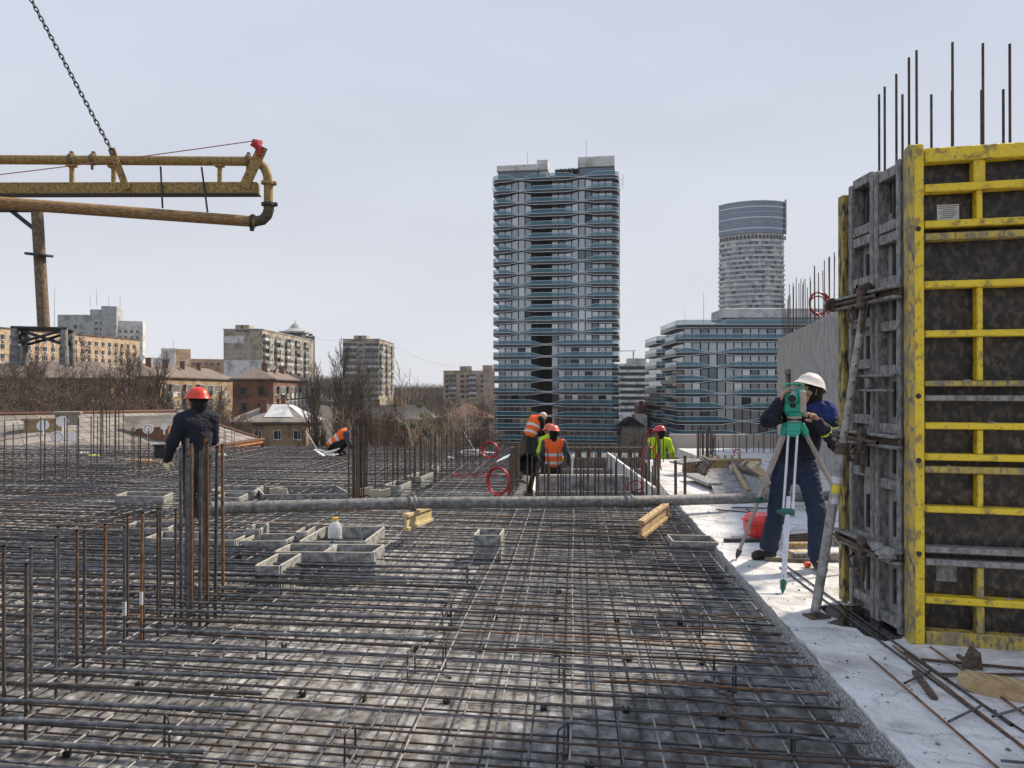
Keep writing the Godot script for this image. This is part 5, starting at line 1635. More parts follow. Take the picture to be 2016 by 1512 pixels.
var win_cache := {}
func window(w: float, h: float, style := 0) -> ArrayMesh:
	var key := "%.2f %.2f %d" % [w, h, style]
	if win_cache.has(key): return win_cache[key]
	var f := MB.new()
	var g := MB.new()
	var t := 0.09
	var z := 0.07
	f.box(Vector3(0, h * 0.5 - t * 0.5, z * 0.5), Vector3(w, t, z))
	f.box(Vector3(0, -h * 0.5 + t * 0.5, z * 0.5), Vector3(w, t, z))
	f.box(Vector3(-w * 0.5 + t * 0.5, 0, z * 0.5), Vector3(t, h - 2.0 * t, z))
	f.box(Vector3(w * 0.5 - t * 0.5, 0, z * 0.5), Vector3(t, h - 2.0 * t, z))
	if style != 1: f.box(Vector3(w * 0.1, 0, z * 0.45), Vector3(t * 0.8, h - 2.0 * t, z * 0.8))
	f.box(Vector3(0, -h * 0.5 - 0.05, 0.1), Vector3(w + 0.2, 0.07, 0.2))
	g.quad(Vector3(-w * 0.5 + t, -h * 0.5 + t, 0.02), Vector3(w * 0.5 - t, -h * 0.5 + t, 0.02), Vector3(w * 0.5 - t, h * 0.5 - t, 0.02), Vector3(-w * 0.5 + t, h * 0.5 - t, 0.02))
	var m := f.mesh(mats.win_brown if style == 2 else mats.win_frame)
	g.mesh(mats.win_dark, m)
	win_cache[key] = m
	return m
var bal_cache := {}
func balcony(w: float, style: int) -> ArrayMesh:
	var key := "%.2f %d" % [w, style]
	if bal_cache.has(key): return bal_cache[key]
	var s := MB.new()
	s.box(Vector3(0, 0.0, 0.55), Vector3(w, 0.16, 1.1))
	var p := MB.new()
	p.box(Vector3(0, 0.55, 1.05), Vector3(w, 0.95, 0.08))
	p.box(Vector3(-w * 0.5 + 0.04, 0.55, 0.5), Vector3(0.08, 0.95, 1.0))
	p.box(Vector3(w * 0.5 - 0.04, 0.55, 0.5), Vector3(0.08, 0.95, 1.0))
	var g := MB.new()
	var f := MB.new()
	if style == 0 or style == 3:
		g.quad(Vector3(-w * 0.5 + 0.1, 1.05, 1.0), Vector3(w * 0.5 - 0.1, 1.05, 1.0), Vector3(w * 0.5 - 0.1, 2.5, 1.0), Vector3(-w * 0.5 + 0.1, 2.5, 1.0))
		for i in 5: f.box(Vector3(lerpf(-w * 0.5 + 0.05, w * 0.5 - 0.05, i / 4.0), 1.77, 1.03), Vector3(0.09, 1.5, 0.08))
		f.box(Vector3(0, 2.52, 0.6), Vector3(w, 0.1, 0.95))
	else:
		g.quad(Vector3(-w * 0.45, 0.1, 0.03), Vector3(w * 0.45, 0.1, 0.03), Vector3(w * 0.45, 2.3, 0.03), Vector3(-w * 0.45, 2.3, 0.03))
		f.box(Vector3(0, 1.2, 0.05), Vector3(0.1, 2.2, 0.06))
	var m := s.mesh(mats.grey_wall)
	p.mesh([mats.panel_white, mats.panel_green, mats.grey_wall, mats.tan_wall][style], m)
	g.mesh(mats.win_dark, m)
	f.mesh(mats.win_frame, m)
	bal_cache[key] = m
	return m

func frame_of(dir: Vector3) -> Basis:
	# x along the face, y up, z outward (to the right of dir seen from above is outward when dir runs left to right)
	var x := Vector3(dir.x, 0, dir.z).normalized()
	return Basis(x, Vector3.UP, x.cross(Vector3.UP))
func wall_box(o: Node3D, nm: String, a: Vector3, u: Vector3, w: float, dp: float, y0: float, y1: float, mt: Material) -> MeshInstance3D:
	# a: front left corner; u: along the front, depth goes back from it
	var B := frame_of(u)
	var m := MB.new()
	var c := Vector3(a.x, 0, a.z) + B.x * w * 0.5 - B.z * dp * 0.5 + Vector3(0, (y0 + y1) * 0.5, 0)
	m.box(c, Vector3(w, y1 - y0, dp), B)
	return part(o, nm, m.mesh(), mt)
func win_grid(o: Node3D, a: Vector3, u: Vector3, x0: float, dx: float, nx: int, y0: float, dy: float, ny: int, w: float, h: float, style := 0, skip := 0.0) -> void:
	var B := frame_of(u)
	for j in ny:
		for i in nx:
			if skip > 0.0 and rng.randf() < skip: continue
			part(o, "window", window(w, h, style), null, Transform3D(B, Vector3(a.x, y0 + dy * j, a.z) + B.x * (x0 + dx * i) + B.z * 0.003))
func bal_grid(o: Node3D, a: Vector3, u: Vector3, x0: float, dx: float, nx: int, y0: float, dy: float, ny: int, w: float) -> void:
	var B := frame_of(u)
	for j in ny:
		for i in nx:
			part(o, "balcony", balcony(w, rng.randi_range(0, 3)), null, Transform3D(B, Vector3(a.x, y0 + dy * j, a.z) + B.x * (x0 + dx * i) + B.z * 0.002))
func gable_roof(o: Node3D, a: Vector3, u: Vector3, w: float, dp: float, ye: float, yr: float, hip: float, mt: Material, over := 0.5) -> MeshInstance3D:
	var B := frame_of(u)
	var p := func(s: float, t: float, y: float) -> Vector3: return Vector3(a.x, y, a.z) + B.x * s - B.z * t
	var c := [p.call(-over, -over, ye), p.call(w + over, -over, ye), p.call(w + over, dp + over, ye), p.call(-over, dp + over, ye)]
	var along := w >= dp
	var r0: Vector3 = p.call(hip, dp * 0.5, yr) if along else p.call(w * 0.5, hip, yr)
	var r1: Vector3 = p.call(w - hip, dp * 0.5, yr) if along else p.call(w * 0.5, dp - hip, yr)
	var m := MB.new()
	if along:
		m.quad(c[0], c[1], r1, r0)
		m.quad(c[2], c[3], r0, r1)
		m.tri(c[1], c[2], r1)
		m.tri(c[3], c[0], r0)
	else:
		m.quad(c[1], c[2], r1, r0)
		m.quad(c[3], c[0], r0, r1)
		m.tri(c[0], c[1], r0)
		m.tri(c[2], c[3], r1)
	m.quad(c[3] - Vector3(0, 0.01, 0), c[2] - Vector3(0, 0.01, 0), c[1] - Vector3(0, 0.01, 0), c[0] - Vector3(0, 0.01, 0))
	var rf := part(o, "roof", m.mesh(), mt)
	var e := MB.new()
	for i in 4:
		var q0: Vector3 = c[i]
		var q1: Vector3 = c[(i + 1) % 4]
		var d := (q1 - q0).normalized()
		e.box((q0 + q1) * 0.5 - Vector3(0, 0.14, 0), Vector3(q0.distance_to(q1), 0.25, 0.12), Basis(d, Vector3.UP, d.cross(Vector3.UP)))
	part(rf, "eaves_board", e.mesh(), mats.brown_roof)
	return rf
func chimney(rf: Node3D, p: Vector3, w: float, h: float, mt: Material) -> void:
	var m := MB.new()
	m.box(p + Vector3(0, h * 0.5 - 0.8, 0), Vector3(w, h + 1.6, w * 0.8), Basis(Vector3.UP, 0.2))
	m.box(p + Vector3(0, h, 0), Vector3(w * 1.25, 0.15, w * 1.05), Basis(Vector3.UP, 0.2))
	part(rf, "chimney", m.mesh(), mt)
func dish_mesh(r: float) -> ArrayMesh:
	var m := MB.new()
	m.lathe(Vector3.ZERO, [[0.0, 0.0], [r * 0.5, r * 0.06], [r * 0.85, r * 0.17], [r, r * 0.24], [r * 0.98, r * 0.26], [r * 0.8, r * 0.18], [0.0, r * 0.03]], 18, Vector3.BACK)
	m.cone(Vector3(0, -r * 0.9, r * 0.2), 0.02, Vector3(0, -r * 0.1, r * 0.9), 0.02, 6)
	m.cone(Vector3(0, -r * 0.1, r * 0.85), 0.05, Vector3(0, -r * 0.1, r * 1.0), 0.05, 8)
	m.cone(Vector3(0, 0, 0), 0.04, Vector3(0, -r * 0.6, -r * 0.5), 0.04, 6)
	m.cone(Vector3(0, -r * 0.6, -r * 0.5), 0.04, Vector3(0, -r * 2.2, -r * 0.5), 0.04, 6)
	return m.mesh()
func mast(o: Node3D, p: Vector3, h: float, r := 0.12) -> void:
	var m := MB.new()
	m.cone(p - Vector3(0, 1, 0), r, p + Vector3(0, h, 0), r * 0.5, 5)
	part(o, "antenna", m.mesh(), mats.grey_wall)

func old_town() -> void:
	rng.seed = 808
	# peach office block, facade turned to the right
	var a := Vector3(-176, 0, -258)
	var u := (Vector3(-160, 0, -330) - a).normalized()
	var o := thing("office_block", "long peach office block with air conditioners at the far left", "building")
	wall_box(o, "wall", a, u, 74, 16, -6, 22.0, mats.peach_wall)
	var rim := MB.new()
	var Bf := frame_of(u)
	rim.box(Vector3(a.x, 22.2, a.z) + Bf.x * 37 - Bf.z * 8, Vector3(74.6, 0.4, 16.6), Bf)
	part(o, "roof", rim.mesh(), mats.brown_roof)
	var cn := MB.new()
	cn.box(Vector3(a.x, 10.2, a.z) + Bf.x * 37 + Bf.z * 0.2, Vector3(74, 0.6, 0.5), Bf)
	part(o, "cornice", cn.mesh(), mats.white_wall)
	win_grid(o, a, u, 2.2, 3.6, 20, 12.4, 3.3, 3, 1.9, 1.9)
	var ac := MB.new()
	ac.box(Vector3(0, 0, 0.25), Vector3(0.9, 0.6, 0.45))
	var acm := ac.mesh()
	for j in 3:
		for i in 20:
			if rng.randf() < 0.5: part(o, "air_conditioner", acm, mats.panel_white, Transform3D(Bf, Vector3(a.x, 10.95 + 3.3 * j, a.z) + Bf.x * (2.6 + 3.6 * i) + Bf.z * 0.003))
	mast(o, at(107, 640, 290), 14.0)
	mast(o, at(234, 664, 300), 8.0)
	# grey and white block behind it
	var g := thing("tower_block", "pale grey slab block with a stair tower behind the peach office", "building")
	a = at(113, 700, 420)
	u = Vector3(1, 0, -0.06)
	wall_box(g, "wall", a, u, 19.5, 14, -4, 41.5, mats.grey_wall)
	var a2 := at(183, 700, 421)
	wall_box(g, "bright_wing", a2, Vector3(0.8, 0, -0.6), 8, 14, -4, 41.2, mats.white_wall)
	win_grid(g, a2, Vector3(0.8, 0, -0.6), 1.6, 2.4, 3, 23.5, 3.4, 5, 1.5, 1.6)
	var a3 := at(199, 700, 418)
	wall_box(g, "stair_tower", at(177, 700, 426), Vector3(1, 0, -0.1), 14, 9, -4, 45.0, mats.grey_wall)
	wall_box(g, "stair_shaft", a3, Vector3(1, 0, -0.3), 7.5, 9, -4, 46.0, mats.grey_wall)
	var a4 := at(228, 700, 424)
	wall_box(g, "right_wing", a4, Vector3(1, 0, -0.35), 13.4, 12, -4, 38.5, mats.white_wall)
	win_grid(g, a4, Vector3(1, 0, -0.35), 2.0, 2.9, 4, 22.5, 3.4, 4, 1.7, 1.7, 0, 0.12)
	win_grid(g, a, u, 9.5, 4, 1, 29.0, 6.0, 2, 1.4, 1.8, 2)
	for q in [[177, 600, 6.0], [190, 598, 9.0], [214, 604, 7.0], [236, 610, 8.0]]: mast(g, at(q[0], q[1], 424), q[2], 0.15)
	# white and orange low block
	var w := thing("low_block", "low white and orange block left of the tan balcony block", "building")
	a = at(317, 715, 350)
	wall_box(w, "wall", a, Vector3(1, 0, 0.05), 6.5, 10, -4, 19.5, mats.white_wall)
	wall_box(w, "orange_end", at(345, 715, 350), Vector3(0.7, 0, -0.7), 7, 8, -4, 19.3, mats.peach_wall)
	a = at(300, 715, 356)
	wall_box(w, "left_wing", a, Vector3(1, 0, 0), 5, 9, -4, 15.5, mats.white_wall)
	a = at(362, 715, 356)
	wall_box(w, "right_wing", a, Vector3(0.9, 0, -0.4), 22, 9, -4, 15.0, mats.peach_wall)
	win_grid(w, a, Vector3(0.9, 0, -0.4), 1.5, 2.7, 8, 12.6, 3.2, 1, 1.3, 1.5)
	mast(w, at(341, 684, 350), 4.0)
	# tan block with balconies
	tan_block("tan slab block with a blank front and balconied side left of centre", at(440, 730, 300), Vector3(1, 0, 0.02), 15.2, 72, 24.3, 0)
	tan_block("tan apartment block with balconies on both faces behind the poplars", at(675, 780, 360), Vector3(1, 0, 0.03), 17.2, 36, 24.2, 1)
	# red and white tower with a pointed roof
	var r := thing("apartment_tower", "red and white apartment tower with a tiered pointed roof", "building")
	a = at(560, 760, 600)
	u = Vector3(1, 0, -0.12)
	wall_box(r, "wall", a, u, 12.5, 20, -10, 44.5, mats.red_brick)
	var ar := at(590, 760, 596)
	wall_box(r, "side_wall", ar, Vector3(1, 0, -0.5), 11.5, 16, -10, 42.0, mats.red_brick)
	for j in 15:
		for i in 3: part(r, "balcony", balcony(3.0, 0), null, Transform3D(frame_of(u), Vector3(a.x, -3.0 + 3.1 * j, a.z) + frame_of(u).x * (2.2 + 3.9 * i) + Vector3(0, 0, 0.01)))
		for i in 2: part(r, "balcony", balcony(3.4, 0), null, Transform3D(frame_of(Vector3(1, 0, -0.5)), Vector3(ar.x, -2.4 + 3.1 * j, ar.z) + frame_of(Vector3(1, 0, -0.5)).x * (3.0 + 5.0 * i) + Vector3(0, 0, 0.01)))
	var pr := MB.new()
	pr.box(at(581, 655, 604), Vector3(20, 1.2, 20))
	pr.lathe(at(581, 655, 604), [[11.0, 0.5], [6.0, 3.0], [5.0, 3.2], [3.0, 6.0], [0.3, 8.0], [0.05, 11.0]], 8)
	part(r, "roof", pr.mesh(), mats.grey_wall)
	# tan block at the centre right of the hill
	var t := thing("apartment_block", "wide tan apartment block just left of the glass tower", "building")
	a = at(873, 790, 450)
	u = Vector3(1, 0, -0.02)
	wall_box(t, "wall", a, u, 30, 14, -14, 11.6, mats.pink_wall)
	wall_box(t, "roof_house", at(905, 790, 452), u, 7, 8, 10, 14.2, mats.pink_wall)
	wall_box(t, "roof_house", at(950, 790, 452), u, 6, 8, 10, 14.8, mats.pink_wall)
	for x in [1.0, 9.6, 21.5]: win_grid(t, a, u, x + 1.0, 3, 1, -3.6, 3.0, 5, 1.5, 1.5, 2)
	win_grid(t, a, u, 11.5, 2.6, 2, -3.6, 3.0, 5, 1.6, 1.6, 2)
	bal_grid(t, a, u, 5.2, 11.8, 2, -5.0, 3.0, 5, 4.6)
	# long ochre brick house and its neighbours
	var h := thing("brick_house", "long ochre brick house with grey roof and dishes behind the worker in navy", "house")
	a = at(205, 800, 150)
	u = (at(312, 800, 150) - a).normalized()
	var corner := at(312, 800, 150)
	var back := (Vector3(-74.5, 0, -206) - Vector3(corner.x, 0, corner.z)).normalized()
	wall_box(h, "wall", corner, back, 56, 11, -20, 3.9, mats.ochre_brick)
	win_grid(h, corner, back, 2.2, 3.1, 17, 1.4, -3.1, 4, 1.5, 1.6, 0, 0.2)
	bal_grid(h, corner, back, 6.4, 9.3, 5, -0.2, -3.1, 2, 2.8)
	var Bk := frame_of(back)
	win_grid(h, Vector3(corner.x, 0, corner.z) - Bk.z * 11.0, Bk.z, 2.0, 3.5, 3, 1.0, -3.1, 3, 1.4, 1.6, 2)
	var rf := gable_roof(h, corner, back, 56, 11, 3.9, 6.6, 4.0, mats.brown_roof)
	for q in [6.0, 16.0, 27.0, 39.0]: chimney(rf, Vector3(corner.x, 6.0, corner.z) + Bk.x * q - Bk.z * 4.0, 1.0, 1.6, mats.red_brick)
	for q in [10.0, 22.0]:
		var dm := MB.new()
		var c: Vector3 = Vector3(corner.x, 5.0, corner.z) + Bk.x * q - Bk.z * 2.6
		dm.prism([Vector2(-1.3, 0), Vector2(1.3, 0), Vector2(0, 1.0)], c, Bk.x, Vector3.UP, -Bk.z * 2.5)
		part(rf, "dormer", dm.mesh(), mats.brown_roof)
	for q in [[1.0, 6.3], [3.0, 6.9], [19.0, 6.9], [21.0, 6.2], [30.0, 7.0]]: part(rf, "satellite_dish", dish_mesh(0.55), mats.dish_white, Transform3D(Basis(Vector3.UP, 0.5), Vector3(corner.x, q[1] + 0.7, corner.z) + Bk.x * q[0] - Bk.z * 4.2))
	var y := thing("brick_house", "yellow brick house half hidden by bare trees at the far left", "house")
	a = at(-60, 800, 132)
	wall_box(y, "wall", a, Vector3(1, 0, -0.18), 22.5, 12, -20, 3.4, mats.ochre_brick)
	gable_roof(y, a, Vector3(1, 0, -0.18), 22.5, 12, 3.4, 6.4, 4.0, mats.brown_roof)
	win_grid(y, a, Vector3(1, 0, -0.18), 2.0, 3.2, 7, 1.4, -3.1, 3, 1.5, 1.6)
	a = at(95, 800, 142)
	wall_box(y, "rear_wing", a, Vector3(1, 0, -0.1), 11, 10, -20, 3.0, mats.ochre_brick)
	gable_roof(y, a, Vector3(1, 0, -0.1), 11, 10, 3.0, 5.6, 3.0, mats.slate_roof)
	win_grid(y, a, Vector3(1, 0, -0.1), 1.8, 3.0, 3, 1.0, -3.1, 3, 1.5, 1.6)
	# red house
	var rd := thing("brick_house", "red brick house with brown hipped roof below the tan slab block", "house")
	a = at(465, 800, 150)
	corner = at(538, 800, 149)
	back = Vector3(-0.12, 0, -1.0).normalized()
	Bk = frame_of(back)
	wall_box(rd, "wall", corner, back, 46, 7.6, -20, 3.4, mats.red_brick)
	rf = gable_roof(rd, corner, back, 46, 7.6, 3.4, 5.4, 3.5, mats.brown_roof)
	win_grid(rd, corner, back, 2.4, 5.6, 8, 1.0, -3.1, 4, 1.5, 1.6)
	bal_grid(rd, corner, back, 5.2, 5.6, 7, -0.6, -3.1, 3, 2.8)
	win_grid(rd, Vector3(corner.x, 0, corner.z) - Bk.z * 7.6, Bk.z, 2.0, 3.4, 2, 1.0, -3.1, 3, 1.3, 1.6, 2)
	for q in [5.0, 14.0, 24.0, 34.0]: chimney(rf, Vector3(corner.x, 4.9, corner.z) + Bk.x * q - Bk.z * 2.6, 1.1, 1.5, mats.red_brick)
	for q in [10.0, 30.0]: part(rf, "satellite_dish", dish_mesh(0.6), mats.dish_white, Transform3D(Basis(Vector3.UP, 0.5), Vector3(corner.x, 5.8, corner.z) + Bk.x * q - Bk.z * 2.0))
	# ochre house with pale metal roof
	var yh := thing("brick_house", "ochre house with pale metal hipped roof and white windows at centre left", "house")
	a = at(448, 880, 140)
	u = Vector3(1, 0, 0)
	wall_box(yh, "wall", a, u, 14.3, 11, -20.5, -4.7, mats.ochre_brick)
	rf = gable_roof(yh, a, u, 14.3, 11, -4.6, -1.5, 5.6, mats.slate_roof, 0.7)
	win_grid(yh, a, u, 1.9, 3.6, 4, -7.0, -3.0, 3, 1.4, 1.7)
	corner = a + Vector3(14.3, 0, 0)
	win_grid(yh, corner, Vector3(0, 0, -1), 2.5, 3.4, 3, -7.0, -3.0, 3, 1.4, 1.7)
	var zr := MB.new()
	zr.quad(Vector3(a.x + 6.3, -3.75, a.z - 0.75), Vector3(a.x + 11.8, -3.75, a.z - 0.75), Vector3(a.x + 9.3, -1.52, a.z - 5.0), Vector3(a.x + 6.6, -1.52, a.z - 5.0))
	part(rf, "metal_sheet", zr.mesh(), mats.zinc_roof)
	var zr2 := MB.new()
	zr2.quad(Vector3(a.x + 13.6, -4.0, a.z - 1.5), Vector3(a.x + 14.95, -4.45, a.z - 9.0), Vector3(a.x + 10.2, -1.62, a.z - 5.8), Vector3(a.x + 9.6, -1.6, a.z - 5.1))
	part(rf, "metal_sheet", zr2.mesh(), mats.zinc_roof)
	chimney(rf, Vector3(a.x + 5.6, -2.6, a.z - 3.0), 1.3, 1.9, mats.red_brick)
	chimney(rf, Vector3(a.x + 8.2, -1.4, a.z - 6.5), 0.8, 1.6, mats.red_brick)
	# grey roofed house behind the poplars, pink house left of the tower
	var gh := thing("brick_house", "dim brick house with grey roof behind the mistletoe tree", "house")
	a = at(700, 880, 175)
	wall_box(gh, "wall", a, u, 18, 11, -20.5, -5.5, mats.red_brick)
	rf = gable_roof(gh, a, u, 18, 11, -5.5, -2.4, 4.0, mats.slate_roof)
	win_grid(gh, a, u, 2.0, 3.4, 5, -8.0, -3.0, 3, 1.4, 1.7)
	for q in [4.0, 9.0, 14.0]: chimney(rf, Vector3(a.x + q, -2.8, a.z - 5.0), 1.3, 1.6, mats.red_brick)
	var ph := thing("brick_house", "pinkish house with rusty hipped roof at the foot of the glass tower", "house")
	a = at(868, 880, 150)
	wall_box(ph, "wall", a, u, 9.4, 10, -20.5, -4.4, mats.pink_wall)
	gable_roof(ph, a, u, 9.4, 10, -4.3, -1.5, 3.6, mats.red_roof, 0.7)
	win_grid(ph, a, u, 1.6, 2.6, 3, -6.6, -3.0, 3, 1.2, 1.6)
	# small buildings between the tower and the low glass block
	var bw := thing("office_block", "white office with long grey window bands right of the glass tower", "building")
	a = at(1205, 800, 350)
	wall_box(bw, "wall", a, u, 22, 16, -20, 12.5, mats.white_wall)
	var Bu := frame_of(u)
	for j in 8:
		var wb := MB.new()
		wb.box(Vector3(a.x + 11, 10.6 - 2.75 * j, a.z + 0.06), Vector3(21.6, 1.5, 0.1))
		part(bw, "window_band", wb.mesh(), mats.pane3)
	wall_box(bw, "roof_house", at(1238, 800, 352), u, 8, 8, 12, 15.0, mats.grey_wall)
	var cb := thing("brick_house", "narrow brick building with stepped top below the white office", "building")
	a = at(1258, 880, 230)
	wall_box(cb, "wall", a, u, 6.5, 9, -20, -3.6, mats.red_brick)
	for i in 4: wall_box(cb, "battlement", a + Vector3(0.2 + 1.65 * i, 0, 0), u, 1.1, 1.0, -3.7, -2.4 - 0.3 * (i % 2), mats.red_brick)
	win_grid(cb, a, u, 3.0, 1.9, 2, -6.0, -2.4, 5, 1.2, 1.4)
	var sh := thing("shed_house", "small dark roofed house with a pale wall below the white office", "house")
	a = at(1222, 880, 220)
	wall_box(sh, "wall", a, u, 6.5, 8, -20, -9.5, mats.grey_wall)
	gable_roof(sh, a, u, 6.5, 8, -9.4, -6.8, 0.5, mats.dark_wall)
	wall_box(sh, "white_annex", a + Vector3(4.5, 0, -3), u, 3.6, 6, -20, -6.2, mats.white_wall)
	win_grid(sh, a, u, 1.6, 2.8, 2, -11.6, -3, 1, 1.0, 1.2)
	# overhead wires between roofs
	var k := 0
	for q in [[773, 680, 890, 722, 380], [614, 661, 676, 667, 420]]:
		var m := MB.new()
		var pts := []
		for i in 11:
			var s := i / 10.0
			pts.append(at(lerpf(q[0], q[2], s), lerpf(q[1], q[3], s) + 6.0 * sin(PI * s), q[4]))
		m.tube(pts, 0.05, 4)
		single("overhead_wire", ["thin wire sloping down right from the tan balcony block", "short wire between the pointed tower and the tan balcony block"][k], "wire", m.mesh(), mats.grey_wall)
		k += 1
	var cj := MB.new()
	cj.box(at(1230, 691, 900), Vector3(26, 0.8, 0.8), Basis(Vector3.BACK, 0.04))
	cj.box(at(1247, 700, 900) + Vector3(0, -28, 0), Vector3(1.4, 66, 1.4))
	single("tower_crane", "faint tower crane far off right of the glass tower", "crane", cj.mesh(), mats.grey_wall)

func tan_block(label: String, a: Vector3, u: Vector3, w: float, dp: float, top: float, kind: int) -> void:
	var o := thing("apartment_block", label, "building", Vector3.ZERO, "tan panel apartment blocks")
	var B := frame_of(u)
	wall_box(o, "wall", a, u, w, dp, -16, top, mats.tan_wall)
	wall_box(o, "roof_house", a + B.x * (w * 0.3), u, w * 0.35, 6, top - 1, top + 1.8, mats.tan_wall)
	var pm := MB.new()
	pm.box(Vector3(a.x, top + 0.1, a.z) + B.x * w * 0.5 - B.z * dp * 0.5, Vector3(w + 0.5, 0.35, dp + 0.5), B)
	part(o, "parapet", pm.mesh(), mats.grey_wall)
	part(o, "window", window(0.8, 1.4, 2), null, Transform3D(B, Vector3(a.x, top + 0.9, a.z) + B.x * w * 0.47 + B.z * 0.003))
	if kind == 0:
		var p1 := MB.new()
		p1.box(Vector3(a.x, top - 4.0, a.z) + B.x * w * 0.27 + B.z * 0.03, Vector3(w * 0.54, 2.8, 0.1), B)
		part(o, "pale_panel", p1.mesh(), mats.white_wall)
		var p2 := MB.new()
		p2.box(Vector3(a.x, top - 17.0, a.z) + B.x * w * 0.5 + B.z * 0.03, Vector3(w - 0.2, 10.0, 0.1), B)
		part(o, "pale_panel", p2.mesh(), mats.white_wall)
		bal_grid(o, Vector3(a.x, 0, a.z) - B.z * 2.0 + B.x * -0.0, -B.z, 3.0, 9.0, 1, top - 4.0, -3.0, 7, 0.01)
	else:
		for j in 9:
			part(o, "balcony", balcony(6.6, rng.randi_range(0, 3)), null, Transform3D(B, Vector3(a.x, top - 4.2 - 3.0 * j, a.z) + B.x * 3.5 + B.z * 0.002))
			part(o, "balcony", balcony(6.6, rng.randi_range(0, 3)), null, Transform3D(B, Vector3(a.x, top - 4.2 - 3.0 * j, a.z) + B.x * 13.6 + B.z * 0.002))
			part(o, "window", window(2.2, 1.6), null, Transform3D(B, Vector3(a.x, top - 2.7 - 3.0 * j, a.z) + B.x * 8.6 + B.z * 0.003))
	var c := Vector3(a.x, 0, a.z) + B.x * w
	var S := frame_of(-B.z)
	var n := int(dp / 4.6)
	for j in 8:
		for i in n:
			var p := Transform3D(S, Vector3(c.x, top - 4.2 - 3.0 * j, c.z) + S.x * (2.6 + 4.6 * i) + S.z * 0.002)
			if i % 3 == 2: part(o, "window", window(1.6, 1.6), null, p.translated(Vector3(0, 1.5, 0)))
			else: part(o, "balcony", balcony(4.0, rng.randi_range(0, 3)), null, p)

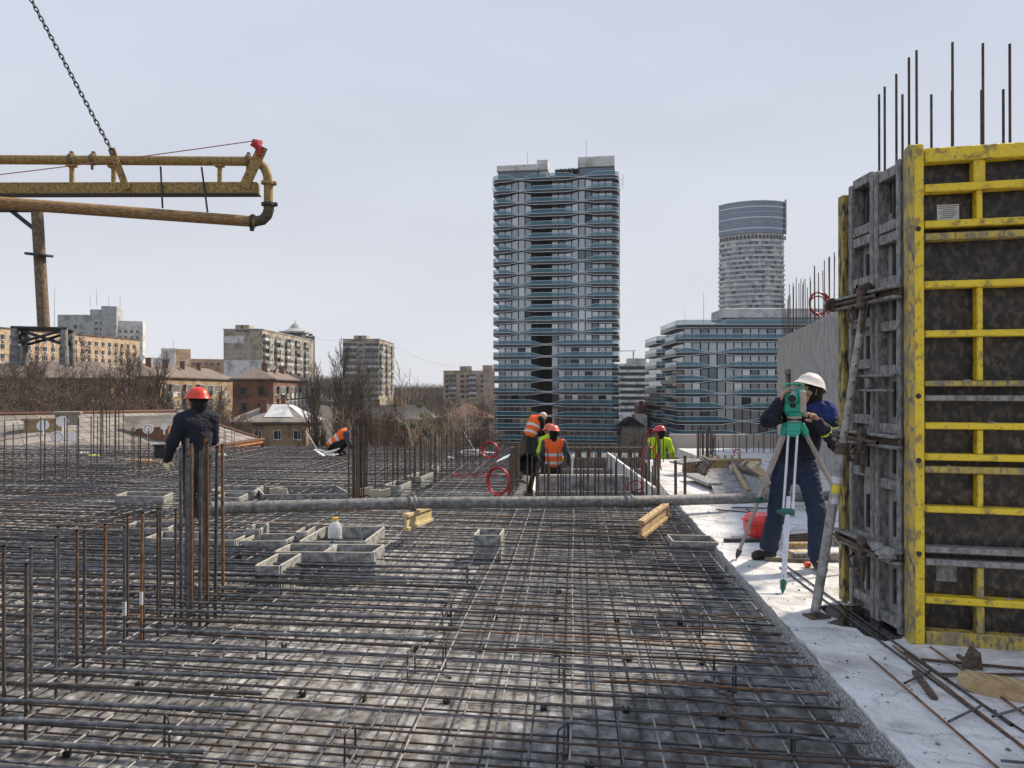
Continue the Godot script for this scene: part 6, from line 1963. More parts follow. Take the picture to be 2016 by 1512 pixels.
# ---------- near roof on the left ----------
func near_roof() -> void:
	var o := thing("tiled_house", "house with a wide sheet roof and orange brick cornice below the deck at left", "house")
	var A := at(-140, 820, 55)
	var B := at(346, 811, 66)
	var C := on(506, 863, -2.5)
	var D := on(120, 918, -2.5)
	var E := Vector3(-34, -4.4, -38)
	rng.seed = 31
	var nu := 26
	var nv := 8
	var pt := func(s: float, t: float) -> Vector3:
		# bilinear over ridge A-B and the lower edge E-D-C
		var low := E.lerp(D, s / 0.35) if s < 0.35 else D.lerp(C, (s - 0.35) / 0.65)
		return A.lerp(B, s).lerp(low, t)
	for i in nu:
		for j in nv:
			var s0 := float(i) / nu
			var s1 := float(i + 1) / nu
			var t0 := float(j) / nv
			var t1 := float(j + 1) / nv
			var m := MB.new()
			var p := [pt.call(s0, t1), pt.call(s1, t1), pt.call(s1, t0), pt.call(s0, t0)]
			var n: Vector3 = (p[1] - p[0]).cross(p[3] - p[0]).normalized()
			var lift := n * 0.05
			m.quad(p[0] + lift, p[1] + lift * 0.5, p[2] - lift * 0.3, p[3])
			m.quad(p[0] + lift, p[0] - lift, p[1] - lift, p[1] + lift * 0.5)
			m.quad(p[1] + lift * 0.5, p[1] - lift, p[2] - lift, p[2] - lift * 0.3)
			part(o, "roof_sheet", m.mesh(), mats[["slate_roof", "slate_roof1", "slate_roof1", "slate_roof2"][rng.randi() % 4]])
	var rc := MB.new()
	rc.cone(A + Vector3(0, 0.05, 0), 0.16, B + Vector3(0, 0.05, 0), 0.16, 8)
	rc.cone(B + Vector3(0, 0.05, 0), 0.14, C + Vector3(0, 0.05, 0), 0.14, 8)
	part(o, "ridge_cap", rc.mesh(), mats.red_roof)
	var far := MB.new()
	far.quad(B, A, A + Vector3(-6, -4, -12), B + Vector3(4, -4, -12))
	far.tri(B, B + Vector3(4, -4, -12), C)
	part(o, "rear_roof", far.mesh(), mats.slate_roof2)
	var k := (C - D)
	k.y = 0
	var x := k.normalized()
	var z := x.cross(Vector3.UP)
	var W := Basis(x, Vector3.UP, z)
	var mid := (C + D) * 0.5
	var L := C.distance_to(D)
	var gt := MB.new()
	gt.box(mid + Vector3(0, -0.06, 0) + z * 0.35, Vector3(L + 0.8, 0.14, 0.25), W)
	part(o, "gutter", gt.mesh(), mats.red_roof)
	for i in 3:
		var cm := MB.new()
		cm.box(mid + Vector3(0, -0.26 - 0.26 * i, 0) + z * (0.2 - 0.16 * i), Vector3(L + 0.5 - 0.2 * i, 0.24, 0.4), W)
		part(o, "cornice_course", cm.mesh(), mats.orange_brick)
	var wl := MB.new()
	wl.box(mid + Vector3(0, -9.4, 0) - z * 3.2, Vector3(L - 0.2, 17.2, 6.0), W)
	part(o, "wall", wl.mesh(), mats.orange_brick)
	# chimney blocks and a dormer on the slope
	for q in [[88, 853, 4, 2.2, 52.0], [134, 838, 2, 1.5, 56.0]]:
		var cm := MB.new()
		var c := at(q[0], q[1], q[4])
		cm.box(c + Vector3(0, -0.4, 0), Vector3(q[3], 2.6, 1.4), Basis(Vector3.UP, 0.4))
		cm.box(c + Vector3(0, 0.95, 0), Vector3(q[3] + 0.25, 0.16, 1.6), Basis(Vector3.UP, 0.4))
		part(o, "chimney", cm.mesh(), mats.ochre_brick if q[2] == 4 else mats.slate_roof)
	var dm := MB.new()
	var dc := at(298, 850, 54)
	dm.prism([Vector2(-1.6, -0.6), Vector2(1.7, -0.6), Vector2(1.7, 0.35), Vector2(-1.6, 0.1)], dc, Vector3(0.9, 0, 0.43), Vector3.UP, Vector3(-0.6, 0, -1.8))
	var dr := part(o, "dormer", dm.mesh(), mats.red_brick)
	var dt := MB.new()
	dt.quad(dc + Vector3(-1.9, 0.1, 1.0 - 1.6), dc + Vector3(1.9, 0.5, 0.9), dc + Vector3(0.9, 1.0, -2.4), dc + Vector3(-3.4, 1.0, -2.6))
	part(dr, "dormer_roof", dt.mesh(), mats.slate_roof2)
	# dishes
	var lab := ["large white satellite dish left of the roof chimney", "white satellite dish on top of the roof chimney", "rust stained satellite dish low on the roof chimney", "small white satellite dish right of the rust stained one", "rust stained satellite dish on the dormer", "small white satellite dish right of the dormer dish", "white satellite dish beside the shoulder of the worker in navy"]
	var i := 0
	for q in [[85, 838, 50, 0.36, 0], [123, 830, 50, 0.36, 0], [113, 861, 48, 0.4, 1], [142, 860, 49, 0.3, 0], [292, 845, 52, 0.34, 1], [323, 841, 52, 0.22, 0], [357, 814, 60, 0.3, 0]]:
		var ds := thing("satellite_dish", lab[i], "satellite dish", at(q[0], q[1], q[2]), "satellite dishes on the near roof")
		ds.rotation = Vector3(-0.2, 0.35, 0)
		part(ds, "reflector", dish_mesh(q[3]), mats.dish_white)
		if q[4] == 1:
			var rm := MB.new()
			rm.lathe(Vector3(0, 0, 0.012), [[q[3] * 0.1, q[3] * 0.0], [q[3] * 0.5, q[3] * 0.07], [q[3] * 0.75, q[3] * 0.15]], 16, Vector3.BACK)
			part(ds, "rust_patch", rm.mesh(), mats.dish_rust)
		i += 1

# ---------- glass towers with waving balconies ----------
const MUL := 0.14
func outline(w: float, dp: float, r: float, off: float, n_front: int) -> Array:
	# rounded rectangle round (0..w, 0..-dp), local x right, z outward at the front: list of [point, outward normal, front position 0..1 or -1]
	var out := []
	var W := w + 2.0 * off
	var R := r
	var x0 := -off
	var z0 := off
	var D := dp + 2.0 * off
	for i in n_front + 1:
		var t := float(i) / n_front
		out.append([Vector3(lerpf(x0 + R, x0 + W - R, t), 0, z0), Vector3.BACK, (lerpf(x0 + R, x0 + W - R, t)) / w])
	for c in [[x0 + W - R, z0 - R, 0.0], [x0 + W - R, z0 - D + R, 1.0], [x0 + R, z0 - D + R, 2.0], [x0 + R, z0 - R, 3.0]]:
		for i in 7:
			var an: float = PI * 0.5 - (c[2] + i / 6.0) * PI * 0.5
			var nn := Vector3(cos(an), 0, sin(an))
			out.append([Vector3(c[0], 0, c[1]) + nn * R, nn, -1.0])
	return out

func band(ol: Array, lo: Array, hi: Array, inset := 0.0) -> MB:
	# closed ribbon round the outline between heights lo and hi (per point)
	var m := MB.new()
	var k := ol.size()
	for i in k:
		var j := (i + 1) % k
		var a: Vector3 = ol[i][0] - ol[i][1] * inset
		var b: Vector3 = ol[j][0] - ol[j][1] * inset
		var h := m.v.size()
		m.v.append_array(PackedVector3Array([a + Vector3(0, lo[i], 0), b + Vector3(0, lo[j], 0), b + Vector3(0, hi[j], 0), a + Vector3(0, hi[i], 0)]))
		m.n.append_array(PackedVector3Array([ol[i][1], ol[j][1], ol[j][1], ol[i][1]]))
		m.ix.append_array(PackedInt32Array([h, h + 2, h + 1, h, h + 3, h + 2]))
	return m
func strip(ol: Array, y: Array, hgt: float, dep: float) -> MB:
	# a thin bar round the outline
	var m := MB.new()
	var k := ol.size()
	for i in k:
		var j := (i + 1) % k
		var a: Vector3 = ol[i][0] + Vector3(0, y[i], 0)
		var b: Vector3 = ol[j][0] + Vector3(0, y[j], 0)
		var na: Vector3 = ol[i][1]
		var nb: Vector3 = ol[j][1]
		var u := Vector3(0, hgt, 0)
		m.quad(a + na * 0.03, b + nb * 0.03, b + nb * 0.03 + u, a + na * 0.03 + u)
		m.quad(a + na * 0.03 + u, b + nb * 0.03 + u, b - nb * dep + u, a - na * dep + u)
		m.quad(a - na * dep, b - nb * dep, b + nb * 0.03, a + na * 0.03)
	return m

func glass_block(o: Node3D, xf: Transform3D, w: float, dp: float, y_top: float, floors: int, fh: float, off: float, pinch: Callable, gap: Array, pane_w: float, sd: int, side_panes := true) -> void:
	# xf: places local front left corner; gap: [x0, x1] of a dark recess in the front; pinch(floor, x share) 0..1
	rng.seed = sd
	var y_bot := y_top - fh * floors
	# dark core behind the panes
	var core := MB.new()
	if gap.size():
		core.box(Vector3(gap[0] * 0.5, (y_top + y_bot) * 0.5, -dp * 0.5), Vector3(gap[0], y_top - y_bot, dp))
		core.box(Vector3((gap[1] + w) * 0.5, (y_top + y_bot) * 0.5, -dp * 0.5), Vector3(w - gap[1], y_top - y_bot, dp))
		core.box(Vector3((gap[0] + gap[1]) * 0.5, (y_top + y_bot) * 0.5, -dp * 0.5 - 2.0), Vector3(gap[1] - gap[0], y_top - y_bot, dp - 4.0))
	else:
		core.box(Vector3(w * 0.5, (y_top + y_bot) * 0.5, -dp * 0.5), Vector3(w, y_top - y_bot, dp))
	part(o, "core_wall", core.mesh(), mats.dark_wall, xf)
	var pm := MB.new()
	var ph := fh - 0.55
	pm.quad(Vector3(-pane_w * 0.5 + MUL, 0, 0), Vector3(pane_w * 0.5 - MUL, 0, 0), Vector3(pane_w * 0.5 - MUL, ph, 0), Vector3(-pane_w * 0.5 + MUL, ph, 0))
	pm.quad(Vector3(pane_w * 0.5 - MUL, 0, -0.05), Vector3(-pane_w * 0.5 + MUL, 0, -0.05), Vector3(-pane_w * 0.5 + MUL, ph, -0.05), Vector3(pane_w * 0.5 - MUL, ph, -0.05))
	var pane := pm.mesh()
	var rest := MB.new()
	var count := 0
	var nx := int(w / pane_w)
	var pw := w / nx
	for f in floors:
		var ys := y_top - fh * (f + 1)
		for i in nx:
			var x := pw * (i + 0.5)
			if gap.size() and x > gap[0] - pw * 0.4 and x < gap[1] + pw * 0.4: continue
			var km := rng.randf()
			var mk := "pane0" if km < 0.42 else ("pane1" if km < 0.68 else ("pane2" if km < 0.84 else ("pane3" if km < 0.95 else "pane4")))
			var tilt := Basis(Vector3.UP, rng.randf_range(-0.012, 0.012)) * Basis(Vector3.RIGHT, rng.randf_range(-0.012, 0.012))
			if count < 300:
				part(o, "window_pane", pane, mats[mk], xf * Transform3D(tilt, Vector3(x, ys + 0.1, 0.07)))
			else:
				rest.quad(xf * Vector3(x - pw * 0.5 + MUL, ys + 0.1, 0.05), xf * Vector3(x + pw * 0.5 - MUL, ys + 0.1, 0.05), xf * Vector3(x + pw * 0.5 - MUL, ys + 0.1 + ph, 0.05), xf * Vector3(x - pw * 0.5 + MUL, ys + 0.1 + ph, 0.05))
			count += 1
		if side_panes:
			for sx in [0, 1]:
				var nd := int(dp / pane_w)
				for i in nd:
					var z := -dp * (i + 0.5) / nd
					var xx := -0.05 if sx == 0 else w + 0.05
					var hw := dp / nd * 0.5 - MUL
					if sx == 0: rest.quad(xf * Vector3(xx, ys + 0.1, z - hw), xf * Vector3(xx, ys + 0.1, z + hw), xf * Vector3(xx, ys + 0.1 + ph, z + hw), xf * Vector3(xx, ys + 0.1 + ph, z - hw))
					else: rest.quad(xf * Vector3(xx, ys + 0.1, z + hw), xf * Vector3(xx, ys + 0.1, z - hw), xf * Vector3(xx, ys + 0.1 + ph, z - hw), xf * Vector3(xx, ys + 0.1 + ph, z + hw))
	if rest.v.size(): stuff(part(o, "further_panes", rest.mesh(), mats.pane1))
	# balconies
	for f in floors + 1:
		var y := y_top - fh * f
		var ol := outline(w, dp, 2.6, off, 64)
		var lo := []
		var hi := []
		var fb := []
		var tp := []
		for q in ol:
			var p: float = pinch.call(f, q[2]) if q[2] >= 0.0 else 0.0
			q[0] = q[0] - q[1] * (p * off * 0.5)
			tp.append(y)
			lo.append(y)
			hi.append(y + 1.12 - 1.0 * p)
			fb.append(y - 0.85 + 0.62 * p)
		var sl := MB.new()
		var k := ol.size()
		var fas := band(ol, fb, tp)
		# top and underside of the slab out to its edge
		var ct := Vector3(w * 0.5, 0, -dp * 0.5)
		for i in k:
			var j := (i + 1) % k
			fas.tri(ol[i][0] + Vector3(0, tp[i], 0), ol[j][0] + Vector3(0, tp[j], 0), ct + Vector3(0, y, 0))
			fas.tri(ol[j][0] + Vector3(0, fb[j], 0), ol[i][0] + Vector3(0, fb[i], 0), ct + Vector3(0, y - 0.3, 0))
		var bal := part(o, "balcony_slab", fas.mesh(), mats.slab_dark, xf)
		var tr := strip(ol, tp, 0.12, 0.1)
		var t2 := strip(ol, fb, 0.12, 0.1)
		tr.mesh()
		var trm := tr.mesh()
		t2.mesh(null, trm)
		part(bal, "edge_trim", trm, mats.trim_light)
		if f > 0 or true:
			part(o, "balustrade", band(ol, lo, hi, 0.02).mesh(), mats.rail_glass, xf)
			part(bal, "handrail", strip(ol, hi, 0.1, 0.07).mesh(), mats.trim_light)

func glass_towers() -> void:
	# main tower
	var o := thing("glass_tower", "tall dark glass apartment tower with wavy balconies in the middle", "building")
	var fl := at(968, 763, 215.0)
	var fr := at(1218, 763, 209.6)
	var ux := (fr - fl)
	ux.y = 0
	var B := frame_of(ux)
	var off := 1.7
	var w := ux.length() - 2.0 * off
	var xf := Transform3D(B, Vector3(fl.x, 0, fl.z) + B.x * off - B.z * off)
	var sh := func(px: float) -> float: return (px - 968.0) / 250.0 * (w + 2.0 * off) / w - off / w
	var pin := func(f: int, s: float) -> float:
		var v := 0.0
		var sharp := func(c: float, wd: float) -> float:
			var t := absf(s - c) / wd
			return 0.5 + 0.5 * cos(PI * t) if t < 1.0 else 0.0
		if f < 14:
			v = maxf(sharp.call(sh.call(1024), 0.135), sharp.call(sh.call(1146), 0.135))
			if f >= 9: v *= 0.8
		else:
			v = sharp.call(sh.call(1076 + 0.6 * (f - 14)), 0.17)
		return v
	var gx0: float = sh.call(1057) * w
	var gx1: float = sh.call(1087) * w
	glass_block(o, xf, w, 24.0, 59.8, 24, 3.3, off, pin, [gx0, gx1], 1.86, 501)
	# roof storey
	var bx := func(nm: String, x0: float, x1: float, z0: float, z1: float, y0: float, y1: float, mt: Material) -> void:
		var m := MB.new()
		m.bevel(Vector3((x0 + x1) * 0.5, (y0 + y1) * 0.5, -(z0 + z1) * 0.5), Vector3(x1 - x0, y1 - y0, z1 - z0), 0.15)
		part(o, nm, m.mesh(), mt, xf)
	var X := func(px: float) -> float: return sh.call(px) * w
	bx.call("penthouse_glass", X.call(977), X.call(1056), 1.0, 20.0, 59.8, 62.6, mats.pane3)
	bx.call("penthouse_roof", X.call(975), X.call(1057), 0.6, 20.5, 62.6, 64.4, mats.panel_white)
	bx.call("lift_house", X.call(1054), X.call(1076), 3.0, 10.0, 63.2, 66.2, mats.panel_white)
	bx.call("lift_base", X.call(1058), X.call(1074), 3.4, 9.6, 59.8, 63.2, mats.panel_white)
	bx.call("penthouse_glass", X.call(1141), X.call(1208), 1.0, 20.0, 59.8, 62.8, mats.pane3)
	bx.call("penthouse_roof", X.call(1138), X.call(1210), 0.6, 20.5, 62.8, 65.8, mats.panel_white)
	bx.call("terrace_wall", X.call(1076), X.call(1141), 6.0, 7.0, 59.8, 62.4, mats.grey_wall)
	bx.call("pergola", X.call(1090), X.call(1140), 4.0, 9.0, 63.2, 63.6, mats.grey_wall)
	rng.seed = 77
	var hg := MB.new()
	for i in 900:
		var c: Vector3 = Vector3(rng.randf_range(X.call(1091), X.call(1139)), rng.randf_range(62.0, 63.7), -rng.randf_range(3.6, 5.2))
		var a := Vector3(rng.randf_range(-1, 1), rng.randf_range(-1, 1), rng.randf_range(-1, 1)).normalized() * 0.28
		var b := a.cross(Vector3(0.3, 0.8, 0.5)).normalized() * 0.22
		hg.tri(c + a, c + b, c - a)
	part(o, "hedge", hg.mesh(), mats.conifer, xf)
	for px in [1090, 1100, 1112, 1124, 1136]: bx.call("terrace_post", X.call(px), X.call(px) + 0.25, 3.8, 4.05, 59.8, 63.2, mats.panel_white)
	mast(o, xf * Vector3(X.call(1029), 64, -10), 7.0, 0.1)
	mast(o, xf * Vector3(X.call(1151), 65, -10), 8.0, 0.1)
	# curved steel screens at the roof corners
	for sd in [0, 1]:
		for k in 3:
			var m := MB.new()
			var pts := []
			for i in 9:
				var t := i / 8.0 * PI
				var cx := -off - 1.3 * sin(t) if sd == 0 else w + off + 1.3 * sin(t)
				pts.append(Vector3(cx, 61.4 - 1.3 * k, -2.0 - 10.0 * t / PI))
			m.tube(pts, 0.05, 5)
			part(o, "corner_screen", m.mesh(), mats.trim_light, xf)
	# low glass block on the right
	var g := thing("glass_block", "long lower glass apartment block with wavy balconies right of the tower", "building")
	var x0 := at(1346, 763, 192)
	var xg := Transform3D(Basis.IDENTITY, Vector3(x0.x, 0, x0.z))
	var pg := func(f: int, s: float) -> float:
		if f == 0 or f == 1: return 0.0
		var c: float = [0.14, 0.14, 0.14, 0.15, 0.16, 0.19, 0.24, 0.29, 0.33, 0.35, 0.36, 0.37, 0.37][mini(f, 12)]
		var t := absf(s - c) / 0.13
		var t2 := absf(s - 0.62 - 0.02 * f) / 0.16
		return maxf(0.5 + 0.5 * cos(PI * t) if t < 1.0 else 0.0, 0.5 + 0.5 * cos(PI * t2) if t2 < 1.0 else 0.0)
	glass_block(g, xg, 50.0, 22.0, 17.2, 11, 3.42, 1.7, pg, [], 2.05, 502)
	var ph := MB.new()
	ph.bevel(Vector3(30, 20.6, -10), Vector3(38, 2.6, 12), 0.2)
	part(g, "penthouse_roof", ph.mesh(), mats.panel_white, xg)
	var ph2 := MB.new()
	ph2.box(Vector3(30, 18.3, -10), Vector3(36, 2.2, 11))
	part(g, "penthouse_glass", ph2.mesh(), mats.pane3, xg)
	mast(g, xg * Vector3(8, 18, -12), 9.0, 0.08)
	mast(g, xg * Vector3(3, 18, -12), 5.0, 0.06)
	var g2 := thing("glass_block", "narrow glass wing set back left of the lower glass block", "building")
	var x2 := at(1304, 763, 212)
	var xw := Transform3D(Basis.IDENTITY, Vector3(x2.x, 0, x2.z))
	glass_block(g2, xw, 7.0, 20.0, 14.6, 10, 3.42, 1.5, func(_f: int, _s: float) -> float: return 0.0, [], 2.2, 503)
	# round tower far behind
	var r := thing("round_tower", "pale round residential tower with dark glass crown far behind the glass block", "building")
	var rc := at(1477, 763, 556)
	var R := 29.0
	var fhh := 3.35
	var Y := func(py: float) -> float: return EYE + (HOR - py) / FOC * 528.0
	var ringp := func(nm: String, rad: float, y0: float, y1: float, mt: Material, a0: float, a1: float, seg: int) -> void:
		var m := MB.new()
		for i in seg:
			var t0 := lerpf(a0, a1, float(i) / seg)
			var t1 := lerpf(a0, a1, float(i + 1) / seg)
			var n0 := Vector3(sin(t0), 0, cos(t0))
			var n1 := Vector3(sin(t1), 0, cos(t1))
			m.quad(rc + n0 * rad + Vector3(0, y0 - rc.y, 0), rc + n1 * rad + Vector3(0, y0 - rc.y, 0), rc + n1 * rad + Vector3(0, y1 - rc.y, 0), rc + n0 * rad + Vector3(0, y1 - rc.y, 0))
			m.tri(rc + n0 * rad + Vector3(0, y1 - rc.y, 0), rc + n1 * rad + Vector3(0, y1 - rc.y, 0), rc + Vector3(0, y1 - rc.y, 0))
			m.tri(rc + n1 * rad + Vector3(0, y0 - rc.y, 0), rc + n0 * rad + Vector3(0, y0 - rc.y, 0), rc + Vector3(0, y0 - rc.y, 0))
		part(r, nm, m.mesh(), mt)
	var y_crown: float = Y.call(458)
	var y_mid: float = Y.call(512)
	ringp.call("shaft_wall", R - 0.5, -20.0, y_crown, mats.panel_white, -1.12, 0.6, 30)
	var yy: float = y_crown - 4.6
	rng.seed = 91
	while yy > 20.0:
		var wide: float = 1.0 if yy > y_mid else 1.02
		ringp.call("floor_band", R * wide, yy - 1.3, yy, mats.panel_white, -1.12, 0.6, 24)
		var n := 22
		for i in n:
			if rng.randf() < 0.22: continue
			var t0: float = lerpf(-1.1, 0.58, (i + 0.08) / n)
			var t1: float = lerpf(-1.1, 0.58, (i + 0.94) / n)
			if yy < y_mid and i in [2, 3, 15, 16]: continue
			ringp.call("window_band", R * wide - 0.35, yy - fhh + 0.05, yy - 1.35, mats.far_blue_glass if rng.randf() < 0.7 else mats.win_dark, t0, t1, 1)
		yy -= fhh
	# arcade of arched openings under the crown
	for i in 20:
		var t := lerpf(-1.05, 0.65, i / 19.0)
		var nn := Vector3(sin(t), 0, cos(t))
		var m := MB.new()
		m.prism([Vector2(-1.0, 0), Vector2(1.0, 0), Vector2(1.0, 2.0), Vector2(0.5, 2.9), Vector2(-0.5, 2.9), Vector2(-1.0, 2.0)], rc + nn * (R - 0.6) + Vector3(0, y_crown - 4.0 - rc.y, 0), Vector3(nn.z, 0, -nn.x), Vector3.UP, nn * 0.25)
		part(r, "arched_opening", m.mesh(), mats.win_dark)
	# crown: glass storeys with a flat cut back corner on the right
	yy = y_crown
	var y_top: float = Y.call(392)
	var f := 0
	while yy < y_top - 1.0:
		var rr := R + 0.4
		ringp.call("crown_glass", rr, yy, yy + 3.0, mats.far_blue_glass, -1.1, 0.6, 24)
		ringp.call("crown_band", rr + 0.25, yy + 2.9, yy + 3.6, mats.grey_wall if f % 2 else mats.trim_light, -1.1, 0.6, 24)
		yy += 3.7
		f += 1
	mast(r, rc + Vector3(2, yy - rc.y, 0), 6.0, 0.2)
	var fin := MB.new()
	fin.box(rc + Vector3(sin(0.6) * (R + 1.0), (Y.call(425) as float) - rc.y, cos(0.6) * (R + 1.0)), Vector3(0.8, 24.0, 2.0))
	part(r, "crown_fin", fin.mesh(), mats.grey_wall)

# ---------- bare trees ----------
func limb(tr: MB, cr: MB, p: Vector3, dir: Vector3, length: float, r: float, lev: int, q: Dictionary) -> void:
	var segs: int = q.segs[lev]
	var sides: int = [7, 5, 3, 3, 3][lev]
	var m := tr if lev == 0 else cr
	var d := dir
	var pos := p
	var joints := []
	for i in segs:
		var t := (i + 1.0) / segs
		d = (d + Vector3(rng.randf_range(-1, 1), rng.randf_range(-0.7, 0.7), rng.randf_range(-1, 1)) * q.wig[lev] + Vector3.UP * q.up[lev]).normalized()
		var nx := pos + d * length / segs
		var r0 := r * (1.0 - 0.75 * i / segs)
		var r1 := r * (1.0 - 0.75 * t)
		m.cone(pos, r0, nx, r1, sides, false)
		joints.append([pos, nx, d, r0])
		pos = nx
	if lev + 1 >= q.segs.size(): return
	var kids: int = q.kids[lev]
	for i in kids:
		var t: float = lerpf(q.first[lev], 1.0, (i + rng.randf()) / kids)
		var f := t * segs
		var s := mini(int(f), segs - 1)
		var jn: Array = joints[s]
		var b: Vector3 = jn[0].lerp(jn[1], f - s)
		var ax: Vector3 = jn[2]
		var side := ax.cross(Vector3(rng.randf_range(-1, 1), rng.randf_range(-1, 1), rng.randf_range(-1, 1))).normalized()
		var an: float = q.ang[lev] * rng.randf_range(0.7, 1.25)
		var nd := (ax * cos(an) + side * sin(an)).normalized()
		limb(tr, cr, b, nd, length * q.ratio[lev] * rng.randf_range(0.7, 1.15) * (1.15 - 0.5 * t), maxf(jn[3] * q.thin[lev], q.rmin), lev + 1, q)
var tree_kinds := {}
func make_tree(key: String, sd: int, q: Dictionary) -> void:
	rng.seed = sd
	var tr := MB.new()
	var cr := MB.new()
	limb(tr, cr, Vector3.ZERO, Vector3.UP, q.h, q.r, 0, q)
	var am := cr.mesh()
	var hs := []
	for i in range(0, cr.v.size(), 7): hs.append(cr.v[i].y)
	hs.sort()
	tree_kinds[key] = [tr.mesh(), am, hs[int(hs.size() * 0.985)]]
func tree(key: String, nm: String, label: String, pos: Vector3, top_y: float, wide: float, turn: float, mt: Material, group := "bare trees behind the site") -> Node3D:
	var gy := ground_y(pos.x, pos.z)
	var o := thing(nm, label, "tree", Vector3(pos.x, gy - 0.2, pos.z), group)
	var s: float = (top_y - gy) / tree_kinds[key][2]
	var x := Transform3D(Basis(Vector3.UP, turn).scaled(Vector3(wide * s, s, wide * s)), Vector3.ZERO)
	part(o, "trunk", tree_kinds[key][0], mt, x)
	part(o, "crown", tree_kinds[key][1], mt, x)
	return o

func trees() -> void:
	# unit trees about 20 m tall
	for k in 3:
		make_tree("round%d" % k, 600 + k, {"h": 13.0, "r": 0.3, "segs": [6, 5, 4, 3, 2], "kids": [13, 9, 7, 5], "first": [0.3, 0.2, 0.15, 0.1], "ang": [0.75, 0.7, 0.7, 0.7], "ratio": [0.62, 0.55, 0.55, 0.5], "thin": [0.5, 0.5, 0.5, 0.5], "wig": [0.1, 0.16, 0.22, 0.3, 0.3], "up": [0.02, 0.12, 0.1, 0.06, 0.05], "rmin": 0.03})
	for k in 2:
		make_tree("poplar%d" % k, 620 + k, {"h": 18.5, "r": 0.26, "segs": [8, 5, 3, 2], "kids": [38, 10, 6], "first": [0.12, 0.15, 0.1], "ang": [0.42, 0.4, 0.5], "ratio": [0.3, 0.45, 0.5], "thin": [0.42, 0.5, 0.5], "wig": [0.04, 0.1, 0.18, 0.25], "up": [0.05, 0.3, 0.22, 0.1], "rmin": 0.024})
	make_tree("spread0", 641, {"h": 10.5, "r": 0.34, "segs": [5, 6, 5, 3, 2], "kids": [12, 8, 6, 4], "first": [0.35, 0.25, 0.15, 0.1], "ang": [0.95, 0.7, 0.65, 0.6], "ratio": [0.85, 0.55, 0.5, 0.5], "thin": [0.55, 0.5, 0.5, 0.5], "wig": [0.1, 0.14, 0.2, 0.25, 0.3], "up": [0.02, 0.1, 0.1, 0.08, 0.05], "rmin": 0.02})
	# thicket at the left: crowns seen from above their trunks
	rng.seed = 700
	var spots := []
	for q in [[15, 745, 95], [60, 752, 100], [95, 752, 104], [130, 762, 92], [165, 766, 100], [205, 762, 96], [240, 758, 105], [285, 762, 98], [320, 775, 104], [35, 788, 80], [85, 794, 82], [140, 792, 80], [190, 795, 84], [235, 792, 86], [275, 795, 82], [330, 800, 88], [0, 796, 76], [370, 798, 96], [410, 795, 104], [450, 802, 112], [430, 785, 125]]:
		spots.append(q)
	var i := 0
	for q in spots:
		var ordn: String = ["first", "second", "third", "fourth", "fifth", "sixth", "seventh", "eighth", "ninth"][i] if i < 9 else ["second", "third", "fourth", "fifth", "sixth", "seventh", "eighth", "first", "ninth", "tenth", "twelfth", "eleventh"][i - 9]
		var label := "bare brown tree behind the sheet roof, %s from the left in the rear row" % ordn if i < 9 else "bare brown tree behind the sheet roof, %s from the left in the front row" % ordn
		var kd := "round%d" % (i % 3)
		var mt: Material = [mats.bark, mats.bark_red, mats.bark][i % 3]
		i += 1
		var b := at(q[0], 763, q[2])
		tree(kd, "bare_tree", label, b, at(q[0], q[1], q[2]).y, rng.randf_range(0.8, 1.1), rng.randf_range(0, TAU), mt)
	# taller ones that stand out against the sky and the houses
	for q in [[62, 662, 115, "round1", 0.75, "tall bare tree rising beside the boom post"], [20, 700, 120, "round2", 0.8, "tall bare tree at the left edge before the peach office"], [262, 690, 108, "poplar0", 1.25, "tall narrow bare tree before the end of the peach office"], [290, 705, 112, "poplar1", 1.2, "narrow bare tree just right of the tall one by the peach office"], [240, 712, 118, "round0", 0.6, "thin bare tree left of the narrow pair"]]:
		tree(q[3], "bare_tree", q[5], at(q[0], 763, q[2]), at(q[0], q[1], q[2]).y, q[4], rng.randf_range(0, TAU), mats.bark)
	for q in [[662, 680, 105, "poplar0", 1.0, "tallest upright poplar in front of the tan balcony block"], [640, 722, 100, "poplar1", 1.1, "poplar left of the tallest one"], [690, 715, 103, "poplar1", 1.15, "poplar right of the tallest one"], [672, 755, 95, "poplar0", 1.2, "lower poplar in front of the tallest one"], [715, 752, 100, "poplar0", 1.2, "rightmost poplar of the row"], [735, 775, 98, "round1", 0.7, "bare tree between the poplars and the mistletoe tree"]]:
		tree(q[3], "poplar_tree", q[5], at(q[0], 763, q[2]), at(q[0], q[1], q[2]).y, q[4], rng.randf_range(0, TAU), mats.bark, "bare poplars at the centre")
	for q in [[830, 748, 80, "spread0", 0.85, "wide pale bare tree with dark mistletoe balls at the centre"]]:
		var o := tree(q[3], "mistletoe_tree", q[5], at(q[0], 763, q[2]), at(q[0], q[1], q[2]).y, q[4], 0.6, mats.bark_pale)
		for s in [[826, 797, 0.42], [836, 818, 0.5], [838, 840, 0.5], [794, 840, 0.32], [814, 838, 0.34], [873, 845, 0.38], [778, 796, 0.26], [838, 852, 0.3]]:
			var m := MB.new()
			var c: Vector3 = at(s[0], s[1], 79.0) - o.position
			for j in 420:
				var dv: Vector3 = Vector3(rng.randfn(), rng.randfn(), rng.randfn()).normalized() * s[2] * pow(rng.randf(), 0.35)
				var a := Vector3(rng.randf_range(-1, 1), rng.randf_range(-1, 1), rng.randf_range(-1, 1)).normalized() * 0.09
				var b2 := a.cross(Vector3(0.2, 0.9, 0.4)).normalized() * 0.035
				m.tri(c + dv + a, c + dv + b2, c + dv - a)
			part(o, "mistletoe", m.mesh(), mats.mistletoe)
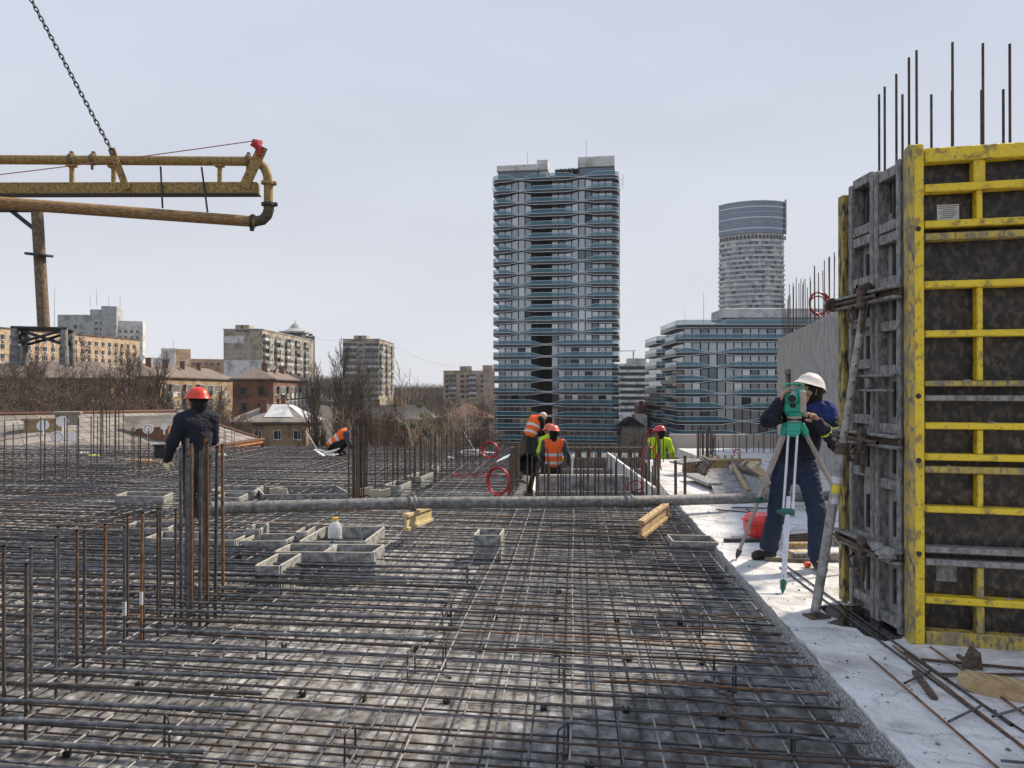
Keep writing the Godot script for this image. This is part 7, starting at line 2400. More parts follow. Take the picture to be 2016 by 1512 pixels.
	var fill := [[740, 812, 110], [770, 822, 104], [800, 830, 100], [850, 822, 112], [885, 826, 100], [915, 818, 108], [940, 832, 98], [960, 838, 102], [755, 842, 90], [895, 846, 90], [700, 812, 108]]
	fill.sort_custom(func(a, b): return a[0] < b[0])
	for k in fill.size():
		var q: Array = fill[k]
		tree("round%d" % (k % 3), "bare_tree", "low bare tree between the poplars and the glass tower, %s from the left" % ["first", "second", "third", "fourth", "fifth", "sixth", "seventh", "eighth", "ninth", "tenth", "eleventh", "twelfth", "thirteenth", "last"][k], at(q[0], 763, q[2]), at(q[0], q[1], q[2]).y, 0.85, rng.randf_range(0, TAU), [mats.bark, mats.bark_red][k % 2])
	for q in [[905, 800, 105, "round0", 0.8, "bare tree before the pinkish house, left one"], [945, 790, 110, "round2", 0.7, "bare tree between the pinkish house and the glass tower"], [780, 800, 120, "round1", 0.9, "bare tree left behind the mistletoe tree"], [870, 815, 95, "round2", 0.8, "low bare tree right of the mistletoe tree"], [1235, 842, 130, "round0", 0.8, "bare tree right of the glass tower's foot"], [1262, 848, 125, "poplar0", 1.5, "bare tree behind the man in the yellow jacket"], [1280, 855, 120, "round2", 0.8, "low bare tree left of the narrow glass wing"], [1225, 868, 110, "round1", 0.8, "low bare tree at the right corner of the glass tower"], [985, 868, 100, "round0", 0.9, "low bare tree at the left corner of the glass tower"], [625, 842, 100, "round1", 0.6, "small bare tree right of the metal roofed house"]]:
		tree(q[3], "bare_tree", q[5], at(q[0], 763, q[2]), at(q[0], q[1], q[2]).y, q[4], rng.randf_range(0, TAU), mats.bark)
	# spruce behind the poplars
	var sp := at(706, 763, 190)
	var gy := ground_y(sp.x, sp.z)
	var so := thing("spruce_tree", "dark evergreen spruce behind the poplars", "tree", Vector3(sp.x, gy, sp.z))
	var tp: float = at(706, 738, 190).y - gy
	var tm := MB.new()
	tm.cone(Vector3.ZERO, 0.3, Vector3(0, tp, 0), 0.03, 7, false)
	part(so, "trunk", tm.mesh(), mats.bark)
	var cm := MB.new()
	for j in 5200:
		var t := pow(rng.randf(), 0.75)
		var rad := 2.6 * (1.0 - t) * (0.65 + 0.35 * sin(t * 60.0)) * sqrt(rng.randf()) + 0.08
		var an := rng.randf_range(0, TAU)
		var c := Vector3(cos(an) * rad, tp * (0.12 + 0.88 * t) - rad * 0.25, sin(an) * rad)
		var dv := Vector3(cos(an), -0.35, sin(an)).normalized() * 0.34
		var sd := Vector3(-sin(an), 0, cos(an)) * 0.12
		cm.tri(c - sd, c + sd, c + dv)
	part(so, "crown", cm.mesh(), mats.conifer)
	# wooded hill far off: reads as one mass
	var hm := MB.new()
	for j in 9000:
		var x := rng.randf_range(-150.0, -5.0)
		var z := rng.randf_range(-640.0, -380.0)
		var y := ground_y(x, z)
		var b := Vector3(x, y, z)
		var h := rng.randf_range(5.0, 11.0)
		var d := Vector3(rng.randf_range(-0.25, 0.25), 1, rng.randf_range(-0.25, 0.25)).normalized()
		var s := Vector3(rng.randf_range(-1, 1), 0, rng.randf_range(-1, 1)).normalized()
		hm.tri(b - s * 0.16, b + s * 0.16, b + d * h)
		for kk in 3:
			var m0 := b + d * h * rng.randf_range(0.3, 0.9)
			hm.tri(m0, m0 + Vector3(0, 0.25, 0), m0 + Vector3(rng.randf_range(-2, 2), rng.randf_range(1, 3), rng.randf_range(-2, 2)))
	var wd := single("hillside_wood", "distant brown leafless wood covering the hill behind the centre", "wood", hm.mesh(), mats.bark)
	stuff(wd)

# ---------- people ----------
func sdf(bones: Array, cell: float, k: float, fold := 0.0, keep = null, into: MB = null) -> MB:
	# smooth union of tapered capsules, meshed as surface nets.
	# bone: [a, ra, b, rb] or [a, ra, b, rb, axis, squash] (thinner along axis)
	var lo := Vector3(1e9, 1e9, 1e9)
	var hi := -lo
	for b in bones:
		var r: float = maxf(b[1], b[3]) + k + 2.0 * cell
		for q in [b[0], b[2]]:
			lo = lo.min(q - Vector3(r, r, r))
			hi = hi.max(q + Vector3(r, r, r))
	var nx := int((hi.x - lo.x) / cell) + 2
	var ny := int((hi.y - lo.y) / cell) + 2
	var nz := int((hi.z - lo.z) / cell) + 2
	var f := PackedFloat32Array()
	f.resize(nx * ny * nz)
	f.fill(1.0)
	for b in bones:
		var a: Vector3 = b[0]
		var e: Vector3 = b[2]
		var ra: float = b[1]
		var rb: float = b[3]
		var sq: bool = b.size() > 4
		var ax: Vector3 = b[4] if sq else Vector3.ZERO
		var sf: float = 1.0 / b[5] - 1.0 if sq else 0.0
		var r := maxf(ra, rb) + k + 2.0 * cell
		var l := a.min(e) - Vector3(r, r, r)
		var h := a.max(e) + Vector3(r, r, r)
		var i0 := maxi(int((l.x - lo.x) / cell), 0)
		var i1 := mini(int((h.x - lo.x) / cell) + 1, nx - 1)
		var j0 := maxi(int((l.y - lo.y) / cell), 0)
		var j1 := mini(int((h.y - lo.y) / cell) + 1, ny - 1)
		var k0 := maxi(int((l.z - lo.z) / cell), 0)
		var k1 := mini(int((h.z - lo.z) / cell) + 1, nz - 1)
		var ba := e - a
		var bl := maxf(ba.length_squared(), 1e-9)
		for z in range(k0, k1 + 1):
			for y in range(j0, j1 + 1):
				var row0 := (z * ny + y) * nx
				for x in range(i0, i1 + 1):
					var p := lo + Vector3(x, y, z) * cell - a
					var t := clampf(p.dot(ba) / bl, 0.0, 1.0)
					var q := p - ba * t
					if sq: q += ax * (q.dot(ax) * sf)
					var d := q.length() - lerpf(ra, rb, t)
					if d > k + cell * 2.0: continue
					var o := f[row0 + x]
					var g := maxf(k - absf(o - d), 0.0)
					f[row0 + x] = minf(o, d) - g * g * 0.25 / k
	var m := into if into else MB.new()
	var id := {}
	var noise := FastNoiseLite.new()
	noise.frequency = 1.0
	noise.fractal_octaves = 2
	noise.seed = 3
	var sy := nx
	var sz := nx * ny
	var offs := [0, 1, sy, sy + 1, sz, sz + 1, sz + sy, sz + sy + 1]
	var base := m.v.size()
	for z in nz - 1:
		for y in ny - 1:
			var c := z * sz + y * sy
			for x in nx - 1:
				var s0 := f[c] < 0.0
				if (f[c + 1] < 0.0) == s0 and (f[c + sy] < 0.0) == s0 and (f[c + sy + 1] < 0.0) == s0 and (f[c + sz] < 0.0) == s0 and (f[c + sz + 1] < 0.0) == s0 and (f[c + sz + sy] < 0.0) == s0 and (f[c + sz + sy + 1] < 0.0) == s0:
					c += 1
					continue
				var sum := Vector3.ZERO
				var n := 0
				for e in [[0, 1], [2, 3], [4, 5], [6, 7], [0, 2], [1, 3], [4, 6], [5, 7], [0, 4], [1, 5], [2, 6], [3, 7]]:
					var va := f[c + offs[e[0]]]
					var vb := f[c + offs[e[1]]]
					if (va < 0.0) != (vb < 0.0):
						var t := va / (va - vb)
						var pa := Vector3(e[0] & 1, (e[0] >> 1) & 1, e[0] >> 2)
						var pb := Vector3(e[1] & 1, (e[1] >> 1) & 1, e[1] >> 2)
						sum += pa.lerp(pb, t)
						n += 1
				sum /= n
				var gr := Vector3(f[c + 1] + f[c + 1 + sy] + f[c + 1 + sz] + f[c + 1 + sy + sz] - f[c] - f[c + sy] - f[c + sz] - f[c + sy + sz], f[c + sy] + f[c + sy + 1] + f[c + sy + sz] + f[c + sy + sz + 1] - f[c] - f[c + 1] - f[c + sz] - f[c + sz + 1], f[c + sz] + f[c + sz + 1] + f[c + sz + sy] + f[c + sz + sy + 1] - f[c] - f[c + 1] - f[c + sy] - f[c + sy + 1]).normalized()
				var p := lo + (Vector3(x, y, z) + sum) * cell
				if fold > 0.0:
					var w := noise.get_noise_3d(p.x * 9.0 + p.y * 5.0, p.y * 13.0, p.z * 9.0)
					p += gr * fold * (1.0 - absf(w) * 2.6)
				id[c] = m.v.size()
				m.v.append(p)
				m.n.append(gr)
				c += 1
	# quads round crossed edges
	for c in id:
		var x: int = c % nx
		var y: int = (c / nx) % ny
		var z: int = c / sz
		var s := f[c] < 0.0
		for axis in 3:
			var st: int = [1, sy, sz][axis]
			if (f[c + st] < 0.0) == s: continue
			var u: int = [sy, sz, 1][axis]
			var v: int = [sz, 1, sy][axis]
			if not (id.has(c - u) and id.has(c - v) and id.has(c - u - v)): continue
			var q := [id[c], id[c - u], id[c - u - v], id[c - v]]
			if keep != null and not keep.call((m.v[q[0]] + m.v[q[2]]) * 0.5): continue
			if s: m.ix.append_array(PackedInt32Array([q[0], q[2], q[1], q[0], q[3], q[2]]))
			else: m.ix.append_array(PackedInt32Array([q[0], q[1], q[2], q[0], q[2], q[3]]))
	if fold > 0.0:
		# normals of the creased surface
		for i in range(base, m.v.size()): m.n[i] = m.n[i] * 0.0001
		for i in range(0, m.ix.size(), 3):
			var a := m.ix[i]
			var b2 := m.ix[i + 1]
			var c2 := m.ix[i + 2]
			if a < base: continue
			var nn := (m.v[c2] - m.v[a]).cross(m.v[b2] - m.v[a])
			m.n[a] += nn
			m.n[b2] += nn
			m.n[c2] += nn
		for i in range(base, m.v.size()): m.n[i] = m.n[i].normalized()
	return m

func hand_bones(w: Vector3, d: Vector3, n: Vector3, curl: float, flip: float) -> Array:
	# w wrist, d along the hand, n the way the palm faces; flip is the side the thumb leaves from
	d = d.normalized()
	n = (n - d * n.dot(d)).normalized()
	var s := d.cross(n) * flip
	var out := [[w - d * 0.03, 0.026, w + d * 0.01, 0.026, n, 0.8], [w + d * 0.02 - s * 0.012, 0.024, w + d * 0.08 - s * 0.024, 0.017, n, 0.7], [w + d * 0.02 + s * 0.012, 0.025, w + d * 0.082 + s * 0.02, 0.017, n, 0.7], [w + d * 0.03, 0.022, w + d * 0.085, 0.017, n, 0.75]]
	for i in 4:
		var len: float = [0.9, 1.0, 0.95, 0.75][i]
		var p: Vector3 = w + d * [0.086, 0.09, 0.087, 0.078][i] + s * (0.03 - 0.02 * i)
		var a := curl * (0.75 + 0.1 * i)
		var r := 0.0092 if i < 3 else 0.008
		for g in 3:
			var dd := d * cos(a) + n * sin(a)
			var q: Vector3 = p + dd * [0.042, 0.027, 0.021][g] * len
			out.append([p, r, q, r * 0.92])
			p = q
			r *= 0.92
			a += curl * 0.9
	var tp := w + d * 0.025 + s * 0.028 + n * 0.008
	var td := (d * 0.6 + s * 0.62 + n * (0.3 + 0.4 * curl)).normalized()
	var t1 := tp + td * 0.042
	out.append([tp, 0.014, t1, 0.0108])
	var td2 := (td + d * 0.35 - s * 0.35 * curl + n * 0.3 * curl).normalized()
	out.append([t1, 0.0108, t1 + td2 * 0.032, 0.0088])
	return out

func head_bones(h: Vector3, f: Vector3, u: Vector3) -> Array:
	var s := f.cross(u).normalized()
	var b := [[h + u * 0.03 - f * 0.012, 0.088, h + u * 0.035 - f * 0.03, 0.09, s, 0.86], [h - u * 0.02 + f * 0.03, 0.066, h - u * 0.085 + f * 0.052, 0.034, s, 0.95], [h + f * 0.07 + u * 0.045, 0.03, h + f * 0.068 - u * 0.06, 0.03, s, 1.0], [h + f * 0.092 + u * 0.022, 0.009, h + f * 0.115 - u * 0.016, 0.0135], [h + f * 0.088 - u * 0.02, 0.012, h + f * 0.112 - u * 0.02, 0.012]]
	b.append([h + f * 0.078 - u * 0.055 - s * 0.016, 0.013, h + f * 0.078 - u * 0.055 + s * 0.016, 0.013])
	b.append([h + f * 0.07 - u * 0.092 - s * 0.01, 0.018, h + f * 0.07 - u * 0.092 + s * 0.01, 0.018])
	for q in [-1.0, 1.0]:
		b.append([h + f * 0.086 + u * 0.034 + s * 0.018 * q, 0.012, h + f * 0.074 + u * 0.036 + s * 0.05 * q, 0.012])
		b.append([h + f * 0.07 - u * 0.012 + s * 0.04 * q, 0.02, h + f * 0.05 - u * 0.02 + s * 0.055 * q, 0.022])
		b.append([h - f * 0.006 + u * 0.018 + s * 0.082 * q, 0.012, h - f * 0.002 - u * 0.028 + s * 0.078 * q, 0.011])
	return b

func helmet(o: Node3D, h: Vector3, f: Vector3, u: Vector3, mt: Material) -> void:
	var s := f.cross(u).normalized()
	var rings := 9
	var seg := 28
	var pts := []
	var c := h + u * 0.05 - f * 0.008
	for r in rings:
		var t := r / float(rings - 1)
		for i in seg + 1:
			var an := TAU * i / seg
			var cf := cos(an)
			var rad := sin(t * PI * 0.5)
			var rim := 1.0 + (0.05 if t > 0.93 else 0.0)
			var lx := 0.142 * rad * rim
			var ly := 0.118 * rad * rim
			if t > 0.99:
				lx += 0.045 * maxf(cf, 0.0) + 0.012
				ly += 0.012
			var hh := 0.125 * cos(t * PI * 0.5) - (0.012 + 0.02 * maxf(cf, 0.0) if t > 0.99 else 0.0)
			# three ridges over the crown
			var rg := 0.005 * maxf(0.0, 1.0 - absf(sin(an)) * 5.0) * sin(t * PI) + 0.004 * maxf(0.0, 1.0 - absf(absf(sin(an)) * rad - 0.4) * 14.0) * sin(t * PI)
			pts.append(c + f * lx * cf + s * ly * sin(an) + u * (hh + rg))
	var m := MB.new()
	m.grid(pts, seg + 1)
	var hm := part(o, "helmet", m.mesh(), mt)
	var bm := MB.new()
	var ring := []
	for i in seg:
		var an := TAU * i / seg
		var cf := cos(an)
		ring.append(c + f * (0.149 + 0.012 + 0.045 * maxf(cf, 0.0)) * cf + s * 0.136 * sin(an) + u * (-0.012 - 0.02 * maxf(cf, 0.0)))
	bm.tube(ring, 0.004, 5, true)
	part(hm, "brim_edge", bm.mesh(), mt)

func band_ring(a: Vector3, b: Vector3, t: float, r: float, wd: float, mt: Material, o: Node3D, nm: String) -> void:
	var d := (b - a).normalized()
	var c := a.lerp(b, t)
	var m := MB.new()
	m.cone(c - d * wd * 0.5, r, c + d * wd * 0.5, r, 18, false)
	part(o, nm, m.mesh(), mt)

func person(label: String, q: Dictionary) -> Node3D:
	# q holds the joints in world space and the clothing
	var o := thing("person", label, "person")
	var cell: float = q.cell
	var fine: float = q.fine
	var f: Vector3 = q.f.normalized()
	var u: Vector3 = q.get("u", Vector3.UP)
	u = (u - f * u.dot(f)).normalized()
	var H: Vector3 = q.head
	var N: Vector3 = q.neck
	var P: Vector3 = q.pelvis
	var C: Vector3 = q.chest
	var bd: Vector3 = q.get("facing", f)   # the way the chest faces
	bd = Vector3(bd.x, 0, bd.z).normalized()
	var across: Vector3 = (q.sh[1] - q.sh[0]).normalized()
	var front := across.cross((N - P).normalized()).normalized()
	# skin: one figure
	var sk := []
	sk.append([N, 0.05, H - u * 0.04 - f * 0.015, 0.052])
	sk.append([P, 0.1, C, 0.11, front, 0.75])
	sk.append([C, 0.11, N - Vector3(0, 0.06, 0), 0.07, front, 0.75])
	for s in 2:
		sk.append([N.lerp(q.sh[s], 0.4), 0.05, q.sh[s], 0.05])
		sk.append([q.sh[s], 0.047, q.el[s], 0.037])
		sk.append([q.el[s], 0.037, q.wr[s], 0.027])
		sk.append([q.hip[s], 0.075, q.kn[s], 0.05])
		sk.append([q.kn[s], 0.048, q.an[s], 0.034])
		sk.append([q.an[s], 0.035, q.toe[s], 0.025])
	var body := sdf(sk, cell * 1.4, 0.03)
	sdf(head_bones(H, f, u) + [[H - u * 0.05 - f * 0.02, 0.052, N, 0.052]], fine, 0.016, 0.0, null, body)
	for s in 2:
		var hb := hand_bones(q.wr[s], q.hd[s], q.hn[s], q.curl[s], 1.0 if s == 0 else -1.0)
		if q.has("glove"): part(o, "glove", sdf(hb, fine, 0.008).mesh(), q.glove)
		else: sdf(hb, fine, 0.006, 0.0, null, body)
	part(o, "body", body.mesh(), mats.skin)
	if fine < 0.006:
		var sd := f.cross(u).normalized()
		for s in [-1.0, 1.0]:
			var em := MB.new()
			em.lathe(H + f * 0.083 + u * 0.018 + sd * 0.032 * s, [[0.0, -0.012], [0.008, -0.008], [0.011, 0.0], [0.008, 0.008], [0.0, 0.012]], 10, f)
			part(o, "eye", em.mesh(), mats.eye)
	# trousers
	var tr := []
	tr.append([P + Vector3(0, 0.05, 0), 0.15, P - Vector3(0, 0.03, 0), 0.155, front, 0.78])
	for s in 2:
		tr.append([q.hip[s], 0.098, q.kn[s], 0.074])
		tr.append([q.kn[s], 0.074, q.an[s] + (q.kn[s] - q.an[s]).normalized() * 0.03, q.get("cuff", 0.07)])
	part(o, "trousers", sdf(tr, cell, 0.035, q.get("fold", 0.006)).mesh(), q.trousers)
	# boots
	for s in 2:
		var bo := MB.new()
		var t: Vector3 = q.toe[s]
		var a: Vector3 = q.an[s]
		var dv := Vector3(t.x - a.x, 0, t.z - a.z).normalized()
		sdf([[a + Vector3(0, 0.05, 0), 0.05, a - Vector3(0, 0.03, 0), 0.046], [Vector3(a.x, t.y + 0.01, a.z) - dv * 0.04, 0.042, t - dv * 0.02 + Vector3(0, 0.005, 0), 0.04], [Vector3(a.x, t.y - 0.012, a.z) - dv * 0.05, 0.032, t - Vector3(0, 0.012, 0), 0.034]], maxf(cell * 0.7, 0.009), 0.02, 0.0, null, bo)
		part(o, "boot", bo.mesh(), q.boots)
	# jacket
	var jk := []
	jk.append([P + Vector3(0, 0.02, 0), 0.165, P.lerp(C, 0.6), 0.165, front, 0.76])
	jk.append([P.lerp(C, 0.6), 0.165, C + Vector3(0, 0.02, 0), 0.17, front, 0.76])
	jk.append([q.sh[0].lerp(q.sh[1], 0.2) - Vector3(0, 0.05, 0), 0.115, q.sh[0].lerp(q.sh[1], 0.8) - Vector3(0, 0.05, 0), 0.115, front, 0.82])
	jk.append([N - Vector3(0, 0.03, 0), 0.085, N + (H - N) * 0.15, 0.072])
	for s in 2:
		jk.append([N.lerp(q.sh[s], 0.45), 0.075, q.sh[s], 0.078])
		jk.append([q.sh[s], 0.08, q.el[s], 0.065])
		jk.append([q.el[s], 0.065, q.wr[s], 0.047])
	part(o, "jacket", sdf(jk, cell, 0.04, q.get("fold", 0.006)).mesh(), q.jacket)
	if q.has("hood"):
		var sd2 := f.cross(u).normalized()
		part(o, "hood", sdf([[H + u * 0.03 - f * 0.032, 0.104, H - u * 0.03 - f * 0.045, 0.096, sd2, 0.92], [H - u * 0.03 - f * 0.05, 0.085, N - f * 0.01, 0.08], [H + u * 0.04 - f * 0.02, 0.085, H + u * 0.03 - f * 0.02, 0.085]], fine * 1.6, 0.03, 0.003).mesh(), q.hood)
	if q.has("helmet"):
		var hf: Vector3 = q.get("hf", f).normalized()
		var hu: Vector3 = u if not q.has("hf") else Vector3.UP
		hu = (hu - hf * hu.dot(hf)).normalized()
		helmet(o, H - hf * 0.01, hf, hu, q.helmet)
	elif q.has("cap"): part(o, "cap", sdf([[H + u * 0.05 - f * 0.02, 0.1, H + u * 0.06 - f * 0.02, 0.098]], fine * 1.5, 0.02).mesh(), q.cap)
	if q.has("vest"):
		var vs := []
		for b in jk.slice(0, 3): vs.append([b[0], b[1] + 0.016, b[2], b[3] + 0.016, b[4], b[5]])
		for s in 2: vs.append([N.lerp(q.sh[s], 0.5), 0.09, q.sh[s].lerp(N, 0.12), 0.092])
		var vdir := (N - P).normalized()
		var v := part(o, "vest", sdf(vs, cell, 0.04, 0.006, func(p: Vector3) -> bool: return (p - P).dot(vdir) > -0.1 and (p - N).dot(vdir) < 0.02).mesh(), q.vest)
		var hs := []
		for b in vs: hs.append([b[0], b[1] + 0.006, b[2], b[3] + 0.006] + b.slice(4))
		for yb in [0.02, 0.2]:
			part(v, "reflective_band", sdf(hs, cell, 0.04, 0.006, func(p: Vector3) -> bool: return absf((p - P).dot(vdir) - yb) < 0.032).mesh(), mats.reflective)
	if q.has("stripes"):
		for st in q.stripes: band_ring(st[0], st[1], st[2], st[3], st[4], st[5], o, "reflective_stripe")
	if q.has("yoke"):
		var ys := []
		for s in 2:
			ys.append([N.lerp(q.sh[s], 0.45) , 0.079, q.sh[s], 0.082])
			ys.append([q.sh[s], 0.084, q.sh[s].lerp(q.el[s], 0.3), 0.079])
		ys.append([q.sh[0].lerp(q.sh[1], 0.2) - Vector3(0, 0.05, 0), 0.118, q.sh[0].lerp(q.sh[1], 0.8) - Vector3(0, 0.05, 0), 0.118, front, 0.82])
		ys.append([N - Vector3(0, 0.03, 0), 0.09, N, 0.08])
		var cut: float = minf(q.sh[0].y, q.sh[1].y) - 0.07
		part(o, "shoulder_yoke", sdf(ys, cell, 0.04, q.get("fold", 0.006), func(p: Vector3) -> bool: return p.y > cut + 0.015 * sin(p.x * 30.0)).mesh(), q.yoke)
	return o

func cloth(key: String, c: Array, sd: int) -> StandardMaterial3D:
	var m := smat(key, ntex(sd, 0.04, [[c[0] * 0.75, c[1] * 0.75, c[2] * 0.75], c, [c[0] * 1.2, c[1] * 1.2, c[2] * 1.2]], [0.2, 0.5, 0.85], 256, 5), Vector3.ONE * 3.0, 0.9)
	return m

func people() -> void:
	pmat("skin", 0.42, 0.23, 0.155, 0.55)
	pmat("eye", 0.02, 0.018, 0.016, 0.2)
	cloth("navy", [0.006, 0.009, 0.021], 301)
	cloth("royal", [0.014, 0.03, 0.145], 302)
	cloth("denim", [0.014, 0.026, 0.06], 303)
	cloth("black_cloth", [0.005, 0.005, 0.006], 304)
	cloth("charcoal", [0.03, 0.032, 0.036], 305)
	cloth("hi_orange", [0.85, 0.13, 0.02], 306)
	cloth("hi_yellow", [0.5, 0.72, 0.03], 307)
	cloth("slate_blue", [0.04, 0.05, 0.075], 308)
	cloth("ink", [0.011, 0.013, 0.024], 309)
	pmat("reflective", 0.55, 0.56, 0.55, 0.4)
	pmat("lime", 0.42, 0.47, 0.05, 0.6)
	pmat("boot_black", 0.012, 0.012, 0.012, 0.6)
	pmat("boot_tan", 0.3, 0.17, 0.08, 0.8)
	pmat("glove_yellow", 0.75, 0.72, 0.42, 0.85)
	pmat("helmet_white", 0.66, 0.61, 0.55, 0.35)
	pmat("helmet_red", 0.62, 0.045, 0.02, 0.35)
	pmat("helmet_crimson", 0.5, 0.04, 0.045, 0.35)
	pmat("helmet_coral", 0.6, 0.11, 0.06, 0.4)
	pmat("cap_pale", 0.6, 0.48, 0.38, 0.7)
	var V := func(x: float, y: float, z: float) -> Vector3: return Vector3(x, y, z)
	# the surveyor at the instrument
	var shR := Vector3(2.57, 1.415, -7.2)
	var shL := Vector3(2.925, 1.42, -7.16)
	var elR := Vector3(2.335, 1.345, -6.99)
	var elL := Vector3(2.955, 1.12, -6.98)
	var wrR := Vector3(2.425, 1.5, -6.98)
	var wrL := Vector3(2.735, 1.325, -6.87)
	var sv := person("person in navy jacket and white helmet looking through the survey instrument", {"cell": 0.0125, "fine": 0.0042, "head": Vector3(2.765, 1.61, -7.18), "f": Vector3(-0.85, -0.05, 0.5), "hf": Vector3(-0.8, 0.34, 0.42), "neck": Vector3(2.815, 1.46, -7.2), "chest": Vector3(2.735, 1.27, -7.2), "pelvis": Vector3(2.645, 0.93, -7.2), "sh": [shR, shL], "el": [elR, elL], "wr": [wrR, wrL], "hd": [Vector3(0.3, 0.85, 0.1), Vector3(-0.55, 0.8, 0.05)], "hn": [Vector3(1, -0.2, 0.2), Vector3(-0.8, -0.5, 0.25)], "curl": [0.35, 0.75], "hip": [Vector3(2.54, 0.9, -7.22), Vector3(2.735, 0.9, -7.16)], "kn": [Vector3(2.49, 0.5, -7.22), Vector3(2.775, 0.5, -7.0)], "an": [Vector3(2.46, 0.1, -7.38), Vector3(2.755, 0.1, -6.93)], "toe": [Vector3(2.31, 0.045, -7.32), Vector3(2.735, 0.045, -6.76)], "trousers": mats.denim, "jacket": mats.navy, "boots": mats.boot_black, "hood": mats.black_cloth, "helmet": mats.helmet_white, "yoke": mats.royal, "cuff": 0.08, "fold": 0.011, "stripes": [[shL, elL, 0.62, 0.077, 0.016, mats.lime], [shL, elL, 0.72, 0.076, 0.012, mats.lime], [elL, wrL, 0.62, 0.062, 0.022, mats.lime], [shR, elR, 0.7, 0.077, 0.016, mats.lime]]})
	# worker in navy with a red helmet, seen from behind
	person("person in dark navy jacket and red helmet standing behind the column bars", {"hf": Vector3(-0.9, 0.03, -0.35), "cell": 0.0135, "fine": 0.005, "head": Vector3(-3.865, 1.475, -9.42), "f": Vector3(-0.92, -0.08, -0.25), "neck": Vector3(-3.845, 1.34, -9.4), "chest": Vector3(-3.845, 1.12, -9.4), "pelvis": Vector3(-3.85, 0.86, -9.4), "sh": [Vector3(-3.985, 1.255, -9.27), Vector3(-3.7, 1.26, -9.5)], "el": [Vector3(-4.075, 0.985, -9.24), Vector3(-3.74, 0.99, -9.62)], "wr": [Vector3(-4.165, 0.77, -9.3), Vector3(-3.9, 0.9, -9.74)], "hd": [Vector3(-0.2, -1, -0.15), Vector3(-0.4, 0.0, -0.9)], "hn": [Vector3(0.3, 0, -1), Vector3(-0.3, -0.9, 0)], "curl": [0.5, 0.6], "hip": [Vector3(-3.94, 0.83, -9.4), Vector3(-3.76, 0.83, -9.4)], "kn": [Vector3(-3.95, 0.42, -9.43), Vector3(-3.77, 0.42, -9.42)], "an": [Vector3(-3.93, 0.06, -9.38), Vector3(-3.78, 0.06, -9.38)], "toe": [Vector3(-4.02, 0.015, -9.5), Vector3(-3.84, 0.015, -9.52)], "trousers": mats.charcoal, "jacket": mats.ink, "boots": mats.boot_tan, "hood": mats.black_cloth, "helmet": mats.helmet_red, "glove": mats.glove_yellow, "fold": 0.006})
	# crouching worker in an orange vest
	person("person in orange vest crouching beside the dense column bars", {"cell": 0.02, "fine": 0.009, "head": Vector3(-3.93, 0.5, -19.05), "f": Vector3(0.6, -0.75, -0.3), "u": Vector3(0.8, 0.6, 0), "neck": Vector3(-4.02, 0.52, -19.0), "chest": Vector3(-4.17, 0.46, -19.0), "pelvis": Vector3(-4.42, 0.24, -19.0), "sh": [Vector3(-4.05, 0.5, -18.83), Vector3(-4.08, 0.5, -19.2)], "el": [Vector3(-3.98, 0.28, -18.78), Vector3(-3.96, 0.3, -19.25)], "wr": [Vector3(-3.86, 0.12, -18.85), Vector3(-3.84, 0.12, -19.15)], "hd": [Vector3(0.5, -0.8, 0), Vector3(0.5, -0.8, 0)], "hn": [Vector3(0, 0, -1), Vector3(0, 0, 1)], "curl": [0.6, 0.6], "hip": [Vector3(-4.4, 0.22, -18.9), Vector3(-4.4, 0.22, -19.1)], "kn": [Vector3(-4.08, 0.3, -18.82), Vector3(-4.08, 0.3, -19.2)], "an": [Vector3(-4.34, 0.06, -18.84), Vector3(-4.34, 0.06, -19.16)], "toe": [Vector3(-4.16, 0.01, -18.82), Vector3(-4.16, 0.01, -19.18)], "trousers": mats.black_cloth, "jacket": mats.slate_blue, "boots": mats.boot_black, "vest": mats.hi_orange, "cap": mats.black_cloth})
	# man bending over at the shaft
	person("person in orange vest and dark trousers bending over at the lift shaft", {"cell": 0.02, "fine": 0.009, "head": Vector3(0.745, 0.88, -19.15), "f": Vector3(0.55, -0.75, -0.4), "u": Vector3(0.7, 0.6, -0.3), "neck": Vector3(0.64, 0.9, -19.1), "chest": Vector3(0.56, 0.76, -19.02), "pelvis": Vector3(0.45, 0.5, -18.95), "sh": [Vector3(0.5, 0.89, -19.2), Vector3(0.7, 0.86, -18.92)], "el": [Vector3(0.62, 0.62, -19.4), Vector3(0.79, 0.6, -18.95)], "wr": [Vector3(0.76, 0.4, -19.4), Vector3(0.8, 0.38, -19.1)], "hd": [Vector3(0.1, -1, 0), Vector3(0, -1, 0)], "hn": [Vector3(0, 0, 1), Vector3(-1, 0, 0)], "curl": [0.6, 0.6], "hip": [Vector3(0.37, 0.47, -18.95), Vector3(0.53, 0.47, -18.95)], "kn": [Vector3(0.38, 0.06, -18.93), Vector3(0.54, 0.06, -18.93)], "an": [Vector3(0.4, -0.3, -18.95), Vector3(0.55, -0.3, -18.95)], "toe": [Vector3(0.48, -0.345, -19.05), Vector3(0.64, -0.345, -19.05)], "trousers": mats.charcoal, "jacket": mats.black_cloth, "boots": mats.boot_black, "vest": mats.hi_orange, "cap": mats.cap_pale})
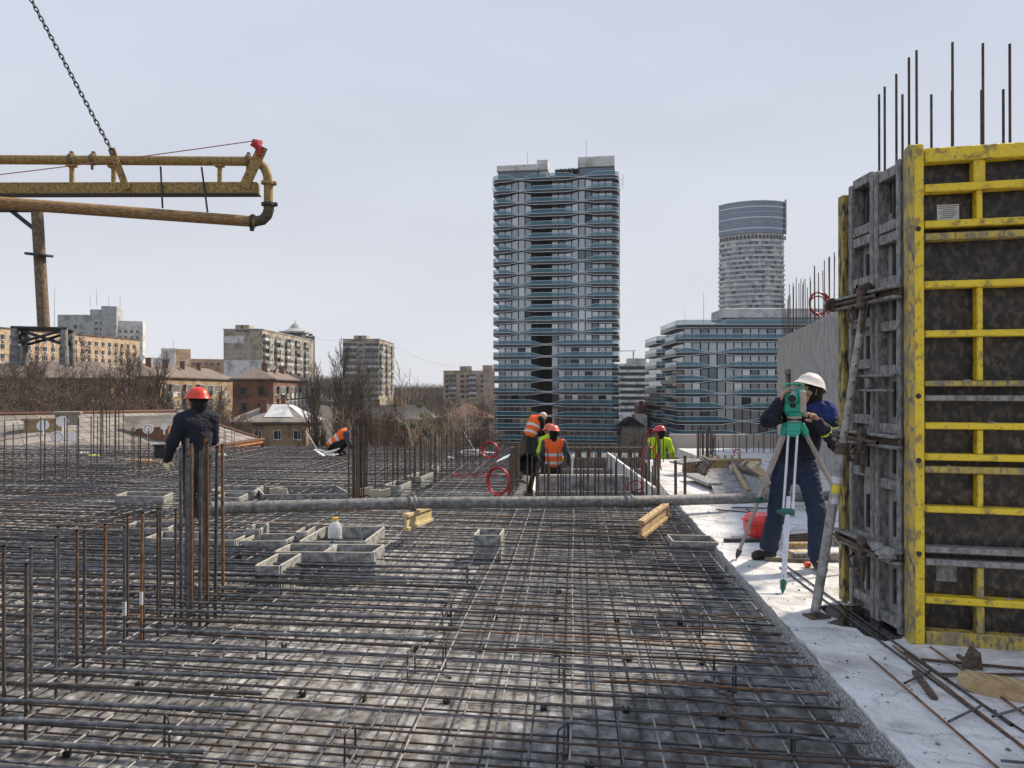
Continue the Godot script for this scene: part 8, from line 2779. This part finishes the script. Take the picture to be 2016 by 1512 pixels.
	# three men standing lower in the shaft
	var stand := func(label: String, x: float, d: float, top: float, wide: float, more: Dictionary) -> void:
		var y := top - 1.74
		var q := {"cell": 0.02, "fine": 0.009, "head": Vector3(x, top - 0.16, -d), "f": Vector3(0.25, -0.15, -0.95), "neck": Vector3(x - 0.01, top - 0.31, -d + 0.01), "chest": Vector3(x - 0.01, top - 0.53, -d), "pelvis": Vector3(x - 0.01, top - 0.83, -d), "sh": [Vector3(x - wide, top - 0.38, -d), Vector3(x + wide, top - 0.38, -d)], "el": [Vector3(x - wide - 0.07, top - 0.65, -d - 0.03), Vector3(x + wide + 0.09, top - 0.63, -d + 0.02)], "wr": [Vector3(x - wide + 0.02, top - 0.82, -d - 0.2), Vector3(x + wide + 0.14, top - 0.86, -d - 0.12)], "hd": [Vector3(0.2, -0.6, -0.8), Vector3(0.1, -0.8, -0.5)], "hn": [Vector3(1, 0, 0), Vector3(-1, 0, 0)], "curl": [0.6, 0.6], "hip": [Vector3(x - 0.1, top - 0.87, -d), Vector3(x + 0.08, top - 0.87, -d)], "kn": [Vector3(x - 0.11, top - 1.28, -d - 0.03), Vector3(x + 0.09, top - 1.28, -d - 0.03)], "an": [Vector3(x - 0.11, y + 0.09, -d), Vector3(x + 0.09, y + 0.09, -d)], "toe": [Vector3(x - 0.12, y + 0.04, -d - 0.13), Vector3(x + 0.11, y + 0.04, -d - 0.13)], "trousers": mats.charcoal, "jacket": mats.slate_blue, "boots": mats.boot_black}
		q.merge(more, true)
		person(label, q)
	stand.call("person in orange vest with silver bands and coral helmet in the lift shaft", 0.93, 17.0, 0.8, 0.19, {"vest": mats.hi_orange, "helmet": mats.helmet_coral, "hood": mats.black_cloth, "f": Vector3(0.3, -0.1, -0.95)})
	stand.call("person in yellow jacket half hidden behind the coral helmet", 0.87, 18.1, 0.78, 0.15, {"jacket": mats.hi_yellow, "helmet": mats.helmet_coral, "f": Vector3(-0.8, -0.1, -0.6)})
	stand.call("person in bright yellow jacket and crimson helmet right of the lift shaft", 3.62, 18.9, 0.7, 0.21, {"jacket": mats.hi_yellow, "helmet": mats.helmet_crimson, "f": Vector3(-0.85, -0.1, -0.45), "hood": mats.black_cloth})

func _ready() -> void:
	materials()
	far_materials()
	camera_and_light()
	rod_meshes()
	setting()
	mats_of_steel()
	glass_towers()
	old_town()
	near_roof()
	trees()
	starter_groups()
	shaft()
	formwork()
	wall_behind()
	boom()
	tripod()
	pipe()
	box_outs()
	prop()
	slab_things()
	spacers()
	hoses()
	scraps()
	people()
